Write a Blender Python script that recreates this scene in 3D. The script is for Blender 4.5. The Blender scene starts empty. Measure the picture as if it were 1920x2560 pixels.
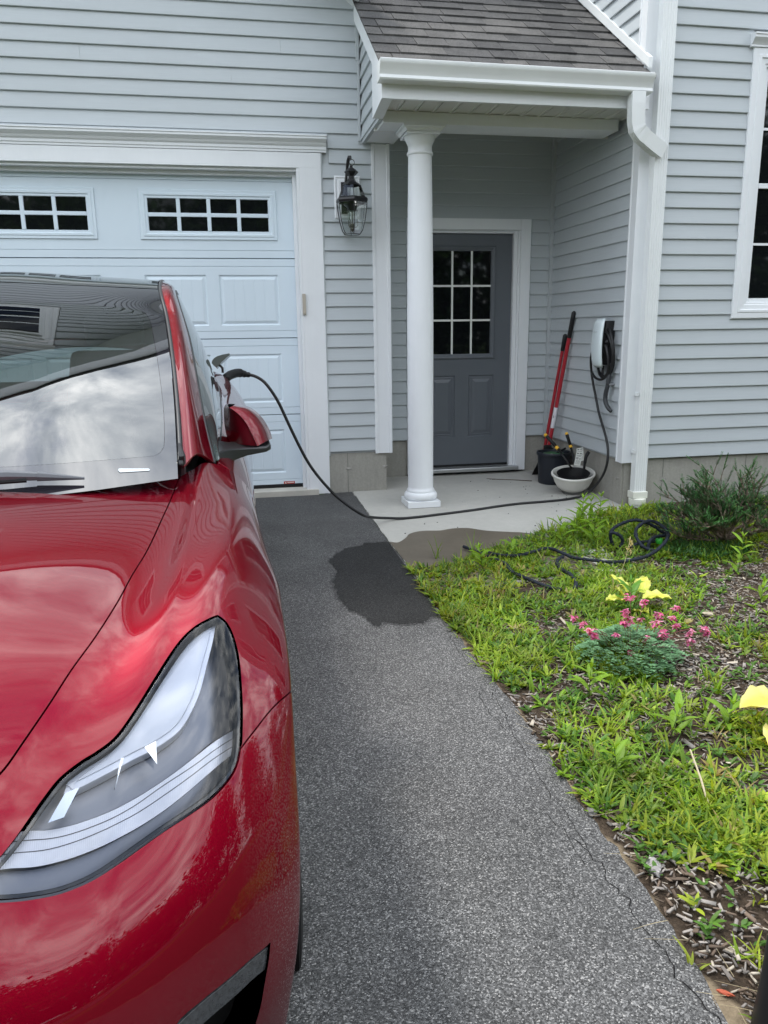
import bpy, bmesh, math, random
import numpy as np
from math import sin, cos, pi, radians, sqrt, atan2
from mathutils import Vector, Matrix
from mathutils.geometry import delaunay_2d_cdt
random.seed(7); rng = np.random.default_rng(11)
scene = bpy.context.scene
COL = scene.collection
# ---------------------------------------------------------------- camera
cam_d = bpy.data.cameras.new('camera'); cam = bpy.data.objects.new('camera', cam_d); COL.objects.link(cam)
scene.camera = cam
yaw, pitch, roll = 0.18673, 0.23037, -0.01306
fw = Vector((sin(yaw)*cos(pitch), cos(yaw)*cos(pitch), -sin(pitch)))
r0 = Vector((cos(yaw), -sin(yaw), 0)); u0 = r0.cross(fw)
rr = r0*cos(roll) + u0*sin(roll); uu = -r0*sin(roll) + u0*cos(roll)
cam.matrix_world = Matrix(((rr.x, uu.x, -fw.x, 0), (rr.y, uu.y, -fw.y, -6.0987), (rr.z, uu.z, -fw.z, 1.2154), (0, 0, 0, 1)))
cam_d.sensor_fit = 'VERTICAL'; cam_d.sensor_height = 36; cam_d.lens = 1940/2560*36
cam_d.clip_start = .03; cam_d.clip_end = 400
# ---------------------------------------------------------------- sky
SUN_EL, SUN_AZ = radians(60), radians(-48)       # azimuth from +y towards +x
world = bpy.data.worlds.new('World'); scene.world = world; world.use_nodes = True
wn, wl = world.node_tree.nodes, world.node_tree.links
for n in list(wn): wn.remove(n)
wo = wn.new('ShaderNodeOutputWorld'); bg = wn.new('ShaderNodeBackground'); bg.inputs['Strength'].default_value = .1
sky = wn.new('ShaderNodeTexSky'); sky.sky_type = 'NISHITA'; sky.sun_disc = False
sky.sun_elevation = SUN_EL; sky.sun_rotation = SUN_AZ; sky.air_density = 1.0; sky.dust_density = .8; sky.ozone_density = 1.2
tc = wn.new('ShaderNodeTexCoord'); sep = wn.new('ShaderNodeSeparateXYZ'); wl.new(tc.outputs['Generated'], sep.inputs[0])
def wmath(op, a, b=None):
    m = wn.new('ShaderNodeMath'); m.operation = op
    for i, v in enumerate((a, b)):
        if v is None: continue
        if isinstance(v, (int, float)): m.inputs[i].default_value = v
        else: wl.new(v, m.inputs[i])
    return m.outputs[0]
den = wmath('ADD', wmath('MAXIMUM', sep.outputs[2], 0.0), .22)
cx_ = wmath('DIVIDE', sep.outputs[0], den); cy_ = wmath('DIVIDE', sep.outputs[1], den)
cmb = wn.new('ShaderNodeCombineXYZ'); wl.new(cx_, cmb.inputs[0]); wl.new(cy_, cmb.inputs[1])
def wnoise(scale, det, rough, dist):
    n = wn.new('ShaderNodeTexNoise'); n.inputs['Scale'].default_value = scale; n.inputs['Detail'].default_value = det
    n.inputs['Roughness'].default_value = rough; n.inputs['Distortion'].default_value = dist
    wl.new(cmb.outputs[0], n.inputs['Vector']); return n.outputs['Fac']
n1 = wnoise(2.2, 9, .6, .5); n2 = wnoise(6.0, 7, .56, .35)
def wramp(fac, stops):
    r = wn.new('ShaderNodeValToRGB'); wl.new(fac, r.inputs[0]); e = r.color_ramp.elements
    e[0].position, e[0].color = stops[0]; e[1].position, e[1].color = stops[-1]
    for p, c in stops[1:-1]: k = e.new(p); k.color = c
    return r.outputs[0]
cover = wramp(n1, [(.36, (0,0,0,1)), (.50, (1,1,1,1))])
shade = wramp(n2, [(.34, (2.8,3.3,4.1,1)), (.50, (7.6,8.1,8.6,1)), (.64, (14.0,14.2,14.2,1))])
mix = wn.new('ShaderNodeMix'); mix.data_type = 'RGBA'
sgain = wn.new('ShaderNodeMix'); sgain.data_type = 'RGBA'; sgain.blend_type = 'MULTIPLY'; sgain.inputs[0].default_value = 1
wl.new(sky.outputs[0], sgain.inputs[6]); sgain.inputs[7].default_value = (1.0, 1.0, 1.0, 1)
wl.new(cover, mix.inputs[0]); wl.new(sgain.outputs[2], mix.inputs[6]); wl.new(shade, mix.inputs[7])
wl.new(mix.outputs[2], bg.inputs['Color']); wl.new(bg.outputs[0], wo.inputs['Surface'])
sun_d = bpy.data.lights.new('sun', 'SUN'); sun_d.energy = 1.0; sun_d.angle = radians(11); sun_d.color = (1, .96, .90)
sun = bpy.data.objects.new('sun', sun_d); COL.objects.link(sun)
sdir = Vector((sin(SUN_AZ)*cos(SUN_EL), cos(SUN_AZ)*cos(SUN_EL), sin(SUN_EL)))
sun.rotation_euler = sdir.to_track_quat('Z', 'Y').to_euler(); sun.location = (0, 0, 20)
vs = scene.view_settings; vs.view_transform = 'Standard'; vs.look = 'None'; vs.gamma = 1; vs.use_curve_mapping = False; vs.exposure = 1.54
scene.render.resolution_x, scene.render.resolution_y = 768, 1024
cy = scene.cycles; cy.max_bounces = 8; cy.transparent_max_bounces = 12; cy.glossy_bounces = 4; cy.diffuse_bounces = 4

# ---------------------------------------------------------------- helpers
class MB:
    def __init__(s): s.v = []; s.f = []
    def add(s, vs, fs):
        o = len(s.v); s.v += [tuple(p) for p in vs]; s.f += [tuple(i+o for i in f) for f in fs]
    def box(s, x0, x1, y0, y1, z0, z1):
        s.add([(x0,y0,z0),(x1,y0,z0),(x1,y1,z0),(x0,y1,z0),(x0,y0,z1),(x1,y0,z1),(x1,y1,z1),(x0,y1,z1)],
              [(0,3,2,1),(4,5,6,7),(0,1,5,4),(1,2,6,5),(2,3,7,6),(3,0,4,7)])
    def quad(s, a, b, c, d): s.add([a, b, c, d], [(0, 1, 2, 3)])
    def poly(s, ps): s.add(ps, [tuple(range(len(ps)))])
    def extrude(s, prof, p0, p1, cap=True):     # prof: list of 3-vectors relative to p0 / p1
        n = len(prof); a = [Vector(p0)+Vector(q) for q in prof]; b = [Vector(p1)+Vector(q) for q in prof]
        s.add(a+b, [(i, (i+1) % n, n+(i+1) % n, n+i) for i in range(n)] + ([tuple(range(n))[::-1], tuple(range(n, 2*n))] if cap else []))
    def tube(s, pts, r, seg=10, cap=True):
        pts = [Vector(p) for p in pts]; n = len(pts); rs = r if isinstance(r, (list, tuple)) else [r]*n
        up = None; rings = []
        for i, p in enumerate(pts):
            t = (pts[min(i+1, n-1)]-pts[max(i-1, 0)])
            if t.length < 1e-9: t = Vector((0, 0, 1))
            t.normalize()
            if up is None:
                up = Vector((0, 0, 1)) if abs(t.z) < .9 else Vector((1, 0, 0))
            a = t.cross(up)
            if a.length < 1e-6: a = t.cross(Vector((0, 1, 0)))
            a.normalize(); b = a.cross(t); up = b
            rings.append([p + a*cos(2*pi*k/seg)*rs[i] + b*sin(2*pi*k/seg)*rs[i] for k in range(seg)])
        vs = [q for rg in rings for q in rg]
        fs = [(i*seg+k, i*seg+(k+1) % seg, (i+1)*seg+(k+1) % seg, (i+1)*seg+k) for i in range(n-1) for k in range(seg)]
        if cap: fs += [tuple(range(seg))[::-1], tuple(range((n-1)*seg, n*seg))]
        s.add(vs, fs)
    def lathe(s, prof, c=(0, 0, 0), seg=32, axis='z', caps=False):   # prof: (radius, height)
        vs = []; n = len(prof)
        for r, h in prof:
            for k in range(seg):
                a = 2*pi*k/seg
                if axis == 'z': vs.append((c[0]+r*cos(a), c[1]+r*sin(a), c[2]+h))
                else: vs.append((c[0]+h, c[1]+r*cos(a), c[2]+r*sin(a)))
        fs = [(i*seg+k, i*seg+(k+1) % seg, (i+1)*seg+(k+1) % seg, (i+1)*seg+k) for i in range(n-1) for k in range(seg)]
        if caps: fs += [tuple(range(seg))[::-1], tuple(range((n-1)*seg, n*seg))]
        s.add(vs, fs)
    def build(s, name, mt, parent=None, smooth=False, bevel=0, angle=40, fix=True):
        me = bpy.data.meshes.new(name); me.from_pydata(s.v, [], s.f); me.update()
        if fix:
            bm = bmesh.new(); bm.from_mesh(me); bmesh.ops.recalc_face_normals(bm, faces=bm.faces); bm.to_mesh(me); bm.free()
        return put(name, me, mt, parent, smooth, bevel, angle)
def put(name, me, mt, parent=None, smooth=False, bevel=0, angle=40):
    if mt and not me.materials: me.materials.append(mt)
    o = bpy.data.objects.new(name, me); COL.objects.link(o)
    if parent: o.parent = parent; o.matrix_parent_inverse = parent.matrix_world.inverted()
    if smooth:
        me.polygons.foreach_set('use_smooth', [True]*len(me.polygons))
        if smooth != 'all': me.set_sharp_from_angle(angle=radians(angle))
    if bevel:
        b = o.modifiers.new('bevel', 'BEVEL'); b.width = bevel; b.segments = 2; b.limit_method = 'ANGLE'; b.angle_limit = radians(40)
        b.harden_normals = False
    return o
def empty(name, label, cat, loc=(0, 0, 0), group=None):
    o = bpy.data.objects.new(name, None); COL.objects.link(o); o.location = loc; o.empty_display_size = .1
    o.matrix_world = Matrix.Translation(loc)
    return tag(o, label, cat, group)
def tag(o, label=None, cat=None, group=None, kind=None):
    if label: o['label'] = label
    if cat: o['category'] = cat
    if group: o['group'] = group
    if kind: o['kind'] = kind
    return o
def copy_thing(o, label=None):          # a thing, its parts and their sub-parts
    def cp(q, par):
        c = q.copy(); COL.objects.link(c); c.parent = par
        for ch in list(q.children): cp(ch, c)
        return c
    c = cp(o, None)
    if label: c['label'] = label
    return c
def spline(pts, step=6, closed=False):
    n = len(pts); out = []
    R = range(n if closed else n-1)
    for i in R:
        p1, p2 = pts[i], pts[(i+1) % n]
        p0 = pts[i-1] if (closed or i > 0) else tuple(2*a-b for a, b in zip(p1, p2))
        p3 = pts[(i+2) % n] if (closed or i+2 < n) else tuple(2*b-a for a, b in zip(p1, p2))
        for k in range(step): out.append(_cr(p0, p1, p2, p3, k/step))
    if not closed: out.append(tuple(pts[-1]))
    return out
def _cr(p0, p1, p2, p3, t):
    t2 = t*t; t3 = t2*t
    return tuple(.5*((2*b)+(-a+c)*t+(2*a-5*b+4*c-d)*t2+(-a+3*b-3*c+d)*t3) for a, b, c, d in zip(p0, p1, p2, p3))
def gz(y): return -.058 + .0125*min(y, 1)       # the ground falls gently away from the house

# ---------------------------------------------------------------- materials
def mat(name, color, rough=.5, spec=.5, metal=0, coat=0, coat_rough=.03, noise=None, bump=None, sheen=0, ior=None, emis=None):
    m = bpy.data.materials.new(name); m.use_nodes = True; nt = m.node_tree; b = nt.nodes['Principled BSDF']
    b.inputs['Base Color'].default_value = (*color, 1); b.inputs['Roughness'].default_value = rough
    b.inputs['Specular IOR Level'].default_value = spec; b.inputs['Metallic'].default_value = metal
    b.inputs['Coat Weight'].default_value = coat; b.inputs['Coat Roughness'].default_value = coat_rough
    if ior: b.inputs['IOR'].default_value = ior
    L = nt.links; tcn = nt.nodes.new('ShaderNodeTexCoord')
    def tex(kind, scale, vec=None, det=4, rough_=.6, dist=0):
        mp = nt.nodes.new('ShaderNodeMapping'); L.new(tcn.outputs['Object'], mp.inputs[0])
        mp.inputs['Scale'].default_value = vec or (1, 1, 1)
        if kind == 'noise':
            t = nt.nodes.new('ShaderNodeTexNoise'); t.inputs['Detail'].default_value = det; t.inputs['Roughness'].default_value = rough_; t.inputs['Distortion'].default_value = dist
        else: t = nt.nodes.new('ShaderNodeTexVoronoi')
        t.inputs['Scale'].default_value = scale; L.new(mp.outputs[0], t.inputs['Vector']); return t
    m['_'] = 0
    if noise:     # list of (scale, vec, amount, dark, light)
        cur = None
        for sc, vec, amt, lo, hi in noise:
            t = tex('noise', sc, vec); mr = nt.nodes.new('ShaderNodeMapRange'); mr.inputs[1].default_value = .3; mr.inputs[2].default_value = .7
            L.new(t.outputs['Fac'], mr.inputs[0])
            mx = nt.nodes.new('ShaderNodeMix'); mx.data_type = 'RGBA'
            mx.inputs[6].default_value = (*[c*lo for c in color], 1); mx.inputs[7].default_value = (*[c*hi for c in color], 1)
            L.new(mr.outputs[0], mx.inputs[0])
            if cur is None: cur = mx.outputs[2]
            else:
                m2 = nt.nodes.new('ShaderNodeMix'); m2.data_type = 'RGBA'; m2.inputs[0].default_value = amt
                L.new(cur, m2.inputs[6]); L.new(mx.outputs[2], m2.inputs[7]); cur = m2.outputs[2]
        L.new(cur, b.inputs['Base Color'])
    if bump:      # (scale, vec, strength, distance)
        t = tex('noise', bump[0], bump[1], 5); bp = nt.nodes.new('ShaderNodeBump'); bp.inputs['Strength'].default_value = bump[2]
        bp.inputs['Distance'].default_value = bump[3]; L.new(t.outputs['Fac'], bp.inputs['Height']); L.new(bp.outputs[0], b.inputs['Normal'])
    if emis: b.inputs['Emission Color'].default_value = (*emis[0], 1); b.inputs['Emission Strength'].default_value = emis[1]
    del m['_']
    return m
def glass_mat(name, tint, ior=1.5, rough=0.0, base=0.0):
    m = bpy.data.materials.new(name); m.use_nodes = True; nt = m.node_tree; N = nt.nodes; L = nt.links
    for n in list(N): N.remove(n)
    o = N.new('ShaderNodeOutputMaterial'); g = N.new('ShaderNodeBsdfGlossy'); t = N.new('ShaderNodeBsdfTransparent'); f = N.new('ShaderNodeFresnel')
    g.inputs['Roughness'].default_value = rough; t.inputs[0].default_value = (*tint, 1); f.inputs[0].default_value = ior
    mx = N.new('ShaderNodeMixShader'); ma = N.new('ShaderNodeMath'); ma.operation = 'ADD'; ma.inputs[1].default_value = base; ma.use_clamp = True
    L.new(f.outputs[0], ma.inputs[0]); L.new(ma.outputs[0], mx.inputs[0]); L.new(t.outputs[0], mx.inputs[1]); L.new(g.outputs[0], mx.inputs[2]); L.new(mx.outputs[0], o.inputs[0])
    return m
M = {}
M['siding'] = mat('siding', (.47,.505,.525), .55, .35, noise=[(1.1,(1,1,1),1,.96,1.04),(90,(.05,1,2),.35,.9,1.08)], bump=(60,(.06,1,1.6),.25,.002))
M['siding_side'] = mat('siding_side', (.47,.505,.525), .55, .35, noise=[(1.1,(1,1,1),1,.96,1.04),(90,(1,.05,2),.35,.9,1.08)], bump=(60,(1,.06,1.6),.25,.002))
M['siding_trim'] = mat('siding_trim', (.46,.49,.505), .5, .4)
M['white'] = mat('white_trim', (.76,.78,.80), .42, .4, noise=[(3,(1,1,1),1,.97,1.03),(60,(1,1,.1),.25,.95,1.03)])
M['white_metal'] = mat('white_metal', (.78,.80,.80), .3, .5, noise=[(2,(1,1,.6),1,.94,1.03)])
M['pvc'] = mat('cream_plastic', (.78,.78,.70), .35, .4)
M['door_white'] = mat('garage_door_paint', (.64,.73,.80), .4, .4, noise=[(1.3,(1,1,1),1,.98,1.03)], bump=(70,(.08,1,1.5),.22,.0015))
M['concrete'] = mat('foundation_concrete', (.34,.33,.295), .9, .2, noise=[(2.2,(1,1,1),1,.72,1.2),(9,(3,3,.4),.45,.78,1.15),(60,(1,1,1),.3,.7,1.15)], bump=(40,(1,1,.6),.5,.006))
M['black_metal'] = mat('black_metal', (.012,.012,.014), .35, .5)
M['black_plastic'] = mat('black_plastic', (.008,.008,.009), .45, .35)
M['gray_plastic'] = mat('gray_plastic', (.035,.038,.042), .4, .4)
M['pane'] = mat('dark_pane', (.006,.007,.008), .03, .5, ior=1.5)
M['entry_paint'] = mat('slate_blue_paint', (.112,.124,.140), .38, .4, noise=[(1.6,(1,1,1),1,.93,1.05),(70,(1,1,.15),.2,.92,1.05)])
M['alu'] = mat('aluminium', (.45,.46,.46), .35, .5, metal=.7)
M['rubber'] = mat('rubber', (.010,.010,.011), .7, .3, bump=(120,(1,1,1),.3,.001))
M['clear'] = glass_mat('clear_glass', (.93,.96,.95), 1.5, 0, .02)
M['yellow'] = mat('yellow_plastic', (.75,.42,.03), .4, .4)
M['red_paint_tool'] = mat('red_handle_paint', (.38,.018,.03), .3, .5, noise=[(12,(1,1,1),1,.9,1.1)])
M['label_white'] = mat('label_white', (.72,.70,.74), .5, .3)
M['paper'] = mat('paper', (.75,.76,.72), .6, .2)
M['ink'] = mat('ink', (.02,.02,.02), .5, .2)
M['dark_room'] = mat('dark_room', (.012,.013,.014), .8, .2)
# ---------------------------------------------------------------- car surfaces
XC = -0.90            # car centre line (world x); points below are (half width, y, z)
S_ROWS = [
 [(0,-4.3,0.885),(0,-4.57,0.862),(0,-4.82,0.815),(0,-5.06,0.745),(0,-5.27,0.64),(0,-5.41,0.51),(0,-5.46,0.36),(0,-5.45,0.18),(0,-5.38,0.02)],
 [(0.36,-4.23,0.875),(0.355,-4.52,0.85),(0.35,-4.78,0.8),(0.345,-5.01,0.728),(0.34,-5.2,0.625),(0.34,-5.335,0.5),(0.34,-5.4,0.36),(0.34,-5.39,0.18),(0.34,-5.32,0.02)],
 [(0.725,-4.005,0.848),(0.705,-4.38,0.798),(0.675,-4.66,0.752),(0.635,-4.88,0.7),(0.585,-5.05,0.62),(0.565,-5.185,0.5),(0.56,-5.275,0.36),(0.56,-5.285,0.18),(0.56,-5.23,0.02)],
 [(0.815,-3.93,0.866),(0.805,-4.3,0.818),(0.79,-4.59,0.78),(0.765,-4.8,0.728),(0.735,-4.965,0.645),(0.716,-5.1,0.52),(0.712,-5.2,0.37),(0.71,-5.215,0.18),(0.71,-5.16,0.02)],
 [(0.9,-3.84,0.805),(0.892,-4.2,0.806),(0.875,-4.53,0.79),(0.857,-4.74,0.748),(0.842,-4.91,0.665),(0.838,-5.035,0.53),(0.837,-5.115,0.38),(0.822,-5.13,0.19),(0.79,-5.09,0.02)],
 [(0.945,-3.82,0.7),(0.948,-4.17,0.725),(0.948,-4.49,0.73),(0.935,-4.695,0.702),(0.923,-4.86,0.635),(0.915,-4.975,0.52),(0.912,-5.045,0.38),(0.9,-5.06,0.2),(0.875,-5.03,0.02)],
 [(0.955,-3.8,0.52),(0.961,-4.13,0.56),(0.972,-4.42,0.668),(0.968,-4.62,0.678),(0.968,-4.8,0.618),(0.964,-4.91,0.515),(0.961,-4.985,0.38),(0.950,-5,0.22),(0.925,-4.98,0.04)],
 [(0.945,-3.8,0.2),(0.957,-4.185,0.34),(0.97,-4.37,0.59),(0.968,-4.58,0.652),(0.968,-4.76,0.607),(0.964,-4.885,0.508),(0.961,-4.955,0.37),(0.950,-4.975,0.24),(0.925,-4.95,0.06)]
]
def _cr(p0, p1, p2, p3, t):
    t2 = t*t; t3 = t2*t
    return tuple(.5*((2*b)+(-a+c)*t+(2*a-5*b+4*c-d)*t2+(-a+3*b-3*c+d)*t3) for a, b, c, d in zip(p0, p1, p2, p3))
def _ext(a, b):      # reflect a beyond b
    return tuple(2*y-x for x, y in zip(a, b))
def row_at(R, u):
    n = len(R)-1; i = min(max(int(u), 0), n-1); t = u-i
    p1, p2 = R[i], R[i+1]
    p0 = R[i-1] if i > 0 else _ext(p2, p1)
    p3 = R[i+2] if i+2 <= n else _ext(p1, p2)
    return _cr(p0, p1, p2, p3, t)
def surf(ROWS, u, v, mirror=True):
    n = len(ROWS)-1; j = min(max(int(v), 0), n-1); t = v-j
    p1, p2 = row_at(ROWS[j], u), row_at(ROWS[j+1], u)
    if j > 0: p0 = row_at(ROWS[j-1], u)
    else: p0 = (-p2[0], p2[1], p2[2]) if mirror else _ext(p2, p1)
    p3 = row_at(ROWS[j+2], u) if j+2 <= n else _ext(p1, p2)
    return _cr(p0, p1, p2, p3, t)
def S(u, v):
    p = surf(S_ROWS, u, v); return (XC+p[0], p[1], p[2])
# windscreen and roof
G_ROWS = [
 [(0,-4.27,.90),(0,-3.91,1.056),(0,-3.54,1.212),(0,-3.17,1.346),(0,-2.80,1.436),(0,-2.40,1.478),(0,-1.95,1.470),(0,-1.50,1.385),(0,-1.10,1.235),(0,-.90,1.14)],
 [(.38,-4.20,.895),(.365,-3.87,1.044),(.35,-3.51,1.193),(.335,-3.15,1.326),(.33,-2.78,1.418),(.325,-2.38,1.460),(.32,-1.95,1.448),(.31,-1.52,1.36),(.30,-1.12,1.21),(.30,-.92,1.12)],
 [(.756,-4.05,.893),(.737,-3.76,1.025),(.713,-3.48,1.149),(.683,-3.195,1.271),(.646,-2.93,1.380),(.622,-2.45,1.436),(.61,-1.95,1.39),(.60,-1.52,1.29),(.60,-1.15,1.14),(.61,-.95,1.06)],
]
def G(u, v):
    p = surf(G_ROWS, u, v); return (XC+p[0], p[1], p[2])
# pillar, roof rail and side glass
H_ROWS = [
 [(.757,-4.06,.880),(.737,-3.76,1.025),(.713,-3.48,1.149),(.683,-3.195,1.271),(.646,-2.93,1.380),(.622,-2.45,1.436),(.61,-1.95,1.39),(.60,-1.52,1.29),(.60,-1.15,1.14),(.61,-.95,1.06)],
 [(.795,-3.975,.902),(.772,-3.72,1.030),(.748,-3.46,1.150),(.720,-3.19,1.266),(.680,-2.92,1.384),(.655,-2.45,1.414),(.645,-1.95,1.372),(.64,-1.52,1.27),(.64,-1.18,1.13),(.65,-.98,1.05)],
 [(.836,-3.88,.858),(.808,-3.69,.962),(.780,-3.42,1.090),(.752,-3.16,1.205),(.702,-2.85,1.352),(.682,-2.45,1.376),(.672,-2.00,1.318),(.678,-1.60,1.212),(.70,-1.30,1.115),(.72,-1.05,1.03)],
 [(.838,-3.84,.862),(.836,-3.64,.888),(.828,-3.35,.965),(.806,-3.00,1.05),(.775,-2.70,1.150),(.750,-2.40,1.175),(.728,-2.05,1.155),(.715,-1.70,1.105),(.718,-1.45,1.05),(.73,-1.20,1.0)],
 [(.842,-3.83,.852),(.846,-3.60,.872),(.850,-3.30,.898),(.846,-2.95,.925),(.838,-2.60,.950),(.825,-2.28,.972),(.805,-2.00,.992),(.785,-1.75,1.010),(.772,-1.50,1.010),(.77,-1.25,.99)],
]
for i_ in range(10):       # the window glass bulges a little between rail and belt
    a_, b_ = H_ROWS[2][i_], H_ROWS[4][i_]; H_ROWS[3][i_] = ((a_[0]+b_[0])/2+.010, (a_[1]+b_[1])/2, (a_[2]+b_[2])/2+.004)
def H(u, v):
    p = surf(H_ROWS, u, v, False); return (XC+p[0], p[1], p[2])
# doors, rear quarter and tail
T_ROWS = [
 [(.842,-3.83,.852),(.850,-3.35,.896),(.838,-2.60,.948),(.805,-2.00,.992),(.775,-1.55,1.012),(.765,-1.22,.985),(.72,-.98,.955),(.60,-.82,.93),(.33,-.74,.925),(0,-.71,.925)],
 [(.895,-3.82,.800),(.900,-3.35,.835),(.895,-2.60,.870),(.896,-2.00,.905),(.876,-1.55,.945),(.845,-1.22,.935),(.79,-.97,.900),(.62,-.79,.875),(.33,-.705,.87),(0,-.685,.87)],
 [(.946,-3.81,.690),(.946,-3.35,.700),(.945,-2.60,.715),(.965,-2.00,.745),(.966,-1.55,.790),(.925,-1.22,.800),(.845,-.95,.780),(.64,-.77,.74),(.33,-.70,.73),(0,-.68,.73)],
 [(.956,-3.80,.500),(.952,-3.35,.500),(.952,-2.60,.510),(.975,-2.00,.560),(.980,-1.55,.630),(.945,-1.22,.640),(.86,-.93,.58),(.66,-.74,.52),(.33,-.66,.50),(0,-.64,.50)],
 [(.948,-3.80,.260),(.942,-3.35,.250),(.942,-2.60,.250),(.958,-2.00,.280),(.968,-1.55,.320),(.945,-1.22,.320),(.87,-.92,.30),(.66,-.73,.26),(.33,-.66,.25),(0,-.65,.25)],
 [(.915,-3.80,.080),(.912,-3.35,.080),(.912,-2.60,.080),(.925,-2.00,.080),(.935,-1.55,.080),(.92,-1.22,.08),(.84,-.95,.08),(.64,-.80,.08),(.33,-.74,.08),(0,-.72,.08)],
]
def T(u, v):
    p = surf(T_ROWS, u, v, False); return (XC+p[0], p[1], p[2])
def inside(pt, loop):
    x, y = pt; c = False; n = len(loop); j = n-1
    for i in range(n):
        xi, yi = loop[i]; xj, yj = loop[j]
        if (yi > y) != (yj > y) and x < (xj-xi)*(y-yi)/(yj-yi+1e-15)+xi: c = not c
        j = i
    return c
LENS_A = [[3.2337,3.9623],[3.3452,4.153],[3.5268,4.3073],[3.78,4.4237],[4.1219,4.4851],[4.3898,4.4916],[4.637,4.4555],[4.7816,4.3691],[4.8749,4.2192],[4.9568,3.9643],[5.001,3.6763],[5.0342,3.386],[5.0704,3.1475],[5.1018,2.9268],[5.1129,2.6956],[5.0771,2.4448],[4.9999,2.22],[4.9046,2.0253],[4.7964,1.8653]]
LENS_B = [[4.7042,1.8046],[4.6791,1.8883],[4.5989,1.9803],[4.5065,2.055],[4.4031,2.1206],[4.2946,2.1889],[4.1883,2.2769],[4.1327,2.4202],[4.116,2.5567],[4.0814,2.7012],[4.005,2.8041],[3.8379,2.933],[3.6277,3.0606],[3.4408,3.1921],[3.3156,3.3385],[3.259,3.5292],[3.2445,3.789],[3.2337,3.9623]]
HOOD_GAP = [[0.1501,2.0964],[0.5242,2.0889],[0.8749,2.0651],[1.4076,2.0502],[1.7881,2.0206],[2.1831,2.0144],[2.6631,1.9891],[3.0293,1.9449],[3.3947,1.9229],[3.694,1.8879],[3.9095,1.8355]]
FB_GAP = [[4.637,4.4555],[4.4977,4.7583],[4.352,5.1173],[4.2742,5.5078],[4.2355,6.0817]]
BLADE_A = [[3.159,3.9773],[3.4475,3.9559],[3.6745,3.8921],[3.9568,3.8049],[4.1225,3.6917],[4.2541,3.5296],[4.305,3.279],[4.3144,2.9544],[4.3138,2.6497],[4.3094,2.4706],[4.291,2.3383]]
BLADE_B = [[4.291,2.3383],[4.1791,2.3708],[4.1209,2.5587],[4.0331,2.7275],[3.9071,2.8397],[3.6861,2.9808],[3.4585,3.1272],[3.2548,3.3237],[3.1599,3.593],[3.159,3.9773]]
STRIP_A = [[4.4375,4.5257],[4.5471,3.8901],[4.629,3.346],[4.66,2.9349],[4.608,2.5438],[4.5358,2.295],[4.4556,2.1325],[4.4063,2.0052],[4.3583,1.8355]]
STRIP_B = [[4.6022,1.8499],[4.6697,2.0309],[4.7855,2.2722],[4.8693,2.5946],[4.9061,2.979],[4.8777,3.3788],[4.7818,3.8956],[4.6546,4.5191]]
STRIP_L1 = [[4.4871,1.8394],[4.5777,2.0597],[4.6922,2.3252],[4.7619,2.6627],[4.7869,3.056],[4.7395,3.4776],[4.6823,3.8905],[4.5892,4.5048]]
STRIP_L2 = [[4.4001,1.8332],[4.5082,2.0937],[4.6197,2.3403],[4.6863,2.6118],[4.721,2.9872],[4.664,3.3965],[4.6154,3.8889],[4.5143,4.5073]]
PROJ = [[-0.1695,-5.0214,0.599],[-0.1104,-4.9916,0.6099],[-0.2675,-5.0638,0.5912]]
VENT = [[6.5185,4.9962],[6.6685,4.9554],[6.8732,4.8679],[7.0486,4.8147],[7.2161,4.7308],[7.3473,4.6169],[7.5116,4.2201]]
VENT2 = [[7.5116,4.2201],[6.7336,3.4186],[6.4929,3.4709],[6.4706,3.7566],[6.4798,4.0254],[6.4848,4.3093],[6.4926,4.5785],[6.5202,4.9218],[6.5185,4.9962]]
TRIM = [[6.5682,5.0047],[6.6587,4.9804],[6.7568,4.959]]
TRIM2 = [[6.7568,4.959],[6.7204,4.6579],[6.71,4.3047],[6.6981,4.0174],[6.692,3.7914],[6.6903,3.626],[6.563,3.4304],[6.5173,3.5202],[6.5061,3.788],[6.5166,4.066],[6.5238,4.363],[6.5341,4.6444],[6.5682,5.0047]]
GLASS = [[0.1277,0.7994],[0.1243,0.928],[0.1163,1.1928],[0.1111,1.4921],[0.1066,1.7856],[0.1256,1.8467],[0.2,1.8805],[0.3086,1.8926],[0.6911,1.8948],[1.2268,1.8838],[1.9314,1.8628],[2.5543,1.839],[2.8494,1.8163],[3.036,1.7642],[3.0734,1.6572],[3.0545,1.5321],[2.9811,1.2709],[2.9178,0.9307],[2.8924,0.6793],[2.8751,0.4316],[2.8693,0.216]]
PILLAR_EDGE = [[4.312,1.9933],[3.1956,1.7119],[2.3751,1.7547],[1.5529,1.8451],[0.9275,1.969],[0.2181,1.8294]]
STICKER = [[-0.0495,1.6043],[-0.0242,1.6084],[-0.0676,1.7907],[-0.0913,1.7981],[-0.1167,1.7907],[-0.0785,1.6169]]
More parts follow.
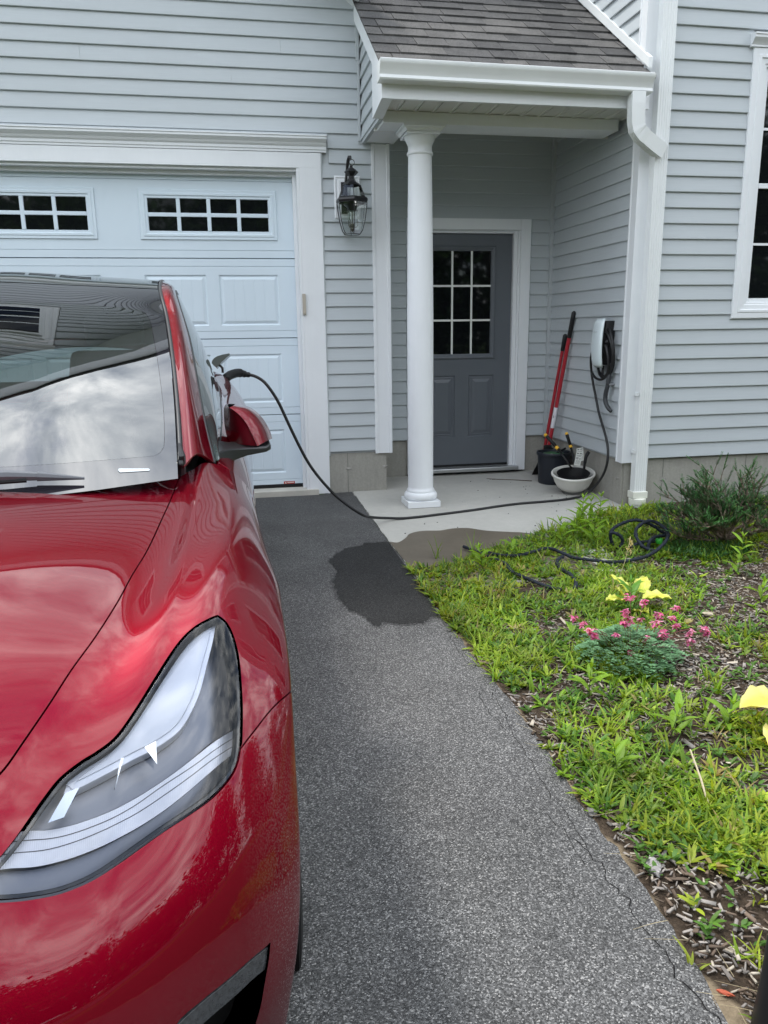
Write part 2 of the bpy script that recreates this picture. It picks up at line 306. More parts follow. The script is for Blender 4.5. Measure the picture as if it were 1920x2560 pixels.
# ---------------------------------------------------------------- ground
def asphalt_mat(name, tint=1.0, wet=False):
    m = bpy.data.materials.new(name); m.use_nodes = True; nt = m.node_tree; b = nt.nodes['Principled BSDF']; L = nt.links; N = nt.nodes
    tcn = N.new('ShaderNodeTexCoord')
    v = N.new('ShaderNodeTexVoronoi'); v.inputs['Scale'].default_value = 300; L.new(tcn.outputs['Object'], v.inputs['Vector'])
    sepc = N.new('ShaderNodeSeparateColor'); L.new(v.outputs['Color'], sepc.inputs[0])
    r = N.new('ShaderNodeValToRGB'); L.new(sepc.outputs[0], r.inputs[0]); e = r.color_ramp.elements
    st = [(0,.030),(.30,.065),(.60,.105),(.82,.16),(.94,.26),(1,.38)]
    if wet: st = [(p, c*.24) for p, c in st]
    e[0].position, e[0].color = st[0][0], (st[0][1],)*3+(1,); e[1].position, e[1].color = st[-1][0], (st[-1][1]*1.0, st[-1][1]*.97, st[-1][1]*.93, 1)
    for p, c in st[1:-1]: k = e.new(p); k.color = (c, c*.99, c*.98, 1)
    # grains stand out away from the wall, darker and more even close to it
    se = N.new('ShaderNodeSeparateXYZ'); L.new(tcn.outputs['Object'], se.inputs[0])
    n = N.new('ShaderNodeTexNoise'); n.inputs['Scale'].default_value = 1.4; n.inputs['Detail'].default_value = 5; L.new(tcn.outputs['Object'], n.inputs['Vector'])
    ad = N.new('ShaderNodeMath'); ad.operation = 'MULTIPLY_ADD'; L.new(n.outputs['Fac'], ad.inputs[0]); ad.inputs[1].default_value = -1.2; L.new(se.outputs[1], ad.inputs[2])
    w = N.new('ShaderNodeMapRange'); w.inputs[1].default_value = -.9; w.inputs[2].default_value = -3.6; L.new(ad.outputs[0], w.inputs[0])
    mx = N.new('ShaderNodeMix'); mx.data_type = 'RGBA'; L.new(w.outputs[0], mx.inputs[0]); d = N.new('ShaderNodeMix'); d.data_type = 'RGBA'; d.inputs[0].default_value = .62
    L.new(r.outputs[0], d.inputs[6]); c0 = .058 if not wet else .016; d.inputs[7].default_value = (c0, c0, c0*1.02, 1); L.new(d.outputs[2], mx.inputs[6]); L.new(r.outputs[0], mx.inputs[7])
    n2 = N.new('ShaderNodeTexNoise'); n2.inputs['Scale'].default_value = 3.2; n2.inputs['Detail'].default_value = 6; L.new(tcn.outputs['Object'], n2.inputs['Vector'])
    mr = N.new('ShaderNodeMapRange'); mr.inputs[1].default_value = .3; mr.inputs[2].default_value = .7; mr.inputs[3].default_value = .80*tint; mr.inputs[4].default_value = 1.14*tint; L.new(n2.outputs['Fac'], mr.inputs[0])
    m2 = N.new('ShaderNodeMix'); m2.data_type = 'RGBA'; m2.blend_type = 'MULTIPLY'; m2.inputs[0].default_value = 1; L.new(mx.outputs[2], m2.inputs[6]); L.new(mr.outputs[0], m2.inputs[7])
    L.new(m2.outputs[2], b.inputs['Base Color']); b.inputs['Roughness'].default_value = .65 if wet else .85; b.inputs['Specular IOR Level'].default_value = .2 if wet else .4
    bp = N.new('ShaderNodeBump'); bp.inputs['Strength'].default_value = .5 if wet else .8; bp.inputs['Distance'].default_value = .003; bp.invert = True
    L.new(v.outputs['Distance'], bp.inputs['Height']); L.new(bp.outputs[0], b.inputs['Normal'])
    return m
def jag(pts, step=.03, amp=.006, seed=0):
    rnd = random.Random(seed); out = []
    for a, b in zip(pts, pts[1:]):
        n = max(1, int(math.hypot(b[0]-a[0], b[1]-a[1])/step))
        for i in range(n):
            t = i/n; out.append((a[0]+(b[0]-a[0])*t+rnd.uniform(-amp, amp), a[1]+(b[1]-a[1])*t+rnd.uniform(-amp, amp)))
    out.append(pts[-1]); return out
def sheet(name, outline, mt, dz=0, thick=0, res=None, parent=None, zf=gz, kind='structure', wob=0):
    pts = [Vector((a, b)) for a, b in outline]; n = len(pts)
    extra = []
    if res:
        xs = [p.x for p in pts]; ys = [p.y for p in pts]; x = min(xs)
        while x < max(xs):
            y = min(ys)
            while y < max(ys):
                if inside((x, y), outline): extra.append(Vector((x+random.uniform(-.2,.2)*res, y+random.uniform(-.2,.2)*res)))
                y += res
            x += res
    r = delaunay_2d_cdt(pts+extra, [(i, (i+1) % n) for i in range(n)], [], 0, 1e-6)
    vs_ = [(p.x, p.y, zf(p.y)+dz+(wob*math.sin(p.x*7.1+p.y*3.3)*math.sin(p.y*5.7-p.x*2.9) if wob else 0)) for p in r[0]]
    fs = [tuple(f) for f in r[2] if inside((sum(r[0][i].x for i in f)/3, sum(r[0][i].y for i in f)/3), outline)]
    m = MB(); m.add(vs_, fs)
    if thick:
        back = {}
        for k, o in enumerate(r[3]):
            for q in o: back.setdefault(q, k)
        base = len(m.v); ring = [back[i] for i in range(n) if i in back]
        m.v += [(vs_[k][0], vs_[k][1], vs_[k][2]-thick) for k in ring]
        m.f += [(ring[i], ring[(i+1) % len(ring)], base+(i+1) % len(ring), base+i) for i in range(len(ring))]
    o = m.build(name, mt, parent, smooth=bool(res), angle=50)
    if kind and not parent: o['kind'] = kind
    return o

right_edge = jag([(.889,0.0),(.890,-.8),(.893,-1.5),(.903,-2.0),(.903,-2.73),(.907,-3.05),(.906,-3.33),(.928,-3.57),(.925,-4.0),(.911,-4.21),(.918,-4.5),(.914,-4.70),(.902,-4.86),(.884,-5.0),(.88,-6),(.88,-9)], .035, .006, 3)
dr = [(-3.6,-9.0),(-3.6,-.035)]+jag([(-3.6,-.035),(.70,-.035)], .05, .004, 4)[1:]+[(.715,-.004),(.89,0.0)]+right_edge[1:]
driveway = sheet('driveway', dr, asphalt_mat('asphalt'), thick=.05)
wet = jag([(.893,-1.51),(.751,-1.494),(.701,-1.555),(.606,-1.594),(.52,-1.727),(.484,-1.83),(.51,-2.001),(.462,-2.185),(.453,-2.427),(.48,-2.592),(.532,-2.704),(.561,-2.836),(.585,-2.846),(.61,-2.793),(.684,-2.834),(.796,-2.848),(.832,-2.786),(.885,-2.782)], .016, .009, 5)
wet = wet+[(.890,-2.55),(.895,-2.2),(.893,-1.8)]
cxw = sum(p[0] for p in wet)/len(wet); cyw = sum(p[1] for p in wet)/len(wet); rnd_ = random.Random(12)
damp = [(min(a+(a-cxw)/max(.05, math.hypot(a-cxw, b-cyw))*.022*(.4+rnd_.random()), .884), min(b+(b-cyw)/max(.05, math.hypot(a-cxw, b-cyw))*.022*(.4+rnd_.random()), -1.47)) for a, b in wet[:-3]]+[(.888,-2.5),(.890,-2.1),(.888,-1.7)]
sheet('damp_rim', damp, asphalt_mat('damp_asphalt', .62), dz=.0012, parent=driveway)
sheet('wet_patch', wet, asphalt_mat('wet_asphalt', wet=True), dz=.0025, parent=driveway)
M['crack'] = mat('crack', (.012,.012,.012), .95, .05)
def crack(pts, w, seed):
    q = jag(pts, .02, .008, seed); m = MB(); rnd = random.Random(seed)
    for (a, b), (c, d) in zip(q, q[1:]):
        t = Vector((c-a, d-b)); 
        if t.length < 1e-6: continue
        t.normalize(); n = Vector((-t.y, t.x)); w0 = w*rnd.uniform(.4, 1.2); w1 = w*rnd.uniform(.4, 1.2)
        m.add([(a+n.x*w0,b+n.y*w0,gz(b)+.0022),(a-n.x*w0,b-n.y*w0,gz(b)+.0022),(c-n.x*w1,d-n.y*w1,gz(d)+.0022),(c+n.x*w1,d+n.y*w1,gz(d)+.0022)], [(0,1,2,3)])
    m.build('crack', M['crack'], driveway, fix=False)
crack([(.875,-3.57),(.868,-3.74),(.849,-3.90),(.846,-4.05),(.838,-4.20),(.846,-4.35),(.840,-4.45)], .0008, 2)
crack([(.822,-4.40),(.847,-4.51),(.838,-4.58),(.855,-4.64),(.846,-4.71),(.858,-4.78),(.845,-4.87),(.852,-4.91),(.868,-4.98),(.860,-5.1)], .0012, 1)
crack([(.83,-3.55),(.82,-3.7),(.836,-3.82)], .0009, 6); crack([(.80,-4.30),(.815,-4.42),(.808,-4.52)], .0009, 8); crack([(.875,-2.95),(.862,-3.15),(.87,-3.3)], .0008, 9)
# porch slab
def slab_mat():
    m = mat('slab_concrete', (.45,.44,.405), .85, .25, noise=[(1.5,(1,1,1),1,.86,1.10),(24,(1,1,1),.25,.8,1.12),(160,(1,1,1),.22,.7,1.15)], bump=(90,(1,1,1),.25,.003)); return m
slab_o = [(.905,.0),(1.18,.0),(1.18,.53),(2.76,.53),(2.76,-.90),(2.80,-1.00),(2.2,-1.5),(2.05,-2.35)]+[(.95,-2.45)]+[(a+.006, b) for a, b in right_edge[::-1] if -2.4 < b < 0]
slab = sheet('porch_slab', slab_o, slab_mat(), dz=.0035, thick=.06)
wc_ = [(.897,-1.51)]+[tuple(p) for p in spline([(.905,-1.515),(.948,-1.539),(1.015,-1.452),(1.065,-1.357),(1.159,-1.309),(1.272,-1.325),(1.37,-1.295),(1.47,-1.309),(1.571,-1.40),(1.70,-1.46),(1.80,-1.507),(1.88,-1.60)], 5)]+[(1.95,-2.30),(.96,-2.44),(.914,-2.1),(.905,-1.8)]
sheet('wet_stain', wc_, mat('wet_concrete', (.125,.106,.080), .55, .3, noise=[(3,(1,1,1),1,.8,1.25),(40,(1,1,1),.3,.8,1.15)]), dz=.0058, parent=slab)
# little crumbs of debris on the slab
m = MB()
for _ in range(70):
    x, y = random.uniform(1.0, 2.7), random.uniform(-1.4, .35)
    if random.random() < .5: x, y = random.uniform(2.2, 2.7), random.uniform(-1.1, -.1)
    s = random.uniform(.002, .007); z = gz(y)+.0036
    ang = random.uniform(0, pi); pts = [(x+s*random.uniform(.6,1.5)*cos(ang+k*pi/2.5), y+s*random.uniform(.5,1.2)*sin(ang+k*pi/2.5), z) for k in range(5)]
    m.add(pts+[(x, y, z+s*.8)], [(k, (k+1) % 5, 5) for k in range(5)])
tag(m.build('debris', M['ink'], fix=False), 'dark crumbs scattered on the porch slab', 'debris', kind='stuff')
m = MB(); m.tube([(2.10,.22,gz(.2)+.010),(2.18,.17,gz(.2)+.008),(2.30,.12,gz(.1)+.008),(2.44,.03,gz(0)+.010)], [.0018,.003,.003,.004], 5); m.tube([(2.18,.17,gz(.2)+.008),(2.12,.14,gz(.1)+.014)], .0015, 4)
tag(m.build('twig', mat('twig_bark', (.10,.075,.055), .8)), 'thin dry twig lying on the slab in front of the black pot', 'twig')
# garden bed soil and surrounding lawn / street
def soil_mat():
    m = bpy.data.materials.new('bed_soil'); m.use_nodes = True; nt = m.node_tree; b = nt.nodes['Principled BSDF']; L = nt.links; N = nt.nodes
    tcn = N.new('ShaderNodeTexCoord'); n = N.new('ShaderNodeTexNoise'); n.inputs['Scale'].default_value = 55; n.inputs['Detail'].default_value = 8; n.inputs['Roughness'].default_value = .75; L.new(tcn.outputs['Object'], n.inputs['Vector'])
    r = N.new('ShaderNodeValToRGB'); L.new(n.outputs['Fac'], r.inputs[0]); e = r.color_ramp.elements; e[0].position = .32; e[0].color = (.020,.014,.010,1); e[1].position = .72; e[1].color = (.12,.088,.062,1)
    se = N.new('ShaderNodeSeparateXYZ'); L.new(tcn.outputs['Object'], se.inputs[0]); n2 = N.new('ShaderNodeTexNoise'); n2.inputs['Scale'].default_value = 9; L.new(tcn.outputs['Object'], n2.inputs['Vector'])
    ma = N.new('ShaderNodeMath'); ma.operation = 'MULTIPLY_ADD'; L.new(n2.outputs['Fac'], ma.inputs[0]); ma.inputs[1].default_value = -.16; L.new(se.outputs[0], ma.inputs[2])
    w = N.new('ShaderNodeMapRange'); w.inputs[1].default_value = .845; w.inputs[2].default_value = .815; L.new(ma.outputs[0], w.inputs[0])
    mx = N.new('ShaderNodeMix'); mx.data_type = 'RGBA'; L.new(w.outputs[0], mx.inputs[0]); L.new(r.outputs[0], mx.inputs[6]); s2 = N.new('ShaderNodeMix'); s2.data_type = 'RGBA'; L.new(n.outputs['Fac'], s2.inputs[0]); s2.inputs[6].default_value = (.10,.072,.045,1); s2.inputs[7].default_value = (.50,.40,.27,1)
    L.new(s2.outputs[2], mx.inputs[7]); L.new(mx.outputs[2], b.inputs['Base Color']); b.inputs['Roughness'].default_value = .95; b.inputs['Specular IOR Level'].default_value = .15
    bp = N.new('ShaderNodeBump'); bp.inputs['Strength'].default_value = 1; bp.inputs['Distance'].default_value = .012; L.new(n.outputs['Fac'], bp.inputs['Height']); L.new(bp.outputs[0], b.inputs['Normal']); return m
bed_o = [(a-.004, b) for a, b in right_edge if b < -2.2][::1]
bed_o = [(2.70,-.88),(2.0,-1.55),(1.5,-2.1),(.93,-2.2)]+bed_o+[(.88,-9.0),(9.0,-9.0),(9.0,-.88)]
bed = sheet('garden_bed', bed_o, soil_mat(), dz=-.002, res=.12, wob=.006)
m = MB(); m.add([(-90,-90,-.30),(90,-90,-.30),(90,90,-.30),(-90,90,-.30)], [(0,1,2,3)])
tag(m.build('ground', mat('far_lawn', (.060,.10,.025), .95, .1, noise=[(.35,(1,1,1),1,.7,1.25),(6,(1,1,1),.5,.7,1.3)]), fix=False), kind='structure')
m = MB(); m.add([(-90,-17,-.26),(90,-17,-.26),(90,-11.5,-.26),(-90,-11.5,-.26)], [(0,1,2,3)]); tag(m.build('road', mat('road_asphalt', (.07,.07,.07), .9), fix=False), kind='structure')
m = MB(); m.add([(-3.6,-11.5,-.252),(.9,-11.5,-.252),(.88,-9.0,gz(-9)),(-3.6,-9.0,gz(-9))], [(0,1,2,3)]); m.build('driveway_apron', bpy.data.materials['asphalt'], driveway, fix=False)
# ---------------------------------------------------------------- house
E0 = .1016
house = empty('house', 'grey blue clapboard house with white trim and a small porch roof', 'house')
def board(s0, s1, z0, h, frame, s0t=None, s1t=None, mt=None, dz=0):
    """one siding course: frame = (origin at s=0, along vector, outward vector)"""
    o, a, n = frame; s0t = s0 if s0t is None else s0t; s1t = s1 if s1t is None else s1t
    prof = [(.0005, 0), (.0165, 0.0), (.0185, .003), (.0180, .010), (.0040, h+.001), (.0005, h+.001)]
    vs = []
    for sb, st in ((s0, s0t), (s1, s1t)):
        for d, z in prof:
            s = sb + (st-sb)*z/h
            vs.append(tuple(o[i] + a[i]*s + n[i]*d for i in range(2)) + (z0+z,))
    m = MB(); m.add(vs, [(0,1,7,6),(1,2,8,7),(2,3,9,8),(3,4,10,9),(0,5,4,3,2,1),(6,7,8,9,10,11)])
    ob = m.build('siding_board', mt or M['siding'], house)
    return ob
def courses(segs, zb, frame, mt=None):
    for (s0, s1, k0, k1) in segs:
        for k in range(k0, k1): board(s0, s1, zb+k*E0, E0, frame, mt=mt)
FA = ((0, 0), (1, 0), (0, -1)); FB = ((0, .5), (1, 0), (0, -1)); FC = ((0, -.93), (1, 0), (0, -1))
FD = ((2.752, 0), (0, 1), (-1, 0)); FE = ((1.03, 0), (0, 1), (-1, 0))
ZB = .276
# garage front wall
courses([(.722, 1.09, 0, 21), (.772, 1.09, 21, 22)], ZB, FA)
courses([(.765, 1.09, 22, 23)], ZB, FA)
board(-3.4, .765, ZB+22.85*E0, .15*E0+.0, FA)
courses([(-3.4, -.35, 23, 24), (-.35, .995, 23, 24), (-3.4, .45, 24, 25), (.45, .995, 24, 25)], ZB, FA)
GS, GZ0, GXP = .80, 4.22, -2.05           # gable slope, soffit height above x = 0, peak x
def gab(x): return GZ0-GS*(x if x > GXP else 2*GXP-x)
for k in range(25, 57):
    cut = [-2.3, .1, -.9, .45, -1.6][k % 5]
    z = ZB+k*E0; xr = min(.995, (GZ0+.02-z)/GS); xl = max(-5.1, 2*GXP-(GZ0+.02-z)/GS)
    xt = min(.995, (GZ0+.02-z-E0)/GS)
    if xr-xl < .25: break
    if 3.74 < z+E0*.5 < 4.78:
        board(xl, -2.205, z, E0, FA); board(-1.095, xr, z, E0, FA, s1t=xt)
    elif cut < xr-.2: board(xl, cut, z, E0, FA); board(cut+.001, xr, z, E0, FA, s1t=xt)
    else: board(xl, xr, z, E0, FA, s1t=xt)
m = MB(); m.add([(-5.1,.028,2.6),(1.055,.028,2.6),(1.055,.028,3.46),(GXP,.028,gab(GXP)),(-5.1,.028,gab(-5.1)),(-5.1,.05,2.6),(1.055,.05,2.6),(1.055,.05,3.46),(GXP,.05,gab(GXP)),(-5.1,.05,gab(-5.1))], [(0,1,2,3,4),(9,8,7,6,5)]+[(i,(i+1)%5,5+(i+1)%5,5+i) for i in range(5)])
m.box(.545, 1.2, .002, .05, .26, 2.6); m.build('wall_core', M['siding_trim'], house)
m = MB(); m.box(-5.12, -5.1, -.03, 6, -.05, 3.2); m.box(-5.1, -2.3, .002, .05, -.05, 2.6); m.build('wall_end', M['siding_trim'], house)
# upper gable trim and soffit seen in the reflections
for sgn, xe in ((1, .99), (-1, 2*GXP-.99)):
    zp = gab(GXP); ze = gab(xe)
    m = MB(); m.extrude([(0,-.36,0),(0,.02,0),(0,.02,.02),(0,-.36,.02)], (xe,0,ze), (GXP,0,zp)); m.build('gable_soffit', M['white'], house)
    m = MB(); m.extrude([(0,-.385,-.02),(0,-.362,-.02),(0,-.362,.16),(0,-.385,.16)], (xe,0,ze), (GXP,0,zp)); m.build('rake_fascia', M['white'], house)
    m = MB(); m.extrude([(0,-.42,.165),(0,6,.165),(0,6,.19),(0,-.42,.19)], (xe+sgn*.02,0,ze-.01), (GXP,0,zp)); rf_ = m.build('upper_roof', None, house); roof_up = globals().get('roof_up') or []; roof_up = roof_up+[rf_]
# porch back wall, side wall and right wing
FU = ((0, 1.20), (1, 0), (0, -1))
courses([(.9, 2.75, 34, 52)], ZB, FU)
m = MB(); m.box(.6, 2.80, 1.202, 1.24, 3.2, 5.6); m.build('wall_core', M['siding_trim'], house)
m = MB(); m.box(.4, 2.80, .90, 1.20, 5.52, 5.56); m.build('upper_soffit', M['white'], house)
m = MB(); m.box(.4, 2.80, .875, .90, 5.50, 5.68); m.build('upper_fascia', M['white'], house)
m = MB(); m.add([(.38,.86,5.68),(2.8,.86,5.68),(2.8,5,8.4),(.38,5,8.4),(.38,.86,5.66),(2.8,.86,5.66),(2.8,5,8.38),(.38,5,8.38)], [(0,1,2,3),(7,6,5,4),(0,4,5,1),(1,5,6,2),(3,7,4,0)]); roof_up = globals().get('roof_up', []) + [m.build('upper_roof', None, house)]
courses([(1.2, 1.468, 0, 18)], ZB, FB); courses([(2.548, 2.73, 0, 18)], ZB, FB); courses([(1.2, 2.73, 18, 27)], ZB, FB)
def side_board(k, y0, y1): board(y0, y1, ZB+k*E0, E0, FD, mt=M['siding_side'])
for k in range(0, 27): side_board(k, -.853, .47)
slope = .70; RZ = 2.775; RY = -1.06
for k in range(27, 62):       # upper part of the side wall, trimmed along the porch roof
    z = ZB+k*E0; yb = RY + (z-RZ)/slope - .07
    if yb < .6: board(-.853, min(yb, 1.2), z, E0, FD, s1t=min(yb+E0/slope, 1.2), mt=M['siding_side'])
    else: board(-.853, 1.2, z, E0, FD, mt=M['siding_side'])
m = MB(); m.box(2.756, 2.80, -.88, .6, .262, 2.9); m.box(2.756, 2.80, -.88, 1.2, 2.9, 6.6); m.box(1.2, 2.75, .503, .55, 2.11, 3.3); m.box(1.2, 1.46, .503, .55, .27, 2.12); m.box(2.55, 2.75, .503, .55, .27, 2.12)
m.build('wall_core', M['siding_trim'], house)
m = MB(); m.box(2.80, 8.6, -.902, -.88, .262, 6.6); m.build('wall_core', M['siding_trim'], house)
XW = [(3.515, 4.72), (6.0, 7.2)]
for a_, b_ in XW: board(a_, b_, ZB+9*E0, .073, FC)
for k in range(0, 62):
    z = ZB+k*E0
    if k < 9 or 28 <= k < 36 or k >= 54: courses([(2.852, 5.3 if k % 2 else 4.9, k, k+1), (5.301 if k % 2 else 4.901, 8.5, k, k+1)], ZB, FC)
    else: courses([(2.852, XW[0][0], k, k+1), (XW[0][1], XW[1][0], k, k+1), (XW[1][1], 8.5, k, k+1)], ZB, FC)
# corner posts (fluted)
def corner_post(x0, x1, yf, z0, z1, name='corner_trim', side=None, mt=None):
    m = MB(); w = x1-x0; e = w*.16
    pr = [(0,.02,0),(0,-.022,0),(e,-.022,0),(e*1.15,-.016,0),(w-e*1.15,-.016,0),(w-e,-.022,0),(w,-.022,0),(w,.02,0)]
    m.extrude(pr, (x0, yf, z0), (x0, yf, z1))
    if side:       # return leg on the side wall
        pr = [(-.020,-.022,0),(-.020,side*.25,0),(-.015,side*.30,0),(-.015,side*.8,0),(-.020,side*.85,0),(-.020,side,0),(.004,side,0),(.004,.0,0),(0,-.022,0)]
        m.extrude(pr, (x0+.0005, yf, z0), (x0+.0005, yf, z1))
    m.build(name, mt or M['white'], house)
corner_post(1.086, 1.224, 0, .252, 2.562)
corner_post(2.752, 2.857, -.93, .25, 6.6, side=.075)
m = MB(); m.box(2.712, 2.752, .46, .50, .262, 3.02); m.build('inside_corner_trim', M['siding_trim'], house)
m = MB(); m.box(.700, .722, -.020, 0, .245, 2.5); m.build('casing_channel', M['siding_trim'], house, bevel=.002)
m = MB(); m.box(.992, 1.012, -.022, 0, 2.555, 3.10); m.box(.985, 1.010, -.024, 0, 3.10, 3.75); m.box(.992, 1.225, -.022, 0, 2.548, 2.566); m.build('channel_trim', M['siding_trim'], house, bevel=.002)
# foundation
m = MB(); m.box(.700, 1.178, .004, .3, -.2, .268); m.build('foundation', M['concrete'], house)
m = MB(); m.box(1.1785, 1.50, .512, .8, -.2, .268); m.box(1.15, 1.178, .3, .8, -.2, .268); m.build('foundation', M['concrete'], house)
m = MB(); m.box(2.54, 2.775, .512, .8, -.2, .268); m.build('foundation', M['concrete'], house)
m = MB(); m.box(2.762, 3.0, -.905, .8, -.25, .268); m.build('foundation', M['concrete'], house)
m = MB(); m.box(2.775, 8.6, -.918, -.905, -.35, .268); m.build('foundation', M['concrete'], house)
# form-tie patches and hairline joints in the concrete
M['patch'] = mat('tie_patch', (.36,.35,.32), .95, .1, noise=[(30,(1,1,1),1,.6,1.2)])
M['joint'] = mat('joint_line', (.10,.10,.09), .95, .1)
def tie(x, y, z, ax):
    m = MB(); n = 14; ring = []; r0_ = .016
    for k in range(n):
        r = r0_*random.uniform(.7, 1.35); a = 2*pi*k/n
        ring.append((r*1.5*cos(a), r*.8*sin(a)))
    c = [(0, 0, -.006)]+[(p, q, 0) for p, q in ring]
    if ax == 'y': vs = [(x+p, y+d, z+q) for p, q, d in c]
    else: vs = [(x+d, y+p, z+q) for p, q, d in c]
    m.add(vs, [(0, 1+k, 1+(k+1) % n) for k in range(n)]); m.build('form_tie_patch', M['patch'], house, fix=False)
for x, z in ((.865,.132), (1.168,.14)): tie(x, .0035, z, 'y')
for x, z in ((3.09,.105), (3.76,.095), (4.6,.1)): tie(x, -.919, z, 'y')
tie(2.7615, -.84, .12, 'x'); tie(2.7615, -.35, .05, 'x')
m = MB()
for x, y, z0, z1 in ((.862,.0025,-.06,.262), (3.085,-.9195,.13,.262), (3.082,-.9195,-.04,.08), (3.765,-.9195,.12,.262), (3.755,-.9195,-.1,.07)):
    m.box(x-.0012, x+.0012, y, y+.001, z0, z1)
m.build('formwork_joint', M['joint'], house)
# garage door casing and header
m = MB(); m.box(.548, .712, -.026, .03, gz(0)+.002, 2.474); m.build('door_casing', M['white'], house, bevel=.003)
m = MB(); m.box(-2.30, -2.13, -.026, .03, gz(0)+.002, 2.474); m.build('door_casing', M['white'], house, bevel=.003)
m = MB(); m.box(-2.30, .712, -.0265, .03, 2.371, 2.476); m.build('door_header', M['white'], house, bevel=.003)
m = MB(); m.extrude([(0,0,0),(0,-.030,0),(0,-.030,.014),(0,-.036,.018),(0,-.036,.036),(0,-.046,.046),(0,-.054,.060),(0,-.072,.076),(0,-.078,.082),(0,-.078,.096),(0,-.084,.099),(0,-.084,.106),(0,0,.112)], (-2.36, 0, 2.479), (.752, 0, 2.479)); m.build('header_crown', M['white'], house)
m = MB(); m.box(.530, .5475, -.024, .11, gz(0)+.002, 2.370); m.box(-2.13, .530, .0, .11, 2.352, 2.3705); m.box(-2.1295, -2.11, -.024, .11, gz(0)+.002, 2.37); m.build('door_jamb', M['white'], house)
m = MB(); m.box(.505, .530, .055, .098, -.03, 2.352); m.box(-2.11, .505, .055, .098, 2.325, 2.352); m.build('weather_stop', M['white'], house, bevel=.002)
m = MB(); m.box(.542, .566, -.044, -.0265, 1.335, 1.488); m.box(.549, .560, -.048, -.044, 1.345, 1.36); m.build('lock_bracket', mat('tan_plastic', (.42,.38,.32), .5), house, bevel=.002)
m = MB(); m.box(-2.2, .62, -.045, .6, -.3, -.014); m.build('garage_apron', mat('apron_concrete', (.50,.48,.43), .9, .2, noise=[(5,(1,1,1),1,.85,1.1)]), house, bevel=.004)
m = MB(); m.box(-2.1, .53, .6, .62, -.1, 2.4); m.build('garage_interior', M['dark_room'], house)

# garage door: four sections with long panels and a row of windows
gd = empty('garage_door', 'pale blue white sectional garage door with two rows of divided panes across the top', 'garage door', (-.79, .1, 0))
DX0, DX1 = -2.105, .528; YD = .10
zj = [.012, .575, 1.165, 1.752, 2.35]
def rect_relief(m, x0, x1, z0, z1, steps):      # concentric rectangular rings: list of (inset, depth)
    rings = []
    for ins, d in steps: rings.append([(x0+ins, YD-d, z0+ins), (x1-ins, YD-d, z0+ins), (x1-ins, YD-d, z1-ins), (x0+ins, YD-d, z1-ins)])
    for a, b in zip(rings, rings[1:]):
        for i in range(4): m.quad(a[i], a[(i+1) % 4], b[(i+1) % 4], b[i])
    return rings[-1]
def section_mesh(z0, z1, holes, last):
    m = MB(); m2 = [x for h in holes for x in h[:2]]
    xs = sorted([DX0, DX1]+m2); zlo, zhi = holes[0][2], holes[0][3]
    g = .004; zg = [z0+g, z0+.055, z0+.0585, zlo, zhi, z1-.0585, z1-.055, z1-g] if not last else [z0+g, z0+.042, z0+.0455, zlo, zhi, z1-.0585, z1-.055, z1-g]
    def col(x0, x1, za, zb, d=0): m.quad((x0, YD+d, za), (x1, YD+d, za), (x1, YD+d, zb), (x0, YD+d, zb))
    # full-width strips, with a fine V groove near each joint
    for a, b in ((0,1),(2,3),(4,5),(6,7)): col(DX0, DX1, zg[a], zg[b])
    for a, b in ((1,2),(5,6)):
        zm = (zg[a]+zg[b])/2
        m.quad((DX0,YD,zg[a]),(DX1,YD,zg[a]),(DX1,YD+.007,zm),(DX0,YD+.007,zm)); m.quad((DX0,YD+.007,zm),(DX1,YD+.007,zm),(DX1,YD,zg[b]),(DX0,YD,zg[b]))
    for i in range(0, len(xs), 2): col(xs[i], xs[i+1], zlo, zhi)
    # rolled top and bottom edges
    for z, s in ((zg[0], -1), (zg[-1], 1)):
        m.quad((DX0,YD,z),(DX1,YD,z),(DX1,YD+.02,z+s*.003),(DX0,YD+.02,z+s*.003))
    return m
pan_w = .445; wins = []
px = [(-.068+i*0 - j*.0, 0) for i in (0,) for j in (0,)]
panel_cols = [(-.068, .377), (-.605, -.160), (-1.243+.0, -.798-.0), (-1.780, -1.335)]
panel_cols = [(-.068, .377), (-.605, -.160), (-1.357, -.912), (-1.894, -1.449)]
for s_i in range(3):
    z0, z1 = zj[s_i], zj[s_i+1]; zlo = z0+.098; zhi = z1-.118
    hs = sorted([(a, b, zlo, zhi) for a, b in panel_cols])
    m = section_mesh(z0, z1, hs, s_i == 0)
    sec = m.build('door_section', M['door_white'], gd, fix=False)
    for a, b, zl, zh in hs:
        p = MB(); r = rect_relief(p, a, b, zl, zh, [(0,0),(.010,-.009),(.014,-.009),(.034,-.001)])
        xa, xb, za, zb = r[0][0], r[1][0], r[0][2], r[2][2]; n = 5; w = (xb-xa)/n
        for i in range(n):
            u0_, u1_ = xa+i*w, xa+(i+1)*w; gq = .003
            a0 = u0_+(gq if i else 0); a1 = u1_-(gq if i < n-1 else 0)
            p.quad((a0,YD+.001,za),(a1,YD+.001,za),(a1,YD+.001,zb),(a0,YD+.001,zb))
            if i < n-1:
                p.quad((a1,YD+.001,za),(u1_,YD+.0028,za),(u1_,YD+.0028,zb),(a1,YD+.001,zb)); p.quad((u1_,YD+.0028,za),(u1_+gq,YD+.001,za),(u1_+gq,YD+.001,zb),(u1_,YD+.0028,zb))
        p.build('raised_panel', M['door_white'], sec, fix=False)
z0, z1 = zj[3], zj[4]; wz0, wz1 = 1.880, 2.229
wcols = [(-.607, .383), (-1.896, -.906)]
m = section_mesh(z0, z1, sorted([(a+.02, b-.02, wz0+.02, wz1-.02) for a, b in wcols]), False); sec = m.build('door_section', M['door_white'], gd, fix=False)
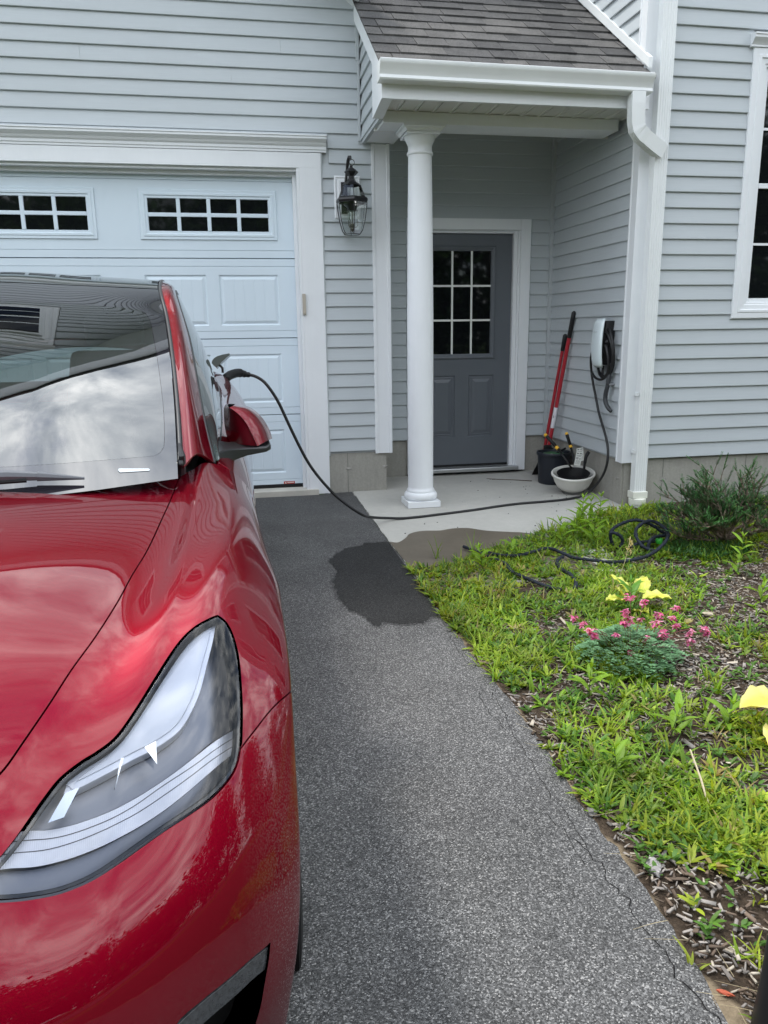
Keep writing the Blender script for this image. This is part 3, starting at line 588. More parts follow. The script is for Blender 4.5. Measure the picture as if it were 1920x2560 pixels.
for a, b in wcols:
    w = MB()
    rings = [(0,.0005),(.004,.010),(.022,.010),(.026,.014),(.040,.014),(.046,.007),(.060,.007),(.064,-.006)]
    r = rect_relief(w, a, b, wz0, wz1, rings)
    fr = w.build('window_frame', M['door_white'], gd, fix=False)
    ia, ib, iz0, iz1 = a+.062, b-.062, wz0+.062, wz1-.062; zm = (iz0+iz1)/2; wc = (ib-ia)/4
    for i in range(1, 4): q = MB(); x = ia+i*wc; q.box(x-.014, x+.014, YD-.010, YD+.006, iz0, iz1); q.build('muntin', M['door_white'], fr, bevel=.004)
    q = MB(); q.box(ia, ib, YD-.0095, YD+.0055, zm-.014, zm+.014); q.build('muntin', M['door_white'], fr, bevel=.004)
    for i in range(4):
        for za, zb in ((iz0, zm), (zm, iz1)):
            q = MB(); x0, x1 = ia+i*wc, ia+(i+1)*wc; t = random.uniform(-.0006, .0006)
            q.quad((x0,YD+.004+t,za),(x1,YD+.004-t,za),(x1,YD+.004-t,zb),(x0,YD+.004+t,zb)); q.build('pane', M['pane'], fr, fix=False)
m = MB(); m.box(DX0, DX1, YD+.022, YD+.04, .0, 2.35); m.build('door_backing', M['dark_room'], gd)
m = MB(); m.box(DX0, .53, YD-.004, YD+.02, -.034, .0115); m.build('bottom_seal', M['rubber'], gd, bevel=.003)
q = MB(); q.box(.352, .440, YD-.0020, YD-.0008, .016, .036); st = q.build('warning_sticker', mat('sticker_red', (.42,.03,.03), .4), gd)
q = MB()
q.add([(.360,YD-.0025,.019),(.374,YD-.0025,.019),(.367,YD-.0025,.033)], [(0,1,2)])
for i in range(6): x = .381+i*.009; q.quad((x,YD-.0025,.022),(x+.006,YD-.0025,.022),(x+.006,YD-.0025,.031),(x,YD-.0025,.031))
q.build('sticker_print', M['paper'], st, fix=False)
m = MB(); m.box(-1.0, -.7, YD-.035, YD-.004, .80, .83); m.build('handle', M['black_metal'], gd, bevel=.006)

# right wing windows
def wing_window(x0, x1, z0, z1, zmid=2.157, label=None):
    w = bpy.data.objects.new('window', None); COL.objects.link(w); w.parent = house
    yf = -.93; c = .112
    p = MB()
    pr = [(0,.0),(0,.022),(.006,.027),(.040,.027),(.046,.031),(.060,.031),(.066,.022),(.094,.020),(.098,.013),(c,.012),(c+.004,-.004)]
    rings = [[(x0+i,yf-d,z0+i),(x1-i,yf-d,z0+i),(x1-i,yf-d,z1-i),(x0+i,yf-d,z1-i)] for i, d in pr]
    for a, b in zip(rings, rings[1:]):
        for i in range(4): p.quad(a[i], a[(i+1) % 4], b[(i+1) % 4], b[i])
    p.build('casing', M['white'], w, fix=False)
    p = MB(); p.extrude([(0,0,0),(0,-.034,0),(0,-.034,.012),(0,-.044,.026),(0,-.060,.042),(0,-.066,.048),(0,-.066,.062),(0,-.072,.066),(0,-.072,.076),(0,0,.082)], (x0-.028,yf,z1), (x1+.028,yf,z1)); p.build('crown', M['white'], w)
    ix0, ix1, iz0, iz1 = x0+c, x1-c, z0+c, z1-c
    f = MB(); s_ = .030
    f.box(ix0,ix0+s_,yf+.004,yf+.02,iz0,iz1); f.box(ix1-s_,ix1,yf+.004,yf+.02,iz0,iz1); f.box(ix0+s_,ix1-s_,yf+.004,yf+.02,iz0,iz0+s_); f.box(ix0+s_,ix1-s_,yf+.004,yf+.02,iz1-s_,iz1)
    f.box(ix0+s_,ix1-s_,yf+.001,yf+.02,zmid-.017,zmid+.017); f.build('sash', M['white'], w, bevel=.003)
    for za, zb in ((iz0+s_, zmid-.017), (zmid+.017, iz1-s_)):
        q = MB(); q.quad((ix0+s_,yf+.014,za),(ix1-s_,yf+.014,za),(ix1-s_,yf+.014,zb),(ix0+s_,yf+.014,zb)); q.build('pane', M['pane'], w, fix=False)
        zm = (za+zb)/2; xm = (ix0+ix1)/2; q = MB(); q.box(ix0+s_,ix1-s_,yf+.007,yf+.013,zm-.008,zm+.008); q.box(xm-.008,xm+.008,yf+.0065,yf+.0125,za,zb); q.build('muntin', M['white'], w)
    return w
w1 = wing_window(3.515, 4.72, 1.262, 3.012); w2 = wing_window(6.0, 7.2, 1.262, 3.012)
w3 = wing_window(3.515, 4.72, 4.0, 5.65, 4.8); w4 = wing_window(6.0, 7.2, 4.0, 5.65, 4.8)
w5 = wing_window(-2.20, -1.10, 3.74, 4.75, 4.24)
for ch in w5.children: ch.location.y += .93

# porch: beam, soffit, fascia, gutter, roof
pr_ = M['white']
m = MB(); m.box(1.048, 2.700, -.70, -.46, 2.532, 2.604); m.build('porch_beam', pr_, house, bevel=.003)
m = MB(); m.box(1.0305, 1.26, -.66, .0, 2.556, 2.568); m.build('eave_return_soffit', pr_, house)
m = MB(); m.box(1.020, 1.047, -.70, -.022, 2.548, 2.60); m.build('eave_return_edge', M['siding_trim'], house, bevel=.003)
m = MB()
z = 2.5725
while z < 3.4:
    yb = RY+.03+(z-RZ)/slope+.10; yt = yb+E0/slope
    if yb < -.12: board(max(yb,-.68), -.012, z, E0, FE, s0t=max(yt,-.68) if yt < -.02 else -.03, mt=M['siding_side'])
    z += E0
def cheek(m, x0, x1): m.add([(x0,-.69,2.57),(x0,.0,2.57),(x0,.0,3.42),(x0,-.69,2.93),(x1,-.69,2.57),(x1,.0,2.57),(x1,.0,3.42),(x1,-.69,2.93)], [(0,1,2,3),(7,6,5,4),(0,3,7,4),(3,2,6,7)])
m = MB(); cheek(m, 1.033, 1.06); m.build('cheek_wall', M['siding_trim'], house)
# soffit panels
sf = bpy.data.objects.new('soffit', None); COL.objects.link(sf); sf.parent = house
M['soffit'] = mat('soffit_vinyl', (.72,.72,.68), .5, .3)
def vent_mat():
    m = mat('soffit_vented', (.70,.70,.66), .5, .3); nt = m.node_tree; b = nt.nodes['Principled BSDF']
    tcn = nt.nodes.new('ShaderNodeTexCoord'); v = nt.nodes.new('ShaderNodeTexVoronoi'); v.inputs['Scale'].default_value = 160; v.inputs['Randomness'].default_value = 0
    nt.links.new(tcn.outputs['Object'], v.inputs['Vector']); r = nt.nodes.new('ShaderNodeValToRGB'); nt.links.new(v.outputs['Distance'], r.inputs[0])
    r.color_ramp.elements[0].position = .2; r.color_ramp.elements[0].color = (.28,.28,.27,1); r.color_ramp.elements[1].position = .34; r.color_ramp.elements[1].color = (.70,.70,.66,1)
    nt.links.new(r.outputs[0], b.inputs['Base Color']); return m
M['vent'] = vent_mat()
n = 14; x = 1.02; wv = (2.735-1.02)/n
for i in range(n):
    q = MB(); a = x+i*wv; b = a+wv
    q.extrude([(0.003,0,0),(.014,0,0),(.020,0,.007),(wv-.020,0,.007),(wv-.014,0,0),(wv-.003,0,0),(wv-.003,0,.013),(.003,0,.013)], (a,-.998,2.600), (a,-.695,2.600)); q.build('soffit_panel', M['vent'], sf)
m = MB(); m.box(1.03, 2.74, -.71, -.44, 2.6125, 2.63); m.build('soffit_backing', M['soffit'], house)
m = MB(); m.box(1.03, 2.75, -.47, -.459, 2.532, 3.06); m.box(1.19, 2.75, -.47, .5, 3.02, 3.04); m.box(1.19, 1.2, -.47, .5, 2.62, 3.04); m.build('porch_ceiling', M['soffit'], house)
m = MB(); m.box(.985, 2.745, -1.022, -.999, 2.588, 2.765); m.build('fascia', pr_, house, bevel=.002)
m = MB(); m.extrude([(0,0,0),(0,-.085,.004),(0,-.090,.012),(0,-.085,.03),(0,-.095,.06),(0,-.112,.082),(0,-.118,.095),(0,-.118,.108),(0,-.110,.112),(0,-.108,.104),(0,-.104,.09),(0,-.0,.09)], (.952, -1.0225, 2.668), (2.712, -1.0225, 2.660))
gut = m.build('gutter', M['white_metal'], house, smooth=True, angle=30)
for xa_, za_ in ((.9505,2.668),(2.7125,2.660)):
    q = MB(); q.extrude([(0,0,0),(0,-.085,.004),(0,-.090,.012),(0,-.085,.03),(0,-.095,.06),(0,-.112,.082),(0,-.118,.095),(0,-.118,.108),(0,0,.10)], (xa_,-1.0225,za_), (xa_+.003,-1.0225,za_)); q.build('gutter_end_cap', M['white_metal'], gut)
# left rake board
dv = Vector((0, 1, slope)).normalized(); nv = Vector((0, -slope, 1)).normalized()
def rake(name, x0, x1, ya, yb, lo, hi, mt, z_of=lambda y: RZ+(y-RY)*slope):
    m = MB(); vs = []
    for y in (ya, yb):
        z = z_of(y)
        for xx, d in ((x0, lo), (x1, lo), (x1, hi), (x0, hi)): vs.append((xx, y, z+d))
    m.add(vs, [(0,1,5,4),(1,2,6,5),(2,3,7,6),(3,0,4,7),(0,3,2,1),(4,5,6,7)]); return m.build(name, mt, house, bevel=.002)
rake('rake_board', .978, 1.030, -1.00, .0, -.155, -.012, pr_)
m = MB(); m.box(.9795, 1.05, -1.0235, -.69, 2.5895, 2.78); m.build('eave_return_block', pr_, house)
m = MB(); m.add([(.980,-1.02,2.592),(1.045,-1.02,2.592),(1.045,-.66,2.556),(.980,-.66,2.80),(.980,-1.02,2.72),(.98,-.80,2.60)], [(0,5,3,4),(0,1,2,5)]); m.build('eave_return', pr_, house)
m = MB(); m.add([(.979,-1.022,2.590),(.979,-.70,2.552),(.979,-.70,2.90),(.979,-1.022,2.70),(1.046,-1.022,2.590),(1.046,-.70,2.552),(1.046,-.70,2.90),(1.046,-1.022,2.70)], [(0,1,2,3),(4,7,6,5),(0,4,5,1),(1,5,6,2),(0,3,7,4)]); m.build('eave_return_box', pr_, house)
# porch roof: sheathing plus individual shingles
proof = bpy.data.objects.new('porch_roof', None); COL.objects.link(proof); proof.parent = house
def shingle_mat():
    m = bpy.data.materials.new('asphalt_shingle'); m.use_nodes = True; nt = m.node_tree; b = nt.nodes['Principled BSDF']; L = nt.links
    b.inputs['Roughness'].default_value = .95; b.inputs['Specular IOR Level'].default_value = .2
    oi = nt.nodes.new('ShaderNodeObjectInfo'); tcn = nt.nodes.new('ShaderNodeTexCoord')
    r = nt.nodes.new('ShaderNodeValToRGB'); L.new(oi.outputs['Random'], r.inputs[0]); e = r.color_ramp.elements
    e[0].color = (.066,.066,.068,1); e[1].color = (.118,.116,.114,1); k = e.new(.5); k.color = (.090,.090,.091,1)
    n = nt.nodes.new('ShaderNodeTexNoise'); n.inputs['Scale'].default_value = 260; n.inputs['Detail'].default_value = 2; L.new(tcn.outputs['Object'], n.inputs['Vector'])
    r2 = nt.nodes.new('ShaderNodeValToRGB'); L.new(n.outputs['Fac'], r2.inputs[0]); r2.color_ramp.elements[0].position = .36; r2.color_ramp.elements[0].color = (.35,.35,.36,1); r2.color_ramp.elements[1].position = .66; r2.color_ramp.elements[1].color = (1.75,1.70,1.64,1)
    n3 = nt.nodes.new('ShaderNodeTexNoise'); n3.inputs['Scale'].default_value = 7; L.new(tcn.outputs['Object'], n3.inputs['Vector'])
    mx = nt.nodes.new('ShaderNodeMix'); mx.data_type = 'RGBA'; mx.blend_type = 'MULTIPLY'; mx.inputs[0].default_value = 1; L.new(r.outputs[0], mx.inputs[6]); L.new(r2.outputs[0], mx.inputs[7])
    m2 = nt.nodes.new('ShaderNodeMix'); m2.data_type = 'RGBA'; m2.blend_type = 'OVERLAY'; m2.inputs[0].default_value = .35; L.new(mx.outputs[2], m2.inputs[6]); L.new(n3.outputs['Fac'], m2.inputs[7])
    L.new(m2.outputs[2], b.inputs['Base Color']); bp = nt.nodes.new('ShaderNodeBump'); bp.inputs['Strength'].default_value = .6; bp.inputs['Distance'].default_value = .002; L.new(n.outputs['Fac'], bp.inputs['Height']); L.new(bp.outputs[0], b.inputs['Normal'])
    return m
M['shingle'] = shingle_mat()
[r_.data.materials.append(M['shingle']) for r_ in roof_up]
def rp(x, s, h): # point on the porch roof, s along the slope from the eave, h above it
    p = Vector((x, RY, RZ))+dv*s+nv*h; return (p.x, p.y, p.z)
q = MB(); q.add([rp(.965,-.02,-.012),rp(2.75,-.02,-.012),rp(2.75,2.2,-.012),rp(.965,2.2,-.012),rp(.965,-.02,0),rp(2.75,-.02,0),rp(2.75,2.2,0),rp(.965,2.2,0)], [(0,3,2,1),(4,5,6,7),(0,1,5,4),(1,2,6,5),(2,3,7,6),(3,0,4,7)])
q.build('roof_deck', M['black_plastic'], proof)
EX = .160
for r_ in range(15):
    x = .955-random.uniform(0, .2); alt = 0
    while x < 2.745:
        w = random.choice([.16,.18,.21,.25,.30]); x1 = min(x+w, 2.746); xa = max(x, .955)
        if x1-xa > .03:
            th = .0105 if alt % 2 else .0060; s0 = r_*EX-.012+(-.006 if alt % 2 else .006)*random.random(); s1 = (r_+1)*EX+.03
            q = MB(); g = .0022; sk = random.uniform(-.003, .003)
            j = [random.uniform(-.002, .002) for _ in range(4)]
            q.add([rp(xa+g,s0+j[0],.001),rp(x1-g,s0+j[1],.001),rp(x1-g+sk,s1,.001),rp(xa+g+sk,s1,.001),rp(xa+g,s0+j[0],.006+th),rp(x1-g,s0+j[1],.006+th+j[2]*.5),rp(x1-g+sk,s1,.0022),rp(xa+g+sk,s1,.0022)],
                  [(4,5,6,7),(0,1,5,4),(1,2,6,5),(3,0,4,7)])
            q.build('shingle', M['shingle'], proof, fix=False)
        x = x1 if x1 > x else x+w; alt += 1
        if x1 >= 2.746: break
rake('rake_flashing', 2.726, 2.752, -1.02, .65, .03, .095, M['white_metal'])
# column
colm = bpy.data.objects.new('porch_column', None); COL.objects.link(colm); colm.parent = house
cx, cyy = 1.325, -.57; bz = gz(cyy)+.004
q = MB(); q.box(cx-.122, cx+.122, cyy-.122, cyy+.122, bz, bz+.046); q.build('plinth', M['white'], colm, bevel=.003)
q = MB(); q.lathe([(.090,bz+.044),(.112,bz+.047),(.121,bz+.058),(.124,bz+.072),(.121,bz+.088),(.112,bz+.100),(.103,bz+.104),(.104,bz+.112),(.100,bz+.122),(.095,bz+.128),(.0935,bz+.14)], (cx,cyy,0), 48); q.build('column_base', M['white'], colm, smooth=True, angle=50)
q = MB(); q.lathe([(.0935,bz+.10),(.0935,.6),(.093,1.3),(.087,1.9),(.081,2.30),(.080,2.385)], (cx,cyy,0), 64); q.build('shaft', M['white'], colm, smooth='all')
q = MB(); q.lathe([(.080,2.36),(.088,2.365),(.090,2.372),(.088,2.380),(.083,2.382),(.081,2.40),(.081,2.425),(.086,2.430),(.087,2.437),(.096,2.452),(.104,2.470),(.106,2.478),(.108,2.49)], (cx,cyy,0), 48)
q.build('capital', M['white'], colm, smooth=True, angle=50)
q = MB(); q.extrude([(-.112,-.112,0),(.112,-.112,0),(.112,.112,0),(-.112,.112,0)], (cx,cyy,2.478), (cx,cyy,2.494)); 
vs_ = []
for h, w_ in ((2.494,.118),(2.500,.120),(2.512,.128),(2.518,.142),(2.531,.142)):
    vs_ += [(cx-w_,cyy-w_,h),(cx+w_,cyy-w_,h),(cx+w_,cyy+w_,h),(cx-w_,cyy+w_,h)]
q.add(vs_, [(i*4+k, i*4+(k+1) % 4, (i+1)*4+(k+1) % 4, (i+1)*4+k) for i in range(4) for k in range(4)]+[(16,17,18,19)]); q.build('abacus', M['white'], colm)
# downspout with ribbed pipe, the elbow from the porch gutter and the ground adapter
ds = bpy.data.objects.new('downspout', None); COL.objects.link(ds); ds.parent = house
def ribbed(x0, x1, y0, y1, n=5, d=.004):   # closed profile in xy with ribs on the front and left sides
    p = []; w = (x1-x0)/(n*2+1)
    for i in range(n*2+1):
        a = x0+i*w; dd = d if i % 2 else 0
        p += [(a+.0008, y0+dd), (a+w-.0008, y0+dd)]
    nn = 3; w = (y1-y0)/(nn*2+1)
    for i in range(nn*2+1):
        a = y0+i*w; dd = -d if i % 2 else 0
        p += [(x1+dd, a+.0008), (x1+dd, a+w-.0008)]
    p += [(x0, y1)]
    for i in reversed(range(nn*2+1)):
        a = y0+i*w; dd = d if i % 2 else 0
        p += [(x0+dd, a+w-.0008), (x0+dd, a+.0008)]
    return p
prof = ribbed(2.812, 2.907, -1.012, -.945, 5, .0022)
q = MB(); q.extrude([(a, b, 0) for a, b in prof], (0,0,.745), (0,0,6.6)); q.build('pipe', M['white_metal'], ds)
q = MB(); q.extrude([((a-2.86)*.965+2.86, (b+.98)*.965-.98, 0) for a, b in prof], (0,0,.02), (0,0,.75)); q.build('pipe', M['white_metal'], ds)
q = MB(); pa = [(2.622,-1.085,2.668),(2.622,-1.085,2.60),(2.625,-1.082,2.53),(2.630,-1.08,2.49)]
pb = [(2.632,-1.08,2.475),(2.640,-1.078,2.455),(2.655,-1.075,2.437),(2.672,-1.07,2.424),(2.70,-1.062,2.408),(2.75,-1.045,2.385),(2.80,-1.03,2.362),(2.842,-1.02,2.343),(2.853,-1.016,2.338)]
path = [Vector(p) for p in pa+pb]; rings = []; base = ribbed(-.046, .046, -.033, .033, 4, .006)
for i, p in enumerate(path):
    t = (path[min(i+1, len(path)-1)]-path[max(0, i-1)]).normalized(); side = Vector((0,-1,0)); u_ = side.cross(t).normalized(); f_ = t.cross(u_).normalized()
    wig = 1+(.03*((i % 2)*2-1) if 3 < i < 9 else 0)
    rings.append([p+u_*a*wig+f_*(-b)*wig*-1 for a, b in base])
nb = len(base); q.add([v for r_ in rings for v in r_], [(i*nb+k, i*nb+(k+1) % nb, (i+1)*nb+(k+1) % nb, (i+1)*nb+k) for i in range(len(path)-1) for k in range(nb)]+[tuple(range((len(path)-1)*nb, len(path)*nb))])
q.build('elbow', M['white_metal'], ds)
q = MB(); q.box(2.802, 2.917, -1.022, -.935, -.005, .046); q.build('adapter', M['pvc'], ds, bevel=.004)
q = MB(); q.lathe([(.040,-.052),(.060,-.050),(.062,-.044),(.062,-.010),(.058,-.006),(.04,-.004)], (2.858,-.98,0), 32); q.build('adapter_collar', M['pvc'], ds, smooth=True)
q = MB(); q.lathe([(.055,-.25),(.055,-.048)], (2.858,-.98,0), 32); q.build('drain_pipe', M['white'], ds, smooth=True)
q = MB(); q.box(2.804, 2.812, -1.0, -.95, .735, .76); q.box(2.804, 2.812, -1.0, -.95, .325, .35); q.build('strap_screw', M['white_metal'], ds)

# entry door
def sc(x, z, y=.545): k = (y+6.0987)/(.5+6.0987); return (x*k, 1.2154+(z-1.2154)*k)
ed = empty('entry_door', 'slate blue half glazed entry door with nine panes under the porch', 'door', (1.98, .545, 0))
yd = .545
x0, z0 = sc(1.575, .040); x1, z1 = sc(2.384, 1.990); gx0, gz0 = sc(1.690, 1.000); gx1, gz1 = sc(2.202, 1.866)
fx0, fz0 = sc(1.648, .962); fx1, fz1 = sc(2.243, 1.896)
q = MB(); pls = [(1.715,1.895),(2.013,2.240)]; pz0, pz1 = .285, .822
xs = [x0, sc(1.662,0)[0], sc(1.891,0)[0], sc(2.013,0)[0], sc(2.242,0)[0], x1]
zs = [z0, sc(0,.283)[1], sc(0,.822)[1], fz0, fz1, z1]
def dq(a, b, c, d): q.quad((a,yd,c),(b,yd,c),(b,yd,d),(a,yd,d))
dq(x0,x1,zs[0],zs[1]); dq(x0,xs[1],zs[1],zs[2]); dq(xs[2],xs[3],zs[1],zs[2]); dq(xs[4],x1,zs[1],zs[2]); dq(x0,x1,zs[2],zs[3]); dq(x0,fx0,zs[3],zs[4]); dq(fx1,x1,zs[3],zs[4]); dq(x0,x1,zs[4],zs[5])
q.quad((x1,yd,z0),(x1,yd+.045,z0),(x1,yd+.045,z1),(x1,yd,z1))
q.build('slab', M['entry_paint'], ed, fix=False)
for a, b in ((xs[1],xs[2]),(xs[3],xs[4])):
    p = MB(); YD_ = YD; YD = yd
    r = rect_relief(p, a, b, zs[1], zs[2], [(0,0),(.008,-.010),(.016,-.010),(.024,-.006),(.030,-.010),(.060,.0)]); p.quad(*r); YD = YD_
    p.build('raised_panel', M['entry_paint'], ed, fix=False)
p = MB(); YD_ = YD; YD = yd; rect_relief(p, fx0, fx1, fz0, fz1, [(0,0),(.003,.010),(.012,.014),(.022,.012),(.032,.006),(.042,.004),(.044,-.012)]); YD = YD_
p.build('light_frame', M['entry_paint'], ed, fix=False)
wc = (fx1-fx0-.084)/3; hc = (fz1-fz0-.084)/3; ax, az = fx0+.042, fz0+.042
for i in range(3):
    for j in range(3):
        q = MB(); t = random.uniform(-.0008,.0008); q.quad((ax+i*wc,yd+.010+t,az+j*hc),(ax+(i+1)*wc,yd+.010-t,az+j*hc),(ax+(i+1)*wc,yd+.010-t,az+(j+1)*hc),(ax+i*wc,yd+.010+t,az+(j+1)*hc)); q.build('pane', M['pane'], ed, fix=False)
for i in (1, 2):
    q = MB(); q.box(ax+i*wc-.008, ax+i*wc+.008, yd+.001, yd+.008, az, az+3*hc); q.build('muntin', M['paper'], ed)
    q = MB(); q.box(ax, ax+3*wc, yd+.0005, yd+.0075, az+i*hc-.008, az+i*hc+.008); q.build('muntin', M['paper'], ed)
q = MB(); q.lathe([(.0,-.07),(.02,-.068),(.028,-.055),(.028,-.045),(.012,-.03),(.012,-.01),(.03,-.008),(.03,0)], (0,0,0), 20)
kb = q.build('knob', M['alu'], ed, smooth=True); kb.rotation_euler = (-pi/2, 0, 0); kb.location = (x0+.065, yd, .95)
# casing and jamb of the entry
m = MB(); m.box(2.452, 2.541, .470, .51, -.030, 2.110); m.build('door_casing', M['white'], house, bevel=.003)
m = MB(); m.box(1.462, 1.556, .470, .51, -.030, 2.110); m.build('door_casing', M['white'], house, bevel=.003)
m = MB(); m.box(1.556, 2.452, .4705, .51, 2.022, 2.1095); m.build('door_casing', M['white'], house, bevel=.003)
m = MB(); m.box(x1+.003, 2.46, .5105, .62, -.02, 2.03); m.box(1.55, x0-.003, .5105, .62, -.02, 2.03); m.box(x0-.003, x1+.003, .5105, .62, z1+.003, 2.03); m.box(2.436,2.4515,.49,.51,-.02,2.02); m.box(1.5565,1.571,.49,.51,-.02,2.02); m.build('door_jamb', M['white'], house)
m = MB(); m.box(1.50, 2.47, .43, .60, -.022, .012); m.build('threshold', M['alu'], house, bevel=.006)
m = MB(); m.box(x0, x1, .548, .60, .012, z0+.001); m.build('door_sweep', M['rubber'], house)
m = MB(); m.box(1.47, 2.54, .53, .7, -.2, -.023); m.box(1.3, 2.7, .62, .66, -.02, 2.6); m.build('entry_backing', M['dark_room'], house)
# porch lantern
ln = empty('wall_lantern', 'black glass carriage lantern hanging on the wall beside the garage', 'lantern', (.905, -.03, 2.1))
q = MB(); YD_ = YD; YD = -.0145; r = rect_relief(q, .806, 1.000, 2.028, 2.326, [(0,-.014),(0,.004),(.010,.008),(.018,.004),(.026,.004),(.032,.009)]); q.quad(*r); YD = YD_
q.build('mounting_block', M['white'], ln, fix=False)
lx, ly = .912, -.175; 
def hexring(r, z, ph=pi/6): return [(lx+r*cos(ph+k*pi/3), ly+r*sin(ph+k*pi/3), z) for k in range(6)]
lv = [(.118,2.112),(.112,2.06),(.100,1.99),(.080,1.925),(.060,1.898)]       # lower body
uvp = [(.103,2.150),(.068,2.232),(.054,2.240)]
def lfix(z): return z
q = MB(); rim = [(.104,2.152),(.112,2.149),(.122,2.140),(.124,2.128),(.118,2.114),(.106,2.112)]
vs_ = [v for r, z in rim for v in hexring(r, z)]; q.add(vs_, [(i*6+k, i*6+(k+1) % 6, (i+1)*6+(k+1) % 6, (i+1)*6+k) for i in range(len(rim)-1) for k in range(6)]); q.build('rim', M['black_metal'], ln, fix=False)
q = MB()
for k in range(6):
    a = [hexring(r, z)[k] for r, z in lv]; q.tube(a, .0028, 6); q.tube([hexring(r, z)[k] for r, z in uvp[:2]], .0028, 6)
bt = hexring(*lv[-1]); q.tube(bt+[bt[0]], .0026, 6); q.build('cage', M['black_metal'], ln)
for k in range(6):
    p = MB(); L_ = [(hexring(r*.985, z)[k], hexring(r*.985, z)[(k+1) % 6]) for r, z in lv]
    for a, b in zip(L_, L_[1:]): p.quad(a[0], a[1], b[1], b[0])
    p.quad(hexring(uvp[0][0]*.98,uvp[0][1])[k], hexring(uvp[0][0]*.98,uvp[0][1])[(k+1)%6], hexring(uvp[1][0]*.98,uvp[1][1])[(k+1)%6], hexring(uvp[1][0]*.98,uvp[1][1])[k])
    p.build('glass_panel', M['clear'], ln, fix=False)
q = MB(); q.lathe([(.069,2.231),(.070,2.236),(.060,2.243),(.052,2.250),(.034,2.258),(.028,2.272),(.022,2.282),(.022,2.296),(.034,2.304),(.048,2.318),(.052,2.324),(.040,2.334),(.030,2.344),(.018,2.350),(.012,2.354),(.010,2.366),(.004,2.372)], (lx,ly,0), 6); q.build('cap', M['black_metal'], ln)
q = MB(); q.lathe([(.03,2.112),(.062,2.108),(.060,2.100),(.040,2.085),(.034,2.06),(.0,2.055)], (lx,ly,0), 20); q.build('socket_cup', M['black_metal'], ln, smooth=True)
q = MB(); q.tube([(lx,ly,2.06),(lx,ly,1.975)], .004, 8); q.lathe([(.0,1.975),(.018,1.973),(.020,1.955),(.014,1.945),(.016,1.935),(.006,1.920),(0,1.915)], (lx,ly,0), 12)
for a in (0, 2.1, 4.2): q.tube([(lx,ly,1.95),(lx+.030*cos(a),ly+.030*sin(a),1.948),(lx+.040*cos(a),ly+.040*sin(a),1.965),(lx+.040*cos(a),ly+.040*sin(a),2.0)], .0032, 6)
q.build('candle_cluster', mat('aged_brass', (.10,.095,.07), .4, .5, metal=.6), ln, smooth=True)
q = MB()
for a in (0, 2.1, 4.2): q.lathe([(.0055,1.98),(.0055,2.02),(.008,2.03),(.009,2.045),(.004,2.065),(0,2.07)], (lx+.040*cos(a),ly+.040*sin(a),0), 8)
q.build('bulbs', M['clear'], ln, smooth=True)
q = MB(); q.tube([(.878,-.03,2.13),(.878,-.09,2.20),(.885,-.10,2.29),(.893,-.105,2.36),(.898,-.12,2.41),(.903,-.145,2.430),(.908,-.165,2.428),(.911,-.172,2.408)], [.014,.013,.011,.011,.012,.012,.010,.007], 8); q.box(.855,.901,-.035,-.015,2.06,2.28); q.build('bracket', M['black_metal'], ln, bevel=.002)
q = MB(); q.tube([(lx+.018*cos(a*pi/8)+.006, ly, 2.388+.020*sin(a*pi/8)) for a in range(17)], .0026, 6); q.build('hanging_ring', M['black_metal'], ln)
# ---------------------------------------------------------------- car
def paint_mat():
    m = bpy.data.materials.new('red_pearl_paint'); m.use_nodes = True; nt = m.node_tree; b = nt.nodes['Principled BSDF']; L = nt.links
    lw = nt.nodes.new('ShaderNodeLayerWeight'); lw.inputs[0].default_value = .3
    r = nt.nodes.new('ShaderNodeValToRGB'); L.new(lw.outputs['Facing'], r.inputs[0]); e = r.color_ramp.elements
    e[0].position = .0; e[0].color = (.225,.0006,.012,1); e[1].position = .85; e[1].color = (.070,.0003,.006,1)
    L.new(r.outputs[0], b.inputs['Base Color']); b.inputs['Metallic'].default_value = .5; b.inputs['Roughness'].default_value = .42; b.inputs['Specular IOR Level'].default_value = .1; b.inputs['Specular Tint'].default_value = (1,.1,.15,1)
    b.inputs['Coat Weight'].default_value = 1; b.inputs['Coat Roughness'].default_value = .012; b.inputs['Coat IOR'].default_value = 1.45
    tcn = nt.nodes.new('ShaderNodeTexCoord'); v = nt.nodes.new('ShaderNodeTexNoise'); v.inputs['Scale'].default_value = 900; v.inputs['Detail'].default_value = 1
    L.new(tcn.outputs['Object'], v.inputs['Vector']); bp = nt.nodes.new('ShaderNodeBump'); bp.inputs['Strength'].default_value = .10; bp.inputs['Distance'].default_value = .0006
    L.new(v.outputs['Fac'], bp.inputs['Height']); L.new(bp.outputs[0], b.inputs['Normal'])
    # road dust low on the bumper
    return m
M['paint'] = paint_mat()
M['car_black'] = mat('car_gloss_black', (.006,.006,.007), .06, .5, ior=1.5)
M['car_trim'] = mat('car_satin_black', (.018,.019,.021), .35, .5)
M['car_void'] = mat('car_underside', (.006,.006,.006), .9, .1)
M['car_glass'] = glass_mat('windscreen_glass', (.26,.33,.32), 1.7, 0, .16)
M['car_frit'] = mat('windscreen_border', (.016,.015,.020), .0, .5, ior=2.25)
M['roof_glass'] = mat('roof_glass', (.008,.011,.012), .015, .5, ior=1.62)
M['lens'] = glass_mat('headlight_lens', (.93,.94,.97), 1.5, 0, .0)
M['side_glass'] = mat('side_glass', (.05,.065,.065), .02, .5, ior=1.6)
car = empty('electric_car', 'glossy red electric hatchback plugged in on the driveway, front corner close by', 'car', (XC, -3.0, 0))
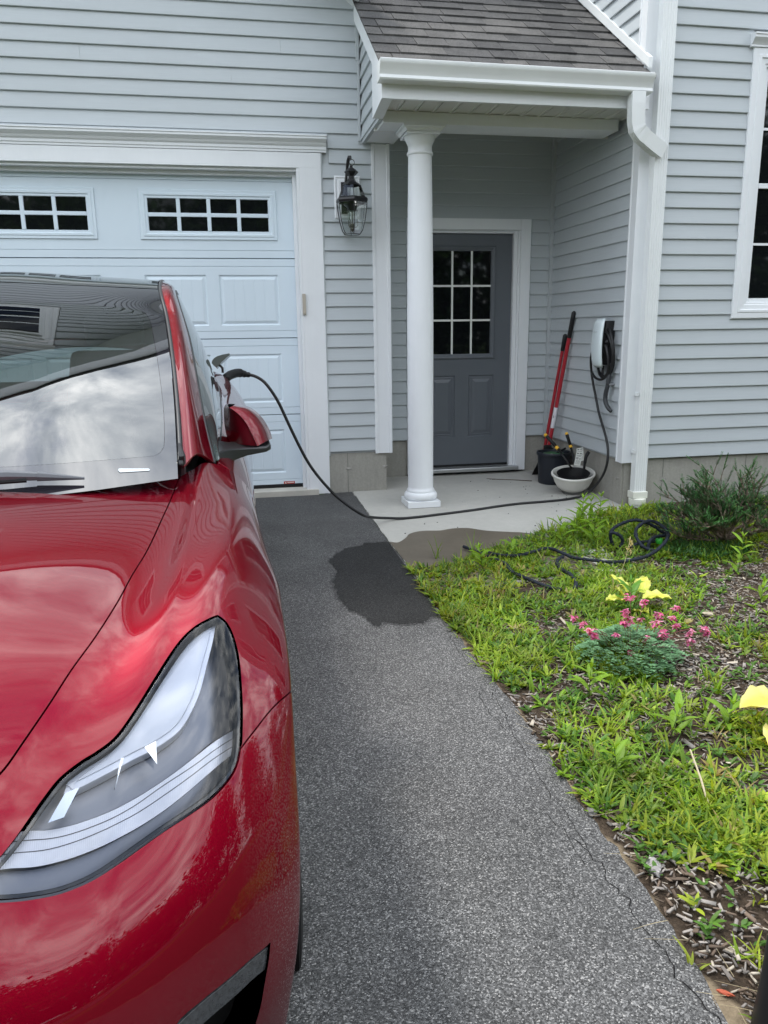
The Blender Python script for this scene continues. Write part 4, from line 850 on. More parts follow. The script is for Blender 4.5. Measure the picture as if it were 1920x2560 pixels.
def uvnormal(fn, u, v):
    e = 1e-3; a = Vector(fn(u, v)); b = Vector(fn(u+e, v))-a; c = Vector(fn(u, v+e))-a; n = b.cross(c)
    if n.length < 1e-14: n = Vector((0, 0, 1))
    n.normalize()
    if n.dot(a-Vector((XC, a.y*.6-1.2, .3))) < 0: n = -n
    return n
def jac(fn, u, v):
    e = 1e-3; a = Vector(fn(u, v)); return (Vector(fn(u+e, v))-a)/e, (Vector(fn(u, v+e))-a)/e
def densify(fn, loop, step):
    out = []; n = len(loop)
    for i in range(n):
        a, b = loop[i], loop[(i+1) % n]; d = (Vector(fn(*a))-Vector(fn(*b))).length
        if d < 1e-5: continue
        k = max(1, int(math.ceil(d/step)))
        for j in range(k): out.append((a[0]+(b[0]-a[0])*j/k, a[1]+(b[1]-a[1])*j/k))
    return out
def area(loop): return sum(a[0]*b[1]-b[0]*a[1] for a, b in zip(loop, loop[1:]+loop[:1]))/2
def inset_loop(fn, loop, gap, hole=False):
    n = len(loop); out = []; outd = []
    ccw = area(loop) > 0
    for i in range(n):
        p, a, b = loop[i], loop[i-1], loop[(i+1) % n]
        if p[1] <= 1e-6 and fn in (S, G): out.append(p); outd.append(Vector((0,0,0))); continue      # on the centre line
        Ju, Jv = jac(fn, *p); t = (Vector(fn(*b))-Vector(fn(*a)))
        if t.length < 1e-9: out.append(p); outd.append(Vector((0,0,0))); continue
        t.normalize(); N = uvnormal(fn, *p); d = N.cross(t).normalized()
        # choose the inward sign in uv
        def solve(d):
            A, B, C_ = Ju.dot(Ju), Ju.dot(Jv), Jv.dot(Jv); r1, r2 = Ju.dot(d), Jv.dot(d); det = A*C_-B*B+1e-12
            return ((C_*r1-B*r2)/det, (A*r2-B*r1)/det)
        w = solve(d); tu = (b[0]-a[0], b[1]-a[1]); cr = tu[0]*w[1]-tu[1]*w[0]
        s = 1 if (cr > 0) == ccw else -1
        if hole: s = -s
        out.append((p[0]+s*gap*w[0], p[1]+s*gap*w[1])); outd.append(d*(-s))
    return out, outd
def patch(fn, loop, name, mt, parent, gap=.0018, skirt=.014, res=(.07, .12), off=0.0, holes=(), mirror=False, edge_step=.012, hole_skirt=None, offdir=None):
    lp = densify(fn, loop, edge_step); lp, od = inset_loop(fn, lp, gap)
    hs = []
    for h in holes:
        hl = densify(fn, h, edge_step); hl, ho = inset_loop(fn, hl, gap, hole=True); hs.append((hl, ho))
    pts = list(lp); edges = [(i, (i+1) % len(lp)) for i in range(len(lp))]; loops = [(0, len(lp), od)]
    for hl, ho in hs:
        o = len(pts); pts += hl; edges += [(o+i, o+(i+1) % len(hl)) for i in range(len(hl))]; loops.append((o, len(hl), ho))
    nb = len(pts)
    us = [p[0] for p in lp]; vs = [p[1] for p in lp]; B = np.array(pts)
    du, dv_ = res; u = min(us)+du*.5; row = 0
    while u < max(us):
        v = min(vs)+(dv_*.5 if row % 2 else dv_*.25)
        while v < max(vs):
            if inside((u, v), lp) and not any(inside((u, v), h[0]) for h in hs):
                if (((B[:,0]-u)/du)**2+((B[:,1]-v)/dv_)**2).min() > .20: pts.append((u, v))
            v += dv_
        u += du; row += 1
    r = delaunay_2d_cdt([Vector(p) for p in pts], edges, [], 0, 1e-7)
    V2 = [tuple(p) for p in r[0]]; F = []
    for f in r[2]:
        c = (sum(V2[i][0] for i in f)/len(f), sum(V2[i][1] for i in f)/len(f))
        if inside(c, lp) and not any(inside(c, h[0]) for h in hs): F.append(tuple(f))
    N = [uvnormal(fn, *p) for p in V2]; P = [Vector(fn(*p))+(Vector(offdir)*off if offdir else -n*off) for p, n in zip(V2, N)]
    mx = (lambda q: Vector((2*XC-q.x, q.y, q.z))) if mirror else (lambda q: q)
    mn = (lambda q: Vector((-q.x, q.y, q.z))) if mirror else (lambda q: q)
    vv = [mx(p) for p in P]; nn = [mn(n) for n in N]
    # orient faces with the surface normal
    F2 = []
    for f in F:
        a, b, c = vv[f[0]], vv[f[1]], vv[f[2]]
        F2.append(f if (b-a).cross(c-a).dot(nn[f[0]]) > 0 else f[::-1])
    F = F2
    if skirt:
        orig = r[3]; back = {}
        for k, o in enumerate(orig):
            for q in o: back.setdefault(q, k)
        for li, (o, n, od_) in enumerate(loops):
            sk = skirt if (li == 0 or hole_skirt is None) else hole_skirt
            ids = [back.get(o+i) for i in range(n)]; base1 = len(vv)
            for i in range(n):
                k = ids[i] if ids[i] is not None else 0; p, nm, d = P[k], N[k], od_[i]
                vv.append(mx(p+d*.0007-nm*.0009)); nn.append(mn((d+nm*.5).normalized() if d.length else nm))
            base2 = len(vv)
            for i in range(n):
                k = ids[i] if ids[i] is not None else 0; p, nm, d = P[k], N[k], od_[i]
                vv.append(mx(p+d*.0007-nm*sk)); nn.append(mn(d if d.length else nm))
            for i in range(n):
                j = (i+1) % n
                if ids[i] is None or ids[j] is None: continue
                if fn in (S, G) and V2[ids[i]][1] <= 1e-6 and V2[ids[j]][1] <= 1e-6: continue
                F.append((ids[i], ids[j], base1+j, base1+i)); F.append((base1+i, base1+j, base2+j, base2+i))
    me = bpy.data.meshes.new(name); me.from_pydata([tuple(v) for v in vv], [], F); me.update()
    me.polygons.foreach_set('use_smooth', [True]*len(me.polygons)); me.validate(clean_customdata=False)
    if len(me.vertices) == len(nn): me.normals_split_custom_set_from_vertices([tuple(n) for n in nn])
    return put(name, me, mt, parent)
def both(*a, **k):
    o = patch(*a, **k)
    k2 = dict(k); k2['mirror'] = True; patch(*a, **k2)
    return o
def grid_patch(fn, u0, u1, v0, v1, name, mt, parent, nu=24, nv=10, **k):
    lp = [(u0, v0), (u1, v0), (u1, v1), (u0, v1)]
    k.setdefault('res', ((u1-u0)/nu, (v1-v0)/nv))
    return both(fn, densify2(lp, nu, nv), name, mt, parent, **k)
def densify2(lp, nu, nv):
    out = []
    for i in range(4):
        a, b = lp[i], lp[(i+1) % 4]; n = nu if i % 2 == 0 else nv
        out += [(a[0]+(b[0]-a[0])*j/n, a[1]+(b[1]-a[1])*j/n) for j in range(n)]
    return out
sp = lambda L, n=5: spline([tuple(p) for p in L], n)
# --- front end
hood_l = sp(HOOD_GAP+[[4.02,1.70]])
front = sp([[4.02,1.70],[4.16,1.30],[4.27,.7],[4.30,0]])
loop = [(-.02,0.0),(-.04,.5),(-.07,1.0),(-.11,1.5),(-.14,2.09)]+hood_l+front[1:]
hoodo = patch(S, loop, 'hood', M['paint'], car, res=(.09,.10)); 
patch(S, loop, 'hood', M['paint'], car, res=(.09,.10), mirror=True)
lensA, lensB = sp(LENS_A), sp(LENS_B)
lens_loop = lensA[:-1]+[(4.75,1.82)]+lensB[:-1]
iB0 = lensB.index(min(lensB, key=lambda p: abs(p[0]-4.6785)+abs(p[1]-1.8888)))
fb = sp(FB_GAP, 4)
# corner index on the lens outline where the fender/bumper gap starts
ci = lensA.index(min(lensA, key=lambda p: abs(p[0]-FB_GAP[0][0])+abs(p[1]-FB_GAP[0][1])))
fender = [(0.0,2.12)]+hood_l+[(4.02,1.70),(4.40,1.70),(4.70,1.74)]+lensB+lensA[1:ci+1]+fb[1:]+[(4.255,7.0)]
fender += [(4.0-.1*i,7.0) for i in range(0,31)]+[(1.0,7.0),(.5,7.0),(0,7.0)]+[(0,7-.2*i) for i in range(1,24)]
ded = []
for p in fender:
    if not ded or abs(p[0]-ded[-1][0])+abs(p[1]-ded[-1][1]) > 1e-4: ded.append(p)
fender = ded
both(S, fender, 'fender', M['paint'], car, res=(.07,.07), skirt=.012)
vent = sp(VENT, 4)+sp(VENT2, 4)[1:-1]
bump = [(4.30,0.0)]+front[::-1][1:]+[(4.40,1.70),(4.70,1.74)]+[(4.75,1.82)]+lensA[::-1][:len(lensA)-ci]
bump += fb[1:]+[(4.255,7.0)]+[(4.4+.2*i,7.0) for i in range(0,18)]+[(8.0,7.0-.25*i) for i in range(0,28)]+[(8-.2*i,0.0) for i in range(0,18)]
ded = []
for p in bump:
    if not ded or abs(p[0]-ded[-1][0])+abs(p[1]-ded[-1][1]) > 1e-4: ded.append(p)
bump = ded
grille = [(6.9,.01),(6.9,.6),(6.9,1.2),(6.95,1.9),(7.3,2.1),(7.6,1.9),(7.6,1.2),(7.6,.6),(7.6,.01)]
M['paint_dusty'] = M['paint'].copy(); M['paint_dusty'].name = 'red_paint_with_road_dust'
def dust(m):
    nt = m.node_tree; L = nt.links; b = nt.nodes['Principled BSDF']; src = b.inputs['Base Color'].links[0].from_socket
    tcn = nt.nodes.new('ShaderNodeTexCoord'); se = nt.nodes.new('ShaderNodeSeparateXYZ'); L.new(tcn.outputs['Object'], se.inputs[0])
    a = nt.nodes.new('ShaderNodeMapRange'); a.inputs[1].default_value = -.03; a.inputs[2].default_value = .035; L.new(se.outputs[0], a.inputs[0])
    c = nt.nodes.new('ShaderNodeMapRange'); c.inputs[1].default_value = .68; c.inputs[2].default_value = .35; L.new(se.outputs[2], c.inputs[0])
    n = nt.nodes.new('ShaderNodeTexNoise'); n.inputs['Scale'].default_value = 330; n.inputs['Detail'].default_value = 3; L.new(tcn.outputs['Object'], n.inputs['Vector'])
    r = nt.nodes.new('ShaderNodeMapRange'); r.inputs[1].default_value = .42; r.inputs[2].default_value = .68; L.new(n.outputs['Fac'], r.inputs[0])
    m1 = nt.nodes.new('ShaderNodeMath'); m1.operation = 'MULTIPLY'; L.new(a.outputs[0], m1.inputs[0]); L.new(c.outputs[0], m1.inputs[1])
    m2 = nt.nodes.new('ShaderNodeMath'); m2.operation = 'MULTIPLY'; L.new(m1.outputs[0], m2.inputs[0]); L.new(r.outputs[0], m2.inputs[1])
    m3 = nt.nodes.new('ShaderNodeMath'); m3.operation = 'MULTIPLY'; L.new(m2.outputs[0], m3.inputs[0]); m3.inputs[1].default_value = .75
    mx = nt.nodes.new('ShaderNodeMix'); mx.data_type = 'RGBA'; L.new(m3.outputs[0], mx.inputs[0]); L.new(src, mx.inputs[6]); mx.inputs[7].default_value = (.17,.11,.11,1)
    L.new(mx.outputs[2], b.inputs['Base Color'])
    q = nt.nodes.new('ShaderNodeMath'); q.operation = 'MULTIPLY_ADD'; L.new(m3.outputs[0], q.inputs[0]); q.inputs[1].default_value = .5; q.inputs[2].default_value = .012; L.new(q.outputs[0], b.inputs['Coat Roughness'])
    q2 = nt.nodes.new('ShaderNodeMath'); q2.operation = 'MULTIPLY_ADD'; L.new(m3.outputs[0], q2.inputs[0]); q2.inputs[1].default_value = -.5; q2.inputs[2].default_value = .5; L.new(q2.outputs[0], b.inputs['Metallic'])
dust(M['paint_dusty'])
both(S, bump, 'front_bumper', M['paint_dusty'], car, res=(.07,.08), skirt=.012, holes=[vent], hole_skirt=.05)
# air curtain recess and its trim blade
both(S, vent, 'air_curtain_recess', M['car_void'], car, gap=-.01, skirt=0, res=(.08,.12), off=.05)
M['vent_trim'] = mat('smoked_trim', (.045,.048,.052), .12, .5, coat=.6, noise=[(120,(1,1,1),1,.6,1.5)])
tl = sp(TRIM, 3)+sp(TRIM2, 4)[1:-1]
both(S, tl, 'air_curtain_trim', M['vent_trim'], car, gap=.0008, skirt=.02, res=(.06,.10), off=.004)
# --- headlight
hl = patch(S, lens_loop, 'headlight', M['lens'], car, gap=.003, skirt=0, res=(.05,.07)); hl2 = patch(S, lens_loop, 'headlight', M['lens'], car, gap=.003, skirt=0, res=(.05,.07), mirror=True)
inner_loop, _ = inset_loop(S, densify(S, lens_loop, .012), .011)
M['bezel'] = mat('lens_border', (.008,.008,.009), .05, .5)
def chrome(name, c, rough, metal=.9, ribs=None):
    return mat(name, c, rough, .5, metal=metal)
M['hl_back'] = mat('headlight_dark_chrome', (.15,.16,.185), .30, .5, metal=.8)
M['hl_blade'] = mat('headlight_frosted_blade', (.78,.82,.92), .30, .5, coat=1, coat_rough=.05, noise=[(14,(1,1,1),1,.86,1.08)])
M['hl_strip'] = mat('headlight_silver_strip', (.60,.62,.68), .32, .5, metal=.45, coat=.4, noise=[(10,(1,1,1),1,.8,1.1)])
M['hl_dark'] = mat('headlight_gloss_bezel', (.022,.024,.030), .12, .5)
def ribbed_strip(m):
    nt = m.node_tree; L = nt.links; b = nt.nodes['Principled BSDF']; tcn = nt.nodes.new('ShaderNodeTexCoord'); w = nt.nodes.new('ShaderNodeTexWave')
    w.inputs['Scale'].default_value = 120; w.bands_direction = 'X'; L.new(tcn.outputs['Object'], w.inputs['Vector'])
    bp = nt.nodes.new('ShaderNodeBump'); bp.inputs['Strength'].default_value = .12; bp.inputs['Distance'].default_value = .001; L.new(w.outputs['Fac'], bp.inputs['Height']); L.new(bp.outputs[0], b.inputs['Normal'])
ribbed_strip(M['hl_strip'])
for mir, par in ((False, hl), (True, hl2)):
    lp = densify(S, lens_loop, .012)
    patch(S, lens_loop, 'lens_border', M['bezel'], par, gap=.0035, skirt=.02, res=(.08,.1), off=.0015, holes=[inner_loop], mirror=mir, hole_skirt=.012)
    patch(S, lens_loop, 'reflector_bowl', M['hl_back'], par, gap=.004, skirt=0, res=(.06,.1), off=.055, mirror=mir, offdir=(-.35,.62,-.70))
    blade = sp(BLADE_A)[:-1]+sp(BLADE_B)[:-1]
    patch(S, blade, 'light_blade', M['hl_blade'], par, gap=0, skirt=.030, res=(.05,.08), off=.020, mirror=mir)
    bi, _ = inset_loop(S, densify(S, blade, .01), .010)
    patch(S, bi, 'light_blade_core', mat('headlight_blade_core', (.74,.78,.86), .16, .5, coat=1) if not mir else bpy.data.materials['headlight_blade_core'], par, gap=0, skirt=.004, res=(.05,.08), off=.0165, mirror=mir)
    strip = sp(STRIP_A)[:-1]+[tuple(STRIP_A[-1])]+sp(STRIP_B)
    L1, L2 = sp(STRIP_L1), sp(STRIP_L2)
    patch(S, strip, 'running_light', M['hl_strip'], par, gap=0, skirt=.03, res=(.05,.08), off=.030, mirror=mir)
    for Lc in (L1, L2):
        mm = MB(); pts = []
        for p in Lc:
            n = uvnormal(S, *p); q = Vector(S(*p))-n*.029
            pts.append(Vector((2*XC-q.x, q.y, q.z)) if mir else q)
        mm.tube(pts, .0006, 6); mm.build('light_seam', M['hl_dark'], par)
    # dark gloss band below the running light
    low = [tuple(p) for p in sp(STRIP_B)]+[(4.70,4.60),(4.72,4.44)]+[p for p in inner_loop if False]
    for i, c in enumerate(PROJ[:0]):
        x, y, z = c; x = 2*XC-x if mir else x
        r = (.015, .012)[i]
        ax = Vector((0, -.93, .36)); rot = ax.to_track_quat('Z', 'Y')
        for nm, prof, mt_ in (('projector_ring', [(r*1.3,-.03),(r*1.3,.0),(r*1.15,.003),(r*1.02,-.006)], 'hl_back'), ('projector_lens', [(r*1.02,-.004),(r*.95,.004),(r*.75,.009),(r*.45,.012),(.0001,.013)], 'hl_back')):
            mm = MB(); mm.lathe(prof, (0,0,0), 28); mm.v = [tuple(rot @ Vector(v)+Vector((x, y+.014, z-.020))) for v in mm.v]
            mm.build(nm, M[mt_], par, smooth=True, angle=50)
    # bright glints put into shape as small mirror facets between bowl and blade
    for q4 in (((-.192,-5.045,.616),(-.188,-5.045,.617),(-.200,-5.070,.582),(-.2015,-5.070,.581)), ((-.158,-5.045,.630),(-.142,-5.038,.634),(-.141,-5.055,.606)), ((-.262,-5.090,.598),(-.244,-5.086,.601),(-.262,-5.112,.574),(-.282,-5.116,.571))):
        mm = MB(); mm.poly([((2*XC-a if mir else a), b+.022, c-.004) for a, b, c in q4]); f = mm.build('glint_facet', mat('glint_mirror', (.62,.66,.70), .16, .5, metal=1) if 'glint_mirror' not in bpy.data.materials else bpy.data.materials['glint_mirror'], par)
# --- windscreen, roof, pillars, side glass
gl = sp(GLASS, 4); gl = [(u, max(v, .0)) for u, v in gl]
gloop = [(gl[0][0], 0.0)]+gl+[(gl[-1][0], 0.0)]
def strip_loop(u0, u1, v1, n=30): return [(u0, 0.0)]+[(u0, v1*i/8) for i in range(1, 9)]+[(u0+(u1-u0)*i/n, v1) for i in range(1, n+1)]+[(u1, v1*i/8) for i in range(7, -1, -1)]
ws_out = [(-.22,0.0),(-.23,.5),(-.25,1.0),(-.26,1.5),(-.25,1.97),(-.12,1.972)]+[(.1*i,1.972) for i in range(1,40)]+[(3.93,1.97),(3.80,1.5),(3.66,1.0),(3.58,.5),(3.55,0.0)]
# border = windscreen outline minus the clear opening (opening touches the centre line, so cut it as a notch)
border = ws_out+[(gl[-1][0],0.0)]+gl[::-1]+[(gl[0][0],0.0)]
both(G, border, 'windscreen_border', M['car_frit'], car, gap=.0004, skirt=0, res=(.08,.08))
both(G, gloop, 'windscreen', M['car_glass'], car, gap=.0004, skirt=0, res=(.08,.08))
roof = [(3.58,0.0),(3.61,.5),(3.69,1.0),(3.83,1.5),(3.96,1.97)]+[(4.0+.1*i,1.972) for i in range(0,44)]+[(8.4,1.97),(8.4,1.5),(8.4,1.0),(8.4,.5),(8.4,0.0)]
both(G, roof, 'glass_roof', M['roof_glass'], car, gap=.002, skirt=.006, res=(.09,.1))
tail = [(8.42,0.0),(8.42,1.0),(8.42,1.97),(9.0,1.97),(9.0,1.0),(9.0,0.0)]
both(G, tail, 'tailgate', M['paint'], car, gap=.001, skirt=.006, res=(.1,.2))
grid_patch(H, -.02, 9.0, .10, 1.88, 'pillar_and_roof_rail', M['paint'], car, 60, 14, gap=.001, skirt=.01)
grid_patch(H, .05, 8.6, 2.06, 3.94, 'side_window', M['side_glass'], car, 60, 14, gap=.001, skirt=.004)
# black seals along the pillar
for mir in (False, True):
    for v, r, u0_, u1_, off in ((1.95, .006, -.02, 8.8, .003), (3.98, .004, .05, 8.6, .001)):
        mm = MB(); pts = []
        for i in range(60):
            p = H(u0_+(u1_-u0_)*i/59, v); n = uvnormal(H, u0_+(u1_-u0_)*i/59, v); p = Vector(p)-n*off
            pts.append((2*XC-p.x if mir else p.x, p.y, p.z))
        mm.tube(pts, r, 6); mm.build('window_seal', M['car_trim'], car, smooth='all')
    mm = MB(); pts = []
    for i in range(60):
        p = Vector(G(-.05+8.8*i/59, 1.995)); pts.append((2*XC-p.x if mir else p.x, p.y, p.z-.003))
    mm.tube(pts, .0075, 6); mm.build('windscreen_seal', M['car_trim'], car, smooth='all')
# --- body sides, cut at the door gaps and round the rear arch
def arch(fn, yc, zc, r, a0, a1, n, vg):
    out = []
    for i in range(n+1):
        a = radians(a0+(a1-a0)*i/n); ty, tz = yc+r*cos(a), zc+r*sin(a); u, v = vg
        for _ in range(40):
            p = fn(u, v); e = 1e-3; pu = fn(u+e, v); pv = fn(u, v+e)
            A = np.array([[(pu[1]-p[1])/e, (pv[1]-p[1])/e], [(pu[2]-p[2])/e, (pv[2]-p[2])/e]]); b = np.array([ty-p[1], tz-p[2]])
            d = np.linalg.lstsq(A, b, rcond=None)[0]; d = np.clip(d, -.3, .3); u += d[0]; v += d[1]
            if abs(d).max() < 1e-6: break
        vg = (u, v); out.append((u, v))
    return out
ra = arch(T, -1.69, .28, .395, 200, -20, 26, (2.6, 4.2))
ra = [(u, min(v, 5.0)) for u, v in ra]
def vline(u, v0, v1, n=14): return [(u, v0+(v1-v0)*i/n) for i in range(n+1)]
def uline(v, u0_, u1_, n=16): return [(u0_+(u1_-u0_)*i/n, v) for i in range(n+1)]
both(T, uline(0,0.0,1.95)[:-1]+vline(1.95,0,5)[:-1]+uline(5,1.95,0)[:-1]+vline(0,5,0)[:-1], 'front_door', M['paint'], car, res=(.1,.14))
rs = ra[0]; re = ra[-1]
rear_door = uline(0,1.95,3.35)[:-1]+vline(3.35,0,1.9)[:-1]+[(3.25,2.2)]+[p for p in ra if p[0] < 3.2 and p[1] < 5][::-1]+[(rs[0],5.0)]+uline(5,rs[0],1.95)[1:-1]+vline(1.95,5,0)[:-1]
both(T, rear_door, 'rear_door', M['paint'], car, res=(.1,.14))
quarter = uline(0,3.35,9,30)[:-1]+vline(9,0,5)[:-1]+uline(5,9,re[0],20)[:-1]+[(re[0],5.0)]+[p for p in ra if p[0] >= 3.2][::-1]+[(3.25,2.2)]+vline(3.35,1.9,0)[:-1]
both(T, quarter, 'rear_quarter', M['paint'], car, res=(.1,.14))
# underbody, arches and cabin
mm = MB(); mm.box(XC-.86, XC+.86, -4.20, -2.06, .06, .10); mm.box(XC-.70, XC+.70, -5.2, -.85, .08, .12)
mm.box(XC-.66, XC+.66, -4.85, -4.16, .12, .60); mm.box(XC-.60, XC+.60, -4.98, -4.3, .12, .42); mm.box(XC-.84, XC+.84, -4.15, -3.9, .1, .74); mm.box(XC-.60, XC+.60, -1.3, -.85, .12, .8)
mm.build('underbody', M['car_void'], car)
for yc, zc in ((-4.58,.245), (-1.69,.28)):
    for s in (1, -1):
        mm = MB(); x0_, x1_ = XC+s*.70, XC+s*.955; ring = []
        for i in range(19):
            a = radians(-15+210*i/18); ring.append((yc+.40*cos(a), zc+.40*sin(a)))
        for (a, b), (c, d) in zip(ring, ring[1:]): mm.quad((x0_,a,b),(x1_,a,b),(x1_,c,d),(x0_,c,d))
        mm.add([(x0_,a,b) for a, b in ring], [tuple(range(19))]); mm.build('wheel_arch_liner', M['car_void'], car, fix=False)
M['cabin'] = mat('cabin_trim', (.018,.018,.020), .7, .3); M['seat'] = mat('white_seat', (.10,.10,.10), .6, .3)
mm = MB(); mm.box(XC-.74, XC+.74, -4.0, -1.2, .42, .46); mm.box(XC-.78, XC-.72, -4.0, -1.3, .42, .84); mm.box(XC+.72, XC+.78, -4.0, -1.3, .42, .84)
mm.add([(XC-.72,-4.1,.80),(XC+.72,-4.1,.80),(XC+.74,-3.45,.86),(XC-.74,-3.45,.86),(XC-.72,-4.1,.45),(XC+.72,-4.1,.45),(XC+.74,-3.35,.55),(XC-.74,-3.35,.55)], [(0,1,2,3),(3,2,6,7),(0,3,7,4),(1,5,6,2),(4,5,1,0)])
mm.build('dashboard_and_floor', M['cabin'], car)
for sx in (-.37, .37):
    mm = MB(); mm.box(XC+sx-.25, XC+sx+.25, -3.0, -2.45, .50, .64); mm.add([(XC+sx-.24,-2.50,.6),(XC+sx+.24,-2.50,.6),(XC+sx+.20,-2.28,1.14),(XC+sx-.20,-2.28,1.14),(XC+sx-.24,-2.38,.6),(XC+sx+.24,-2.38,.6),(XC+sx+.20,-2.18,1.14),(XC+sx-.20,-2.18,1.14)], [(0,1,2,3),(5,4,7,6),(1,5,6,2),(4,0,3,7),(3,2,6,7)])
    mm.box(XC+sx-.13, XC+sx+.13, -2.28, -2.19, 1.16, 1.30); mm.build('front_seat', M['seat'], car, bevel=.03)
mm = MB(); mm.tube([(XC+.37+.18*cos(a*pi/12), -3.22-.07*sin(a*pi/12), .90+.165*sin(a*pi/12)) for a in range(25)], .015, 8); mm.box(XC+.37-.16, XC+.37+.16, -3.24, -3.20, .885, .915)
mm.build('steering_wheel', M['cabin'], car, smooth=True)
# wipers and cowl
M['wiper'] = mat('wiper_grey', (.11,.115,.13), .30, .5)
def ws(X, y_off, h):      # point just above the windscreen base line: X half width, distance up the glass
    v = X/.36 if X < .36 else 1+(X-.36)/.385
    p = Vector(G(y_off, v)); n = uvnormal(G, y_off, v); return p+n*h
mm = MB()
mm.tube([ws(.42,-.10,.020), ws(.36,-.09,.026), ws(.2,-.08,.028), ws(.0,-.06,.028)], [.010,.013,.014,.012], 8)
mm.build('wiper_arm', M['wiper'], car, smooth=True)
mm = MB(); mm.tube([ws(.52,-.15,.012), ws(.42,-.10,.020)], [.003,.012], 8); mm.build('wiper_arm_tip', M['wiper'], car, smooth=True)
mm = MB(); mm.tube([ws(.40,-.13,.018), ws(.2,-.12,.018), ws(.0,-.10,.018)], .005, 6); mm.build('wiper_blade', M['rubber'], car)
mm = MB()
for i in range(24):
    x0_, x1_ = -.72+.06*i, -.72+.06*(i+1)
    f = lambda X: -4.275+.235*(abs(X)/.74)**2.0
    mm.add([(XC+x0_,f(x0_)-.06,.835-.03*abs(x0_)),(XC+x1_,f(x1_)-.06,.835-.03*abs(x1_)),(XC+x1_,f(x1_)+.05,.872-.01*abs(x1_)),(XC+x0_,f(x0_)+.05,.872-.01*abs(x0_))], [(0,1,2,3)])
mm.build('cowl', M['car_trim'], car)
stk = [(u, v) for u, v in STICKER]
patch(G, [(max(u,-.1)+.0, v) for u, v in stk], 'windscreen_sticker', mat('sticker_pale', (.48,.52,.55), .2, .5), car, gap=0, skirt=0, off=-.0012, res=(.5,.5))
mm = MB(); mm.tube([(XC+.752,-4.035,.858),(XC+.757,-4.05,.905),(XC+.752,-4.03,.935)], [.012,.010,.003], 8); mm.build('cowl_corner_seal', M['car_trim'], car, smooth=True)
# --- mirrors
def onY_(x, y, Y):
    d = rr*((x-960)/1940) - uu*((y-1280)/1940) + fw; t = (Y+6.0987)/d.y; return Vector((0, -6.0987, 1.2154))+d*t
MK = [(-.018,.985),(.004,.968),(.026,.942),(.044,.905),(.061,.860)]      # crease, x z
ML = [(-.024,.9855),(-.036,.972),(-.039,.940),(-.037,.893),(-.030,.857)]
MR = [(.004,.9845),(.052,.966),(.085,.935),(.108,.895),(.118,.860)]
def mirror_housing(mir, root):
    rows = []
    for i in range(5):
        K, Lf, Rt = MK[i], ML[i], MR[i]; s = [.35, .8, 1, 1, .9][i]
        K3 = (K[0], -3.60, K[1]); l3 = (Lf[0], -3.44, Lf[1]); r3 = (Rt[0], -3.44, Rt[1])
        lm = ((K[0]+Lf[0])/2-.006*s, -3.60+.03*s+.02*(1-s), (K[1]+Lf[1])/2+.004); rm = (K[0]*.45+Rt[0]*.55+.004*s, -3.60+.045*s+.02*(1-s), K[1]*.45+Rt[1]*.55+.010*s)
        rows.append([l3, lm, (K[0]-.004,-3.603,K[1]), (K[0]+.004,-3.604,K[1]+.001), rm, r3])
    rows = [[tuple(p) for p in r] for r in rows]
    cols = list(zip(*rows)); fine_cols = [spline(list(c), 6) for c in cols]; fine = [spline([fc[i] for fc in fine_cols], 6) for i in range(len(fine_cols[0]))]
    n = len(fine[0]); vs_ = [p for r in fine for p in r]; k = len(fine)
    fs = [(i*n+j, i*n+j+1, (i+1)*n+j+1, (i+1)*n+j) for i in range(k-1) for j in range(n-1)]
    fs += [tuple((k-1)*n+j for j in range(n))]
    if mir: vs_ = [(2*XC-a, b, c) for a, b, c in vs_]
    mm = MB(); mm.add(vs_, fs); h = mm.build('mirror_housing', M['paint'], root, smooth=True, angle=50)
    mm = MB(); gl_ = [(p[0]*.94+.0025, -3.435, p[1]*.94+.055) for p in ML+MR[::-1]]
    if mir: gl_ = [(2*XC-a, b, c) for a, b, c in gl_]
    mm.poly(gl_); mm.build('mirror_glass', M['car_black'], root)
    def bx(a): return [(2*XC-p[0] if mir else p[0], p[1], p[2]) for p in a]
    mm = MB(); secs = [[(-.085,-3.86,.868),(-.085,-3.86,.815),(-.085,-3.66,.815),(-.085,-3.66,.880)], [(-.060,-3.80,.872),(-.062,-3.80,.812),(-.062,-3.62,.830),(-.060,-3.62,.885)], [(-.028,-3.70,.868),(-.028,-3.70,.826),(-.028,-3.54,.830),(-.028,-3.54,.868)], [(.03,-3.62,.858),(.03,-3.62,.832),(.03,-3.45,.832),(.03,-3.45,.858)], [(.09,-3.60,.856),(.09,-3.60,.838),(.09,-3.44,.838),(.09,-3.44,.858)], [(.106,-3.58,.862),(.106,-3.58,.842),(.106,-3.44,.845),(.106,-3.44,.864)]]
    vs_ = [v for s in secs for v in bx(s)]; mm.add(vs_, [(i*4+k, i*4+(k+1) % 4, (i+1)*4+(k+1) % 4, (i+1)*4+k) for i in range(len(secs)-1) for k in range(4)]+[(0,1,2,3),(20,23,22,21)])
    mm.build('mirror_arm', M['car_trim'], root, smooth=True, bevel=.005)
for mir in (False, True):
    mo = bpy.data.objects.new('side_mirror', None); COL.objects.link(mo); mo.parent = car; mo.matrix_parent_inverse = car.matrix_world.inverted(); mirror_housing(mir, mo)
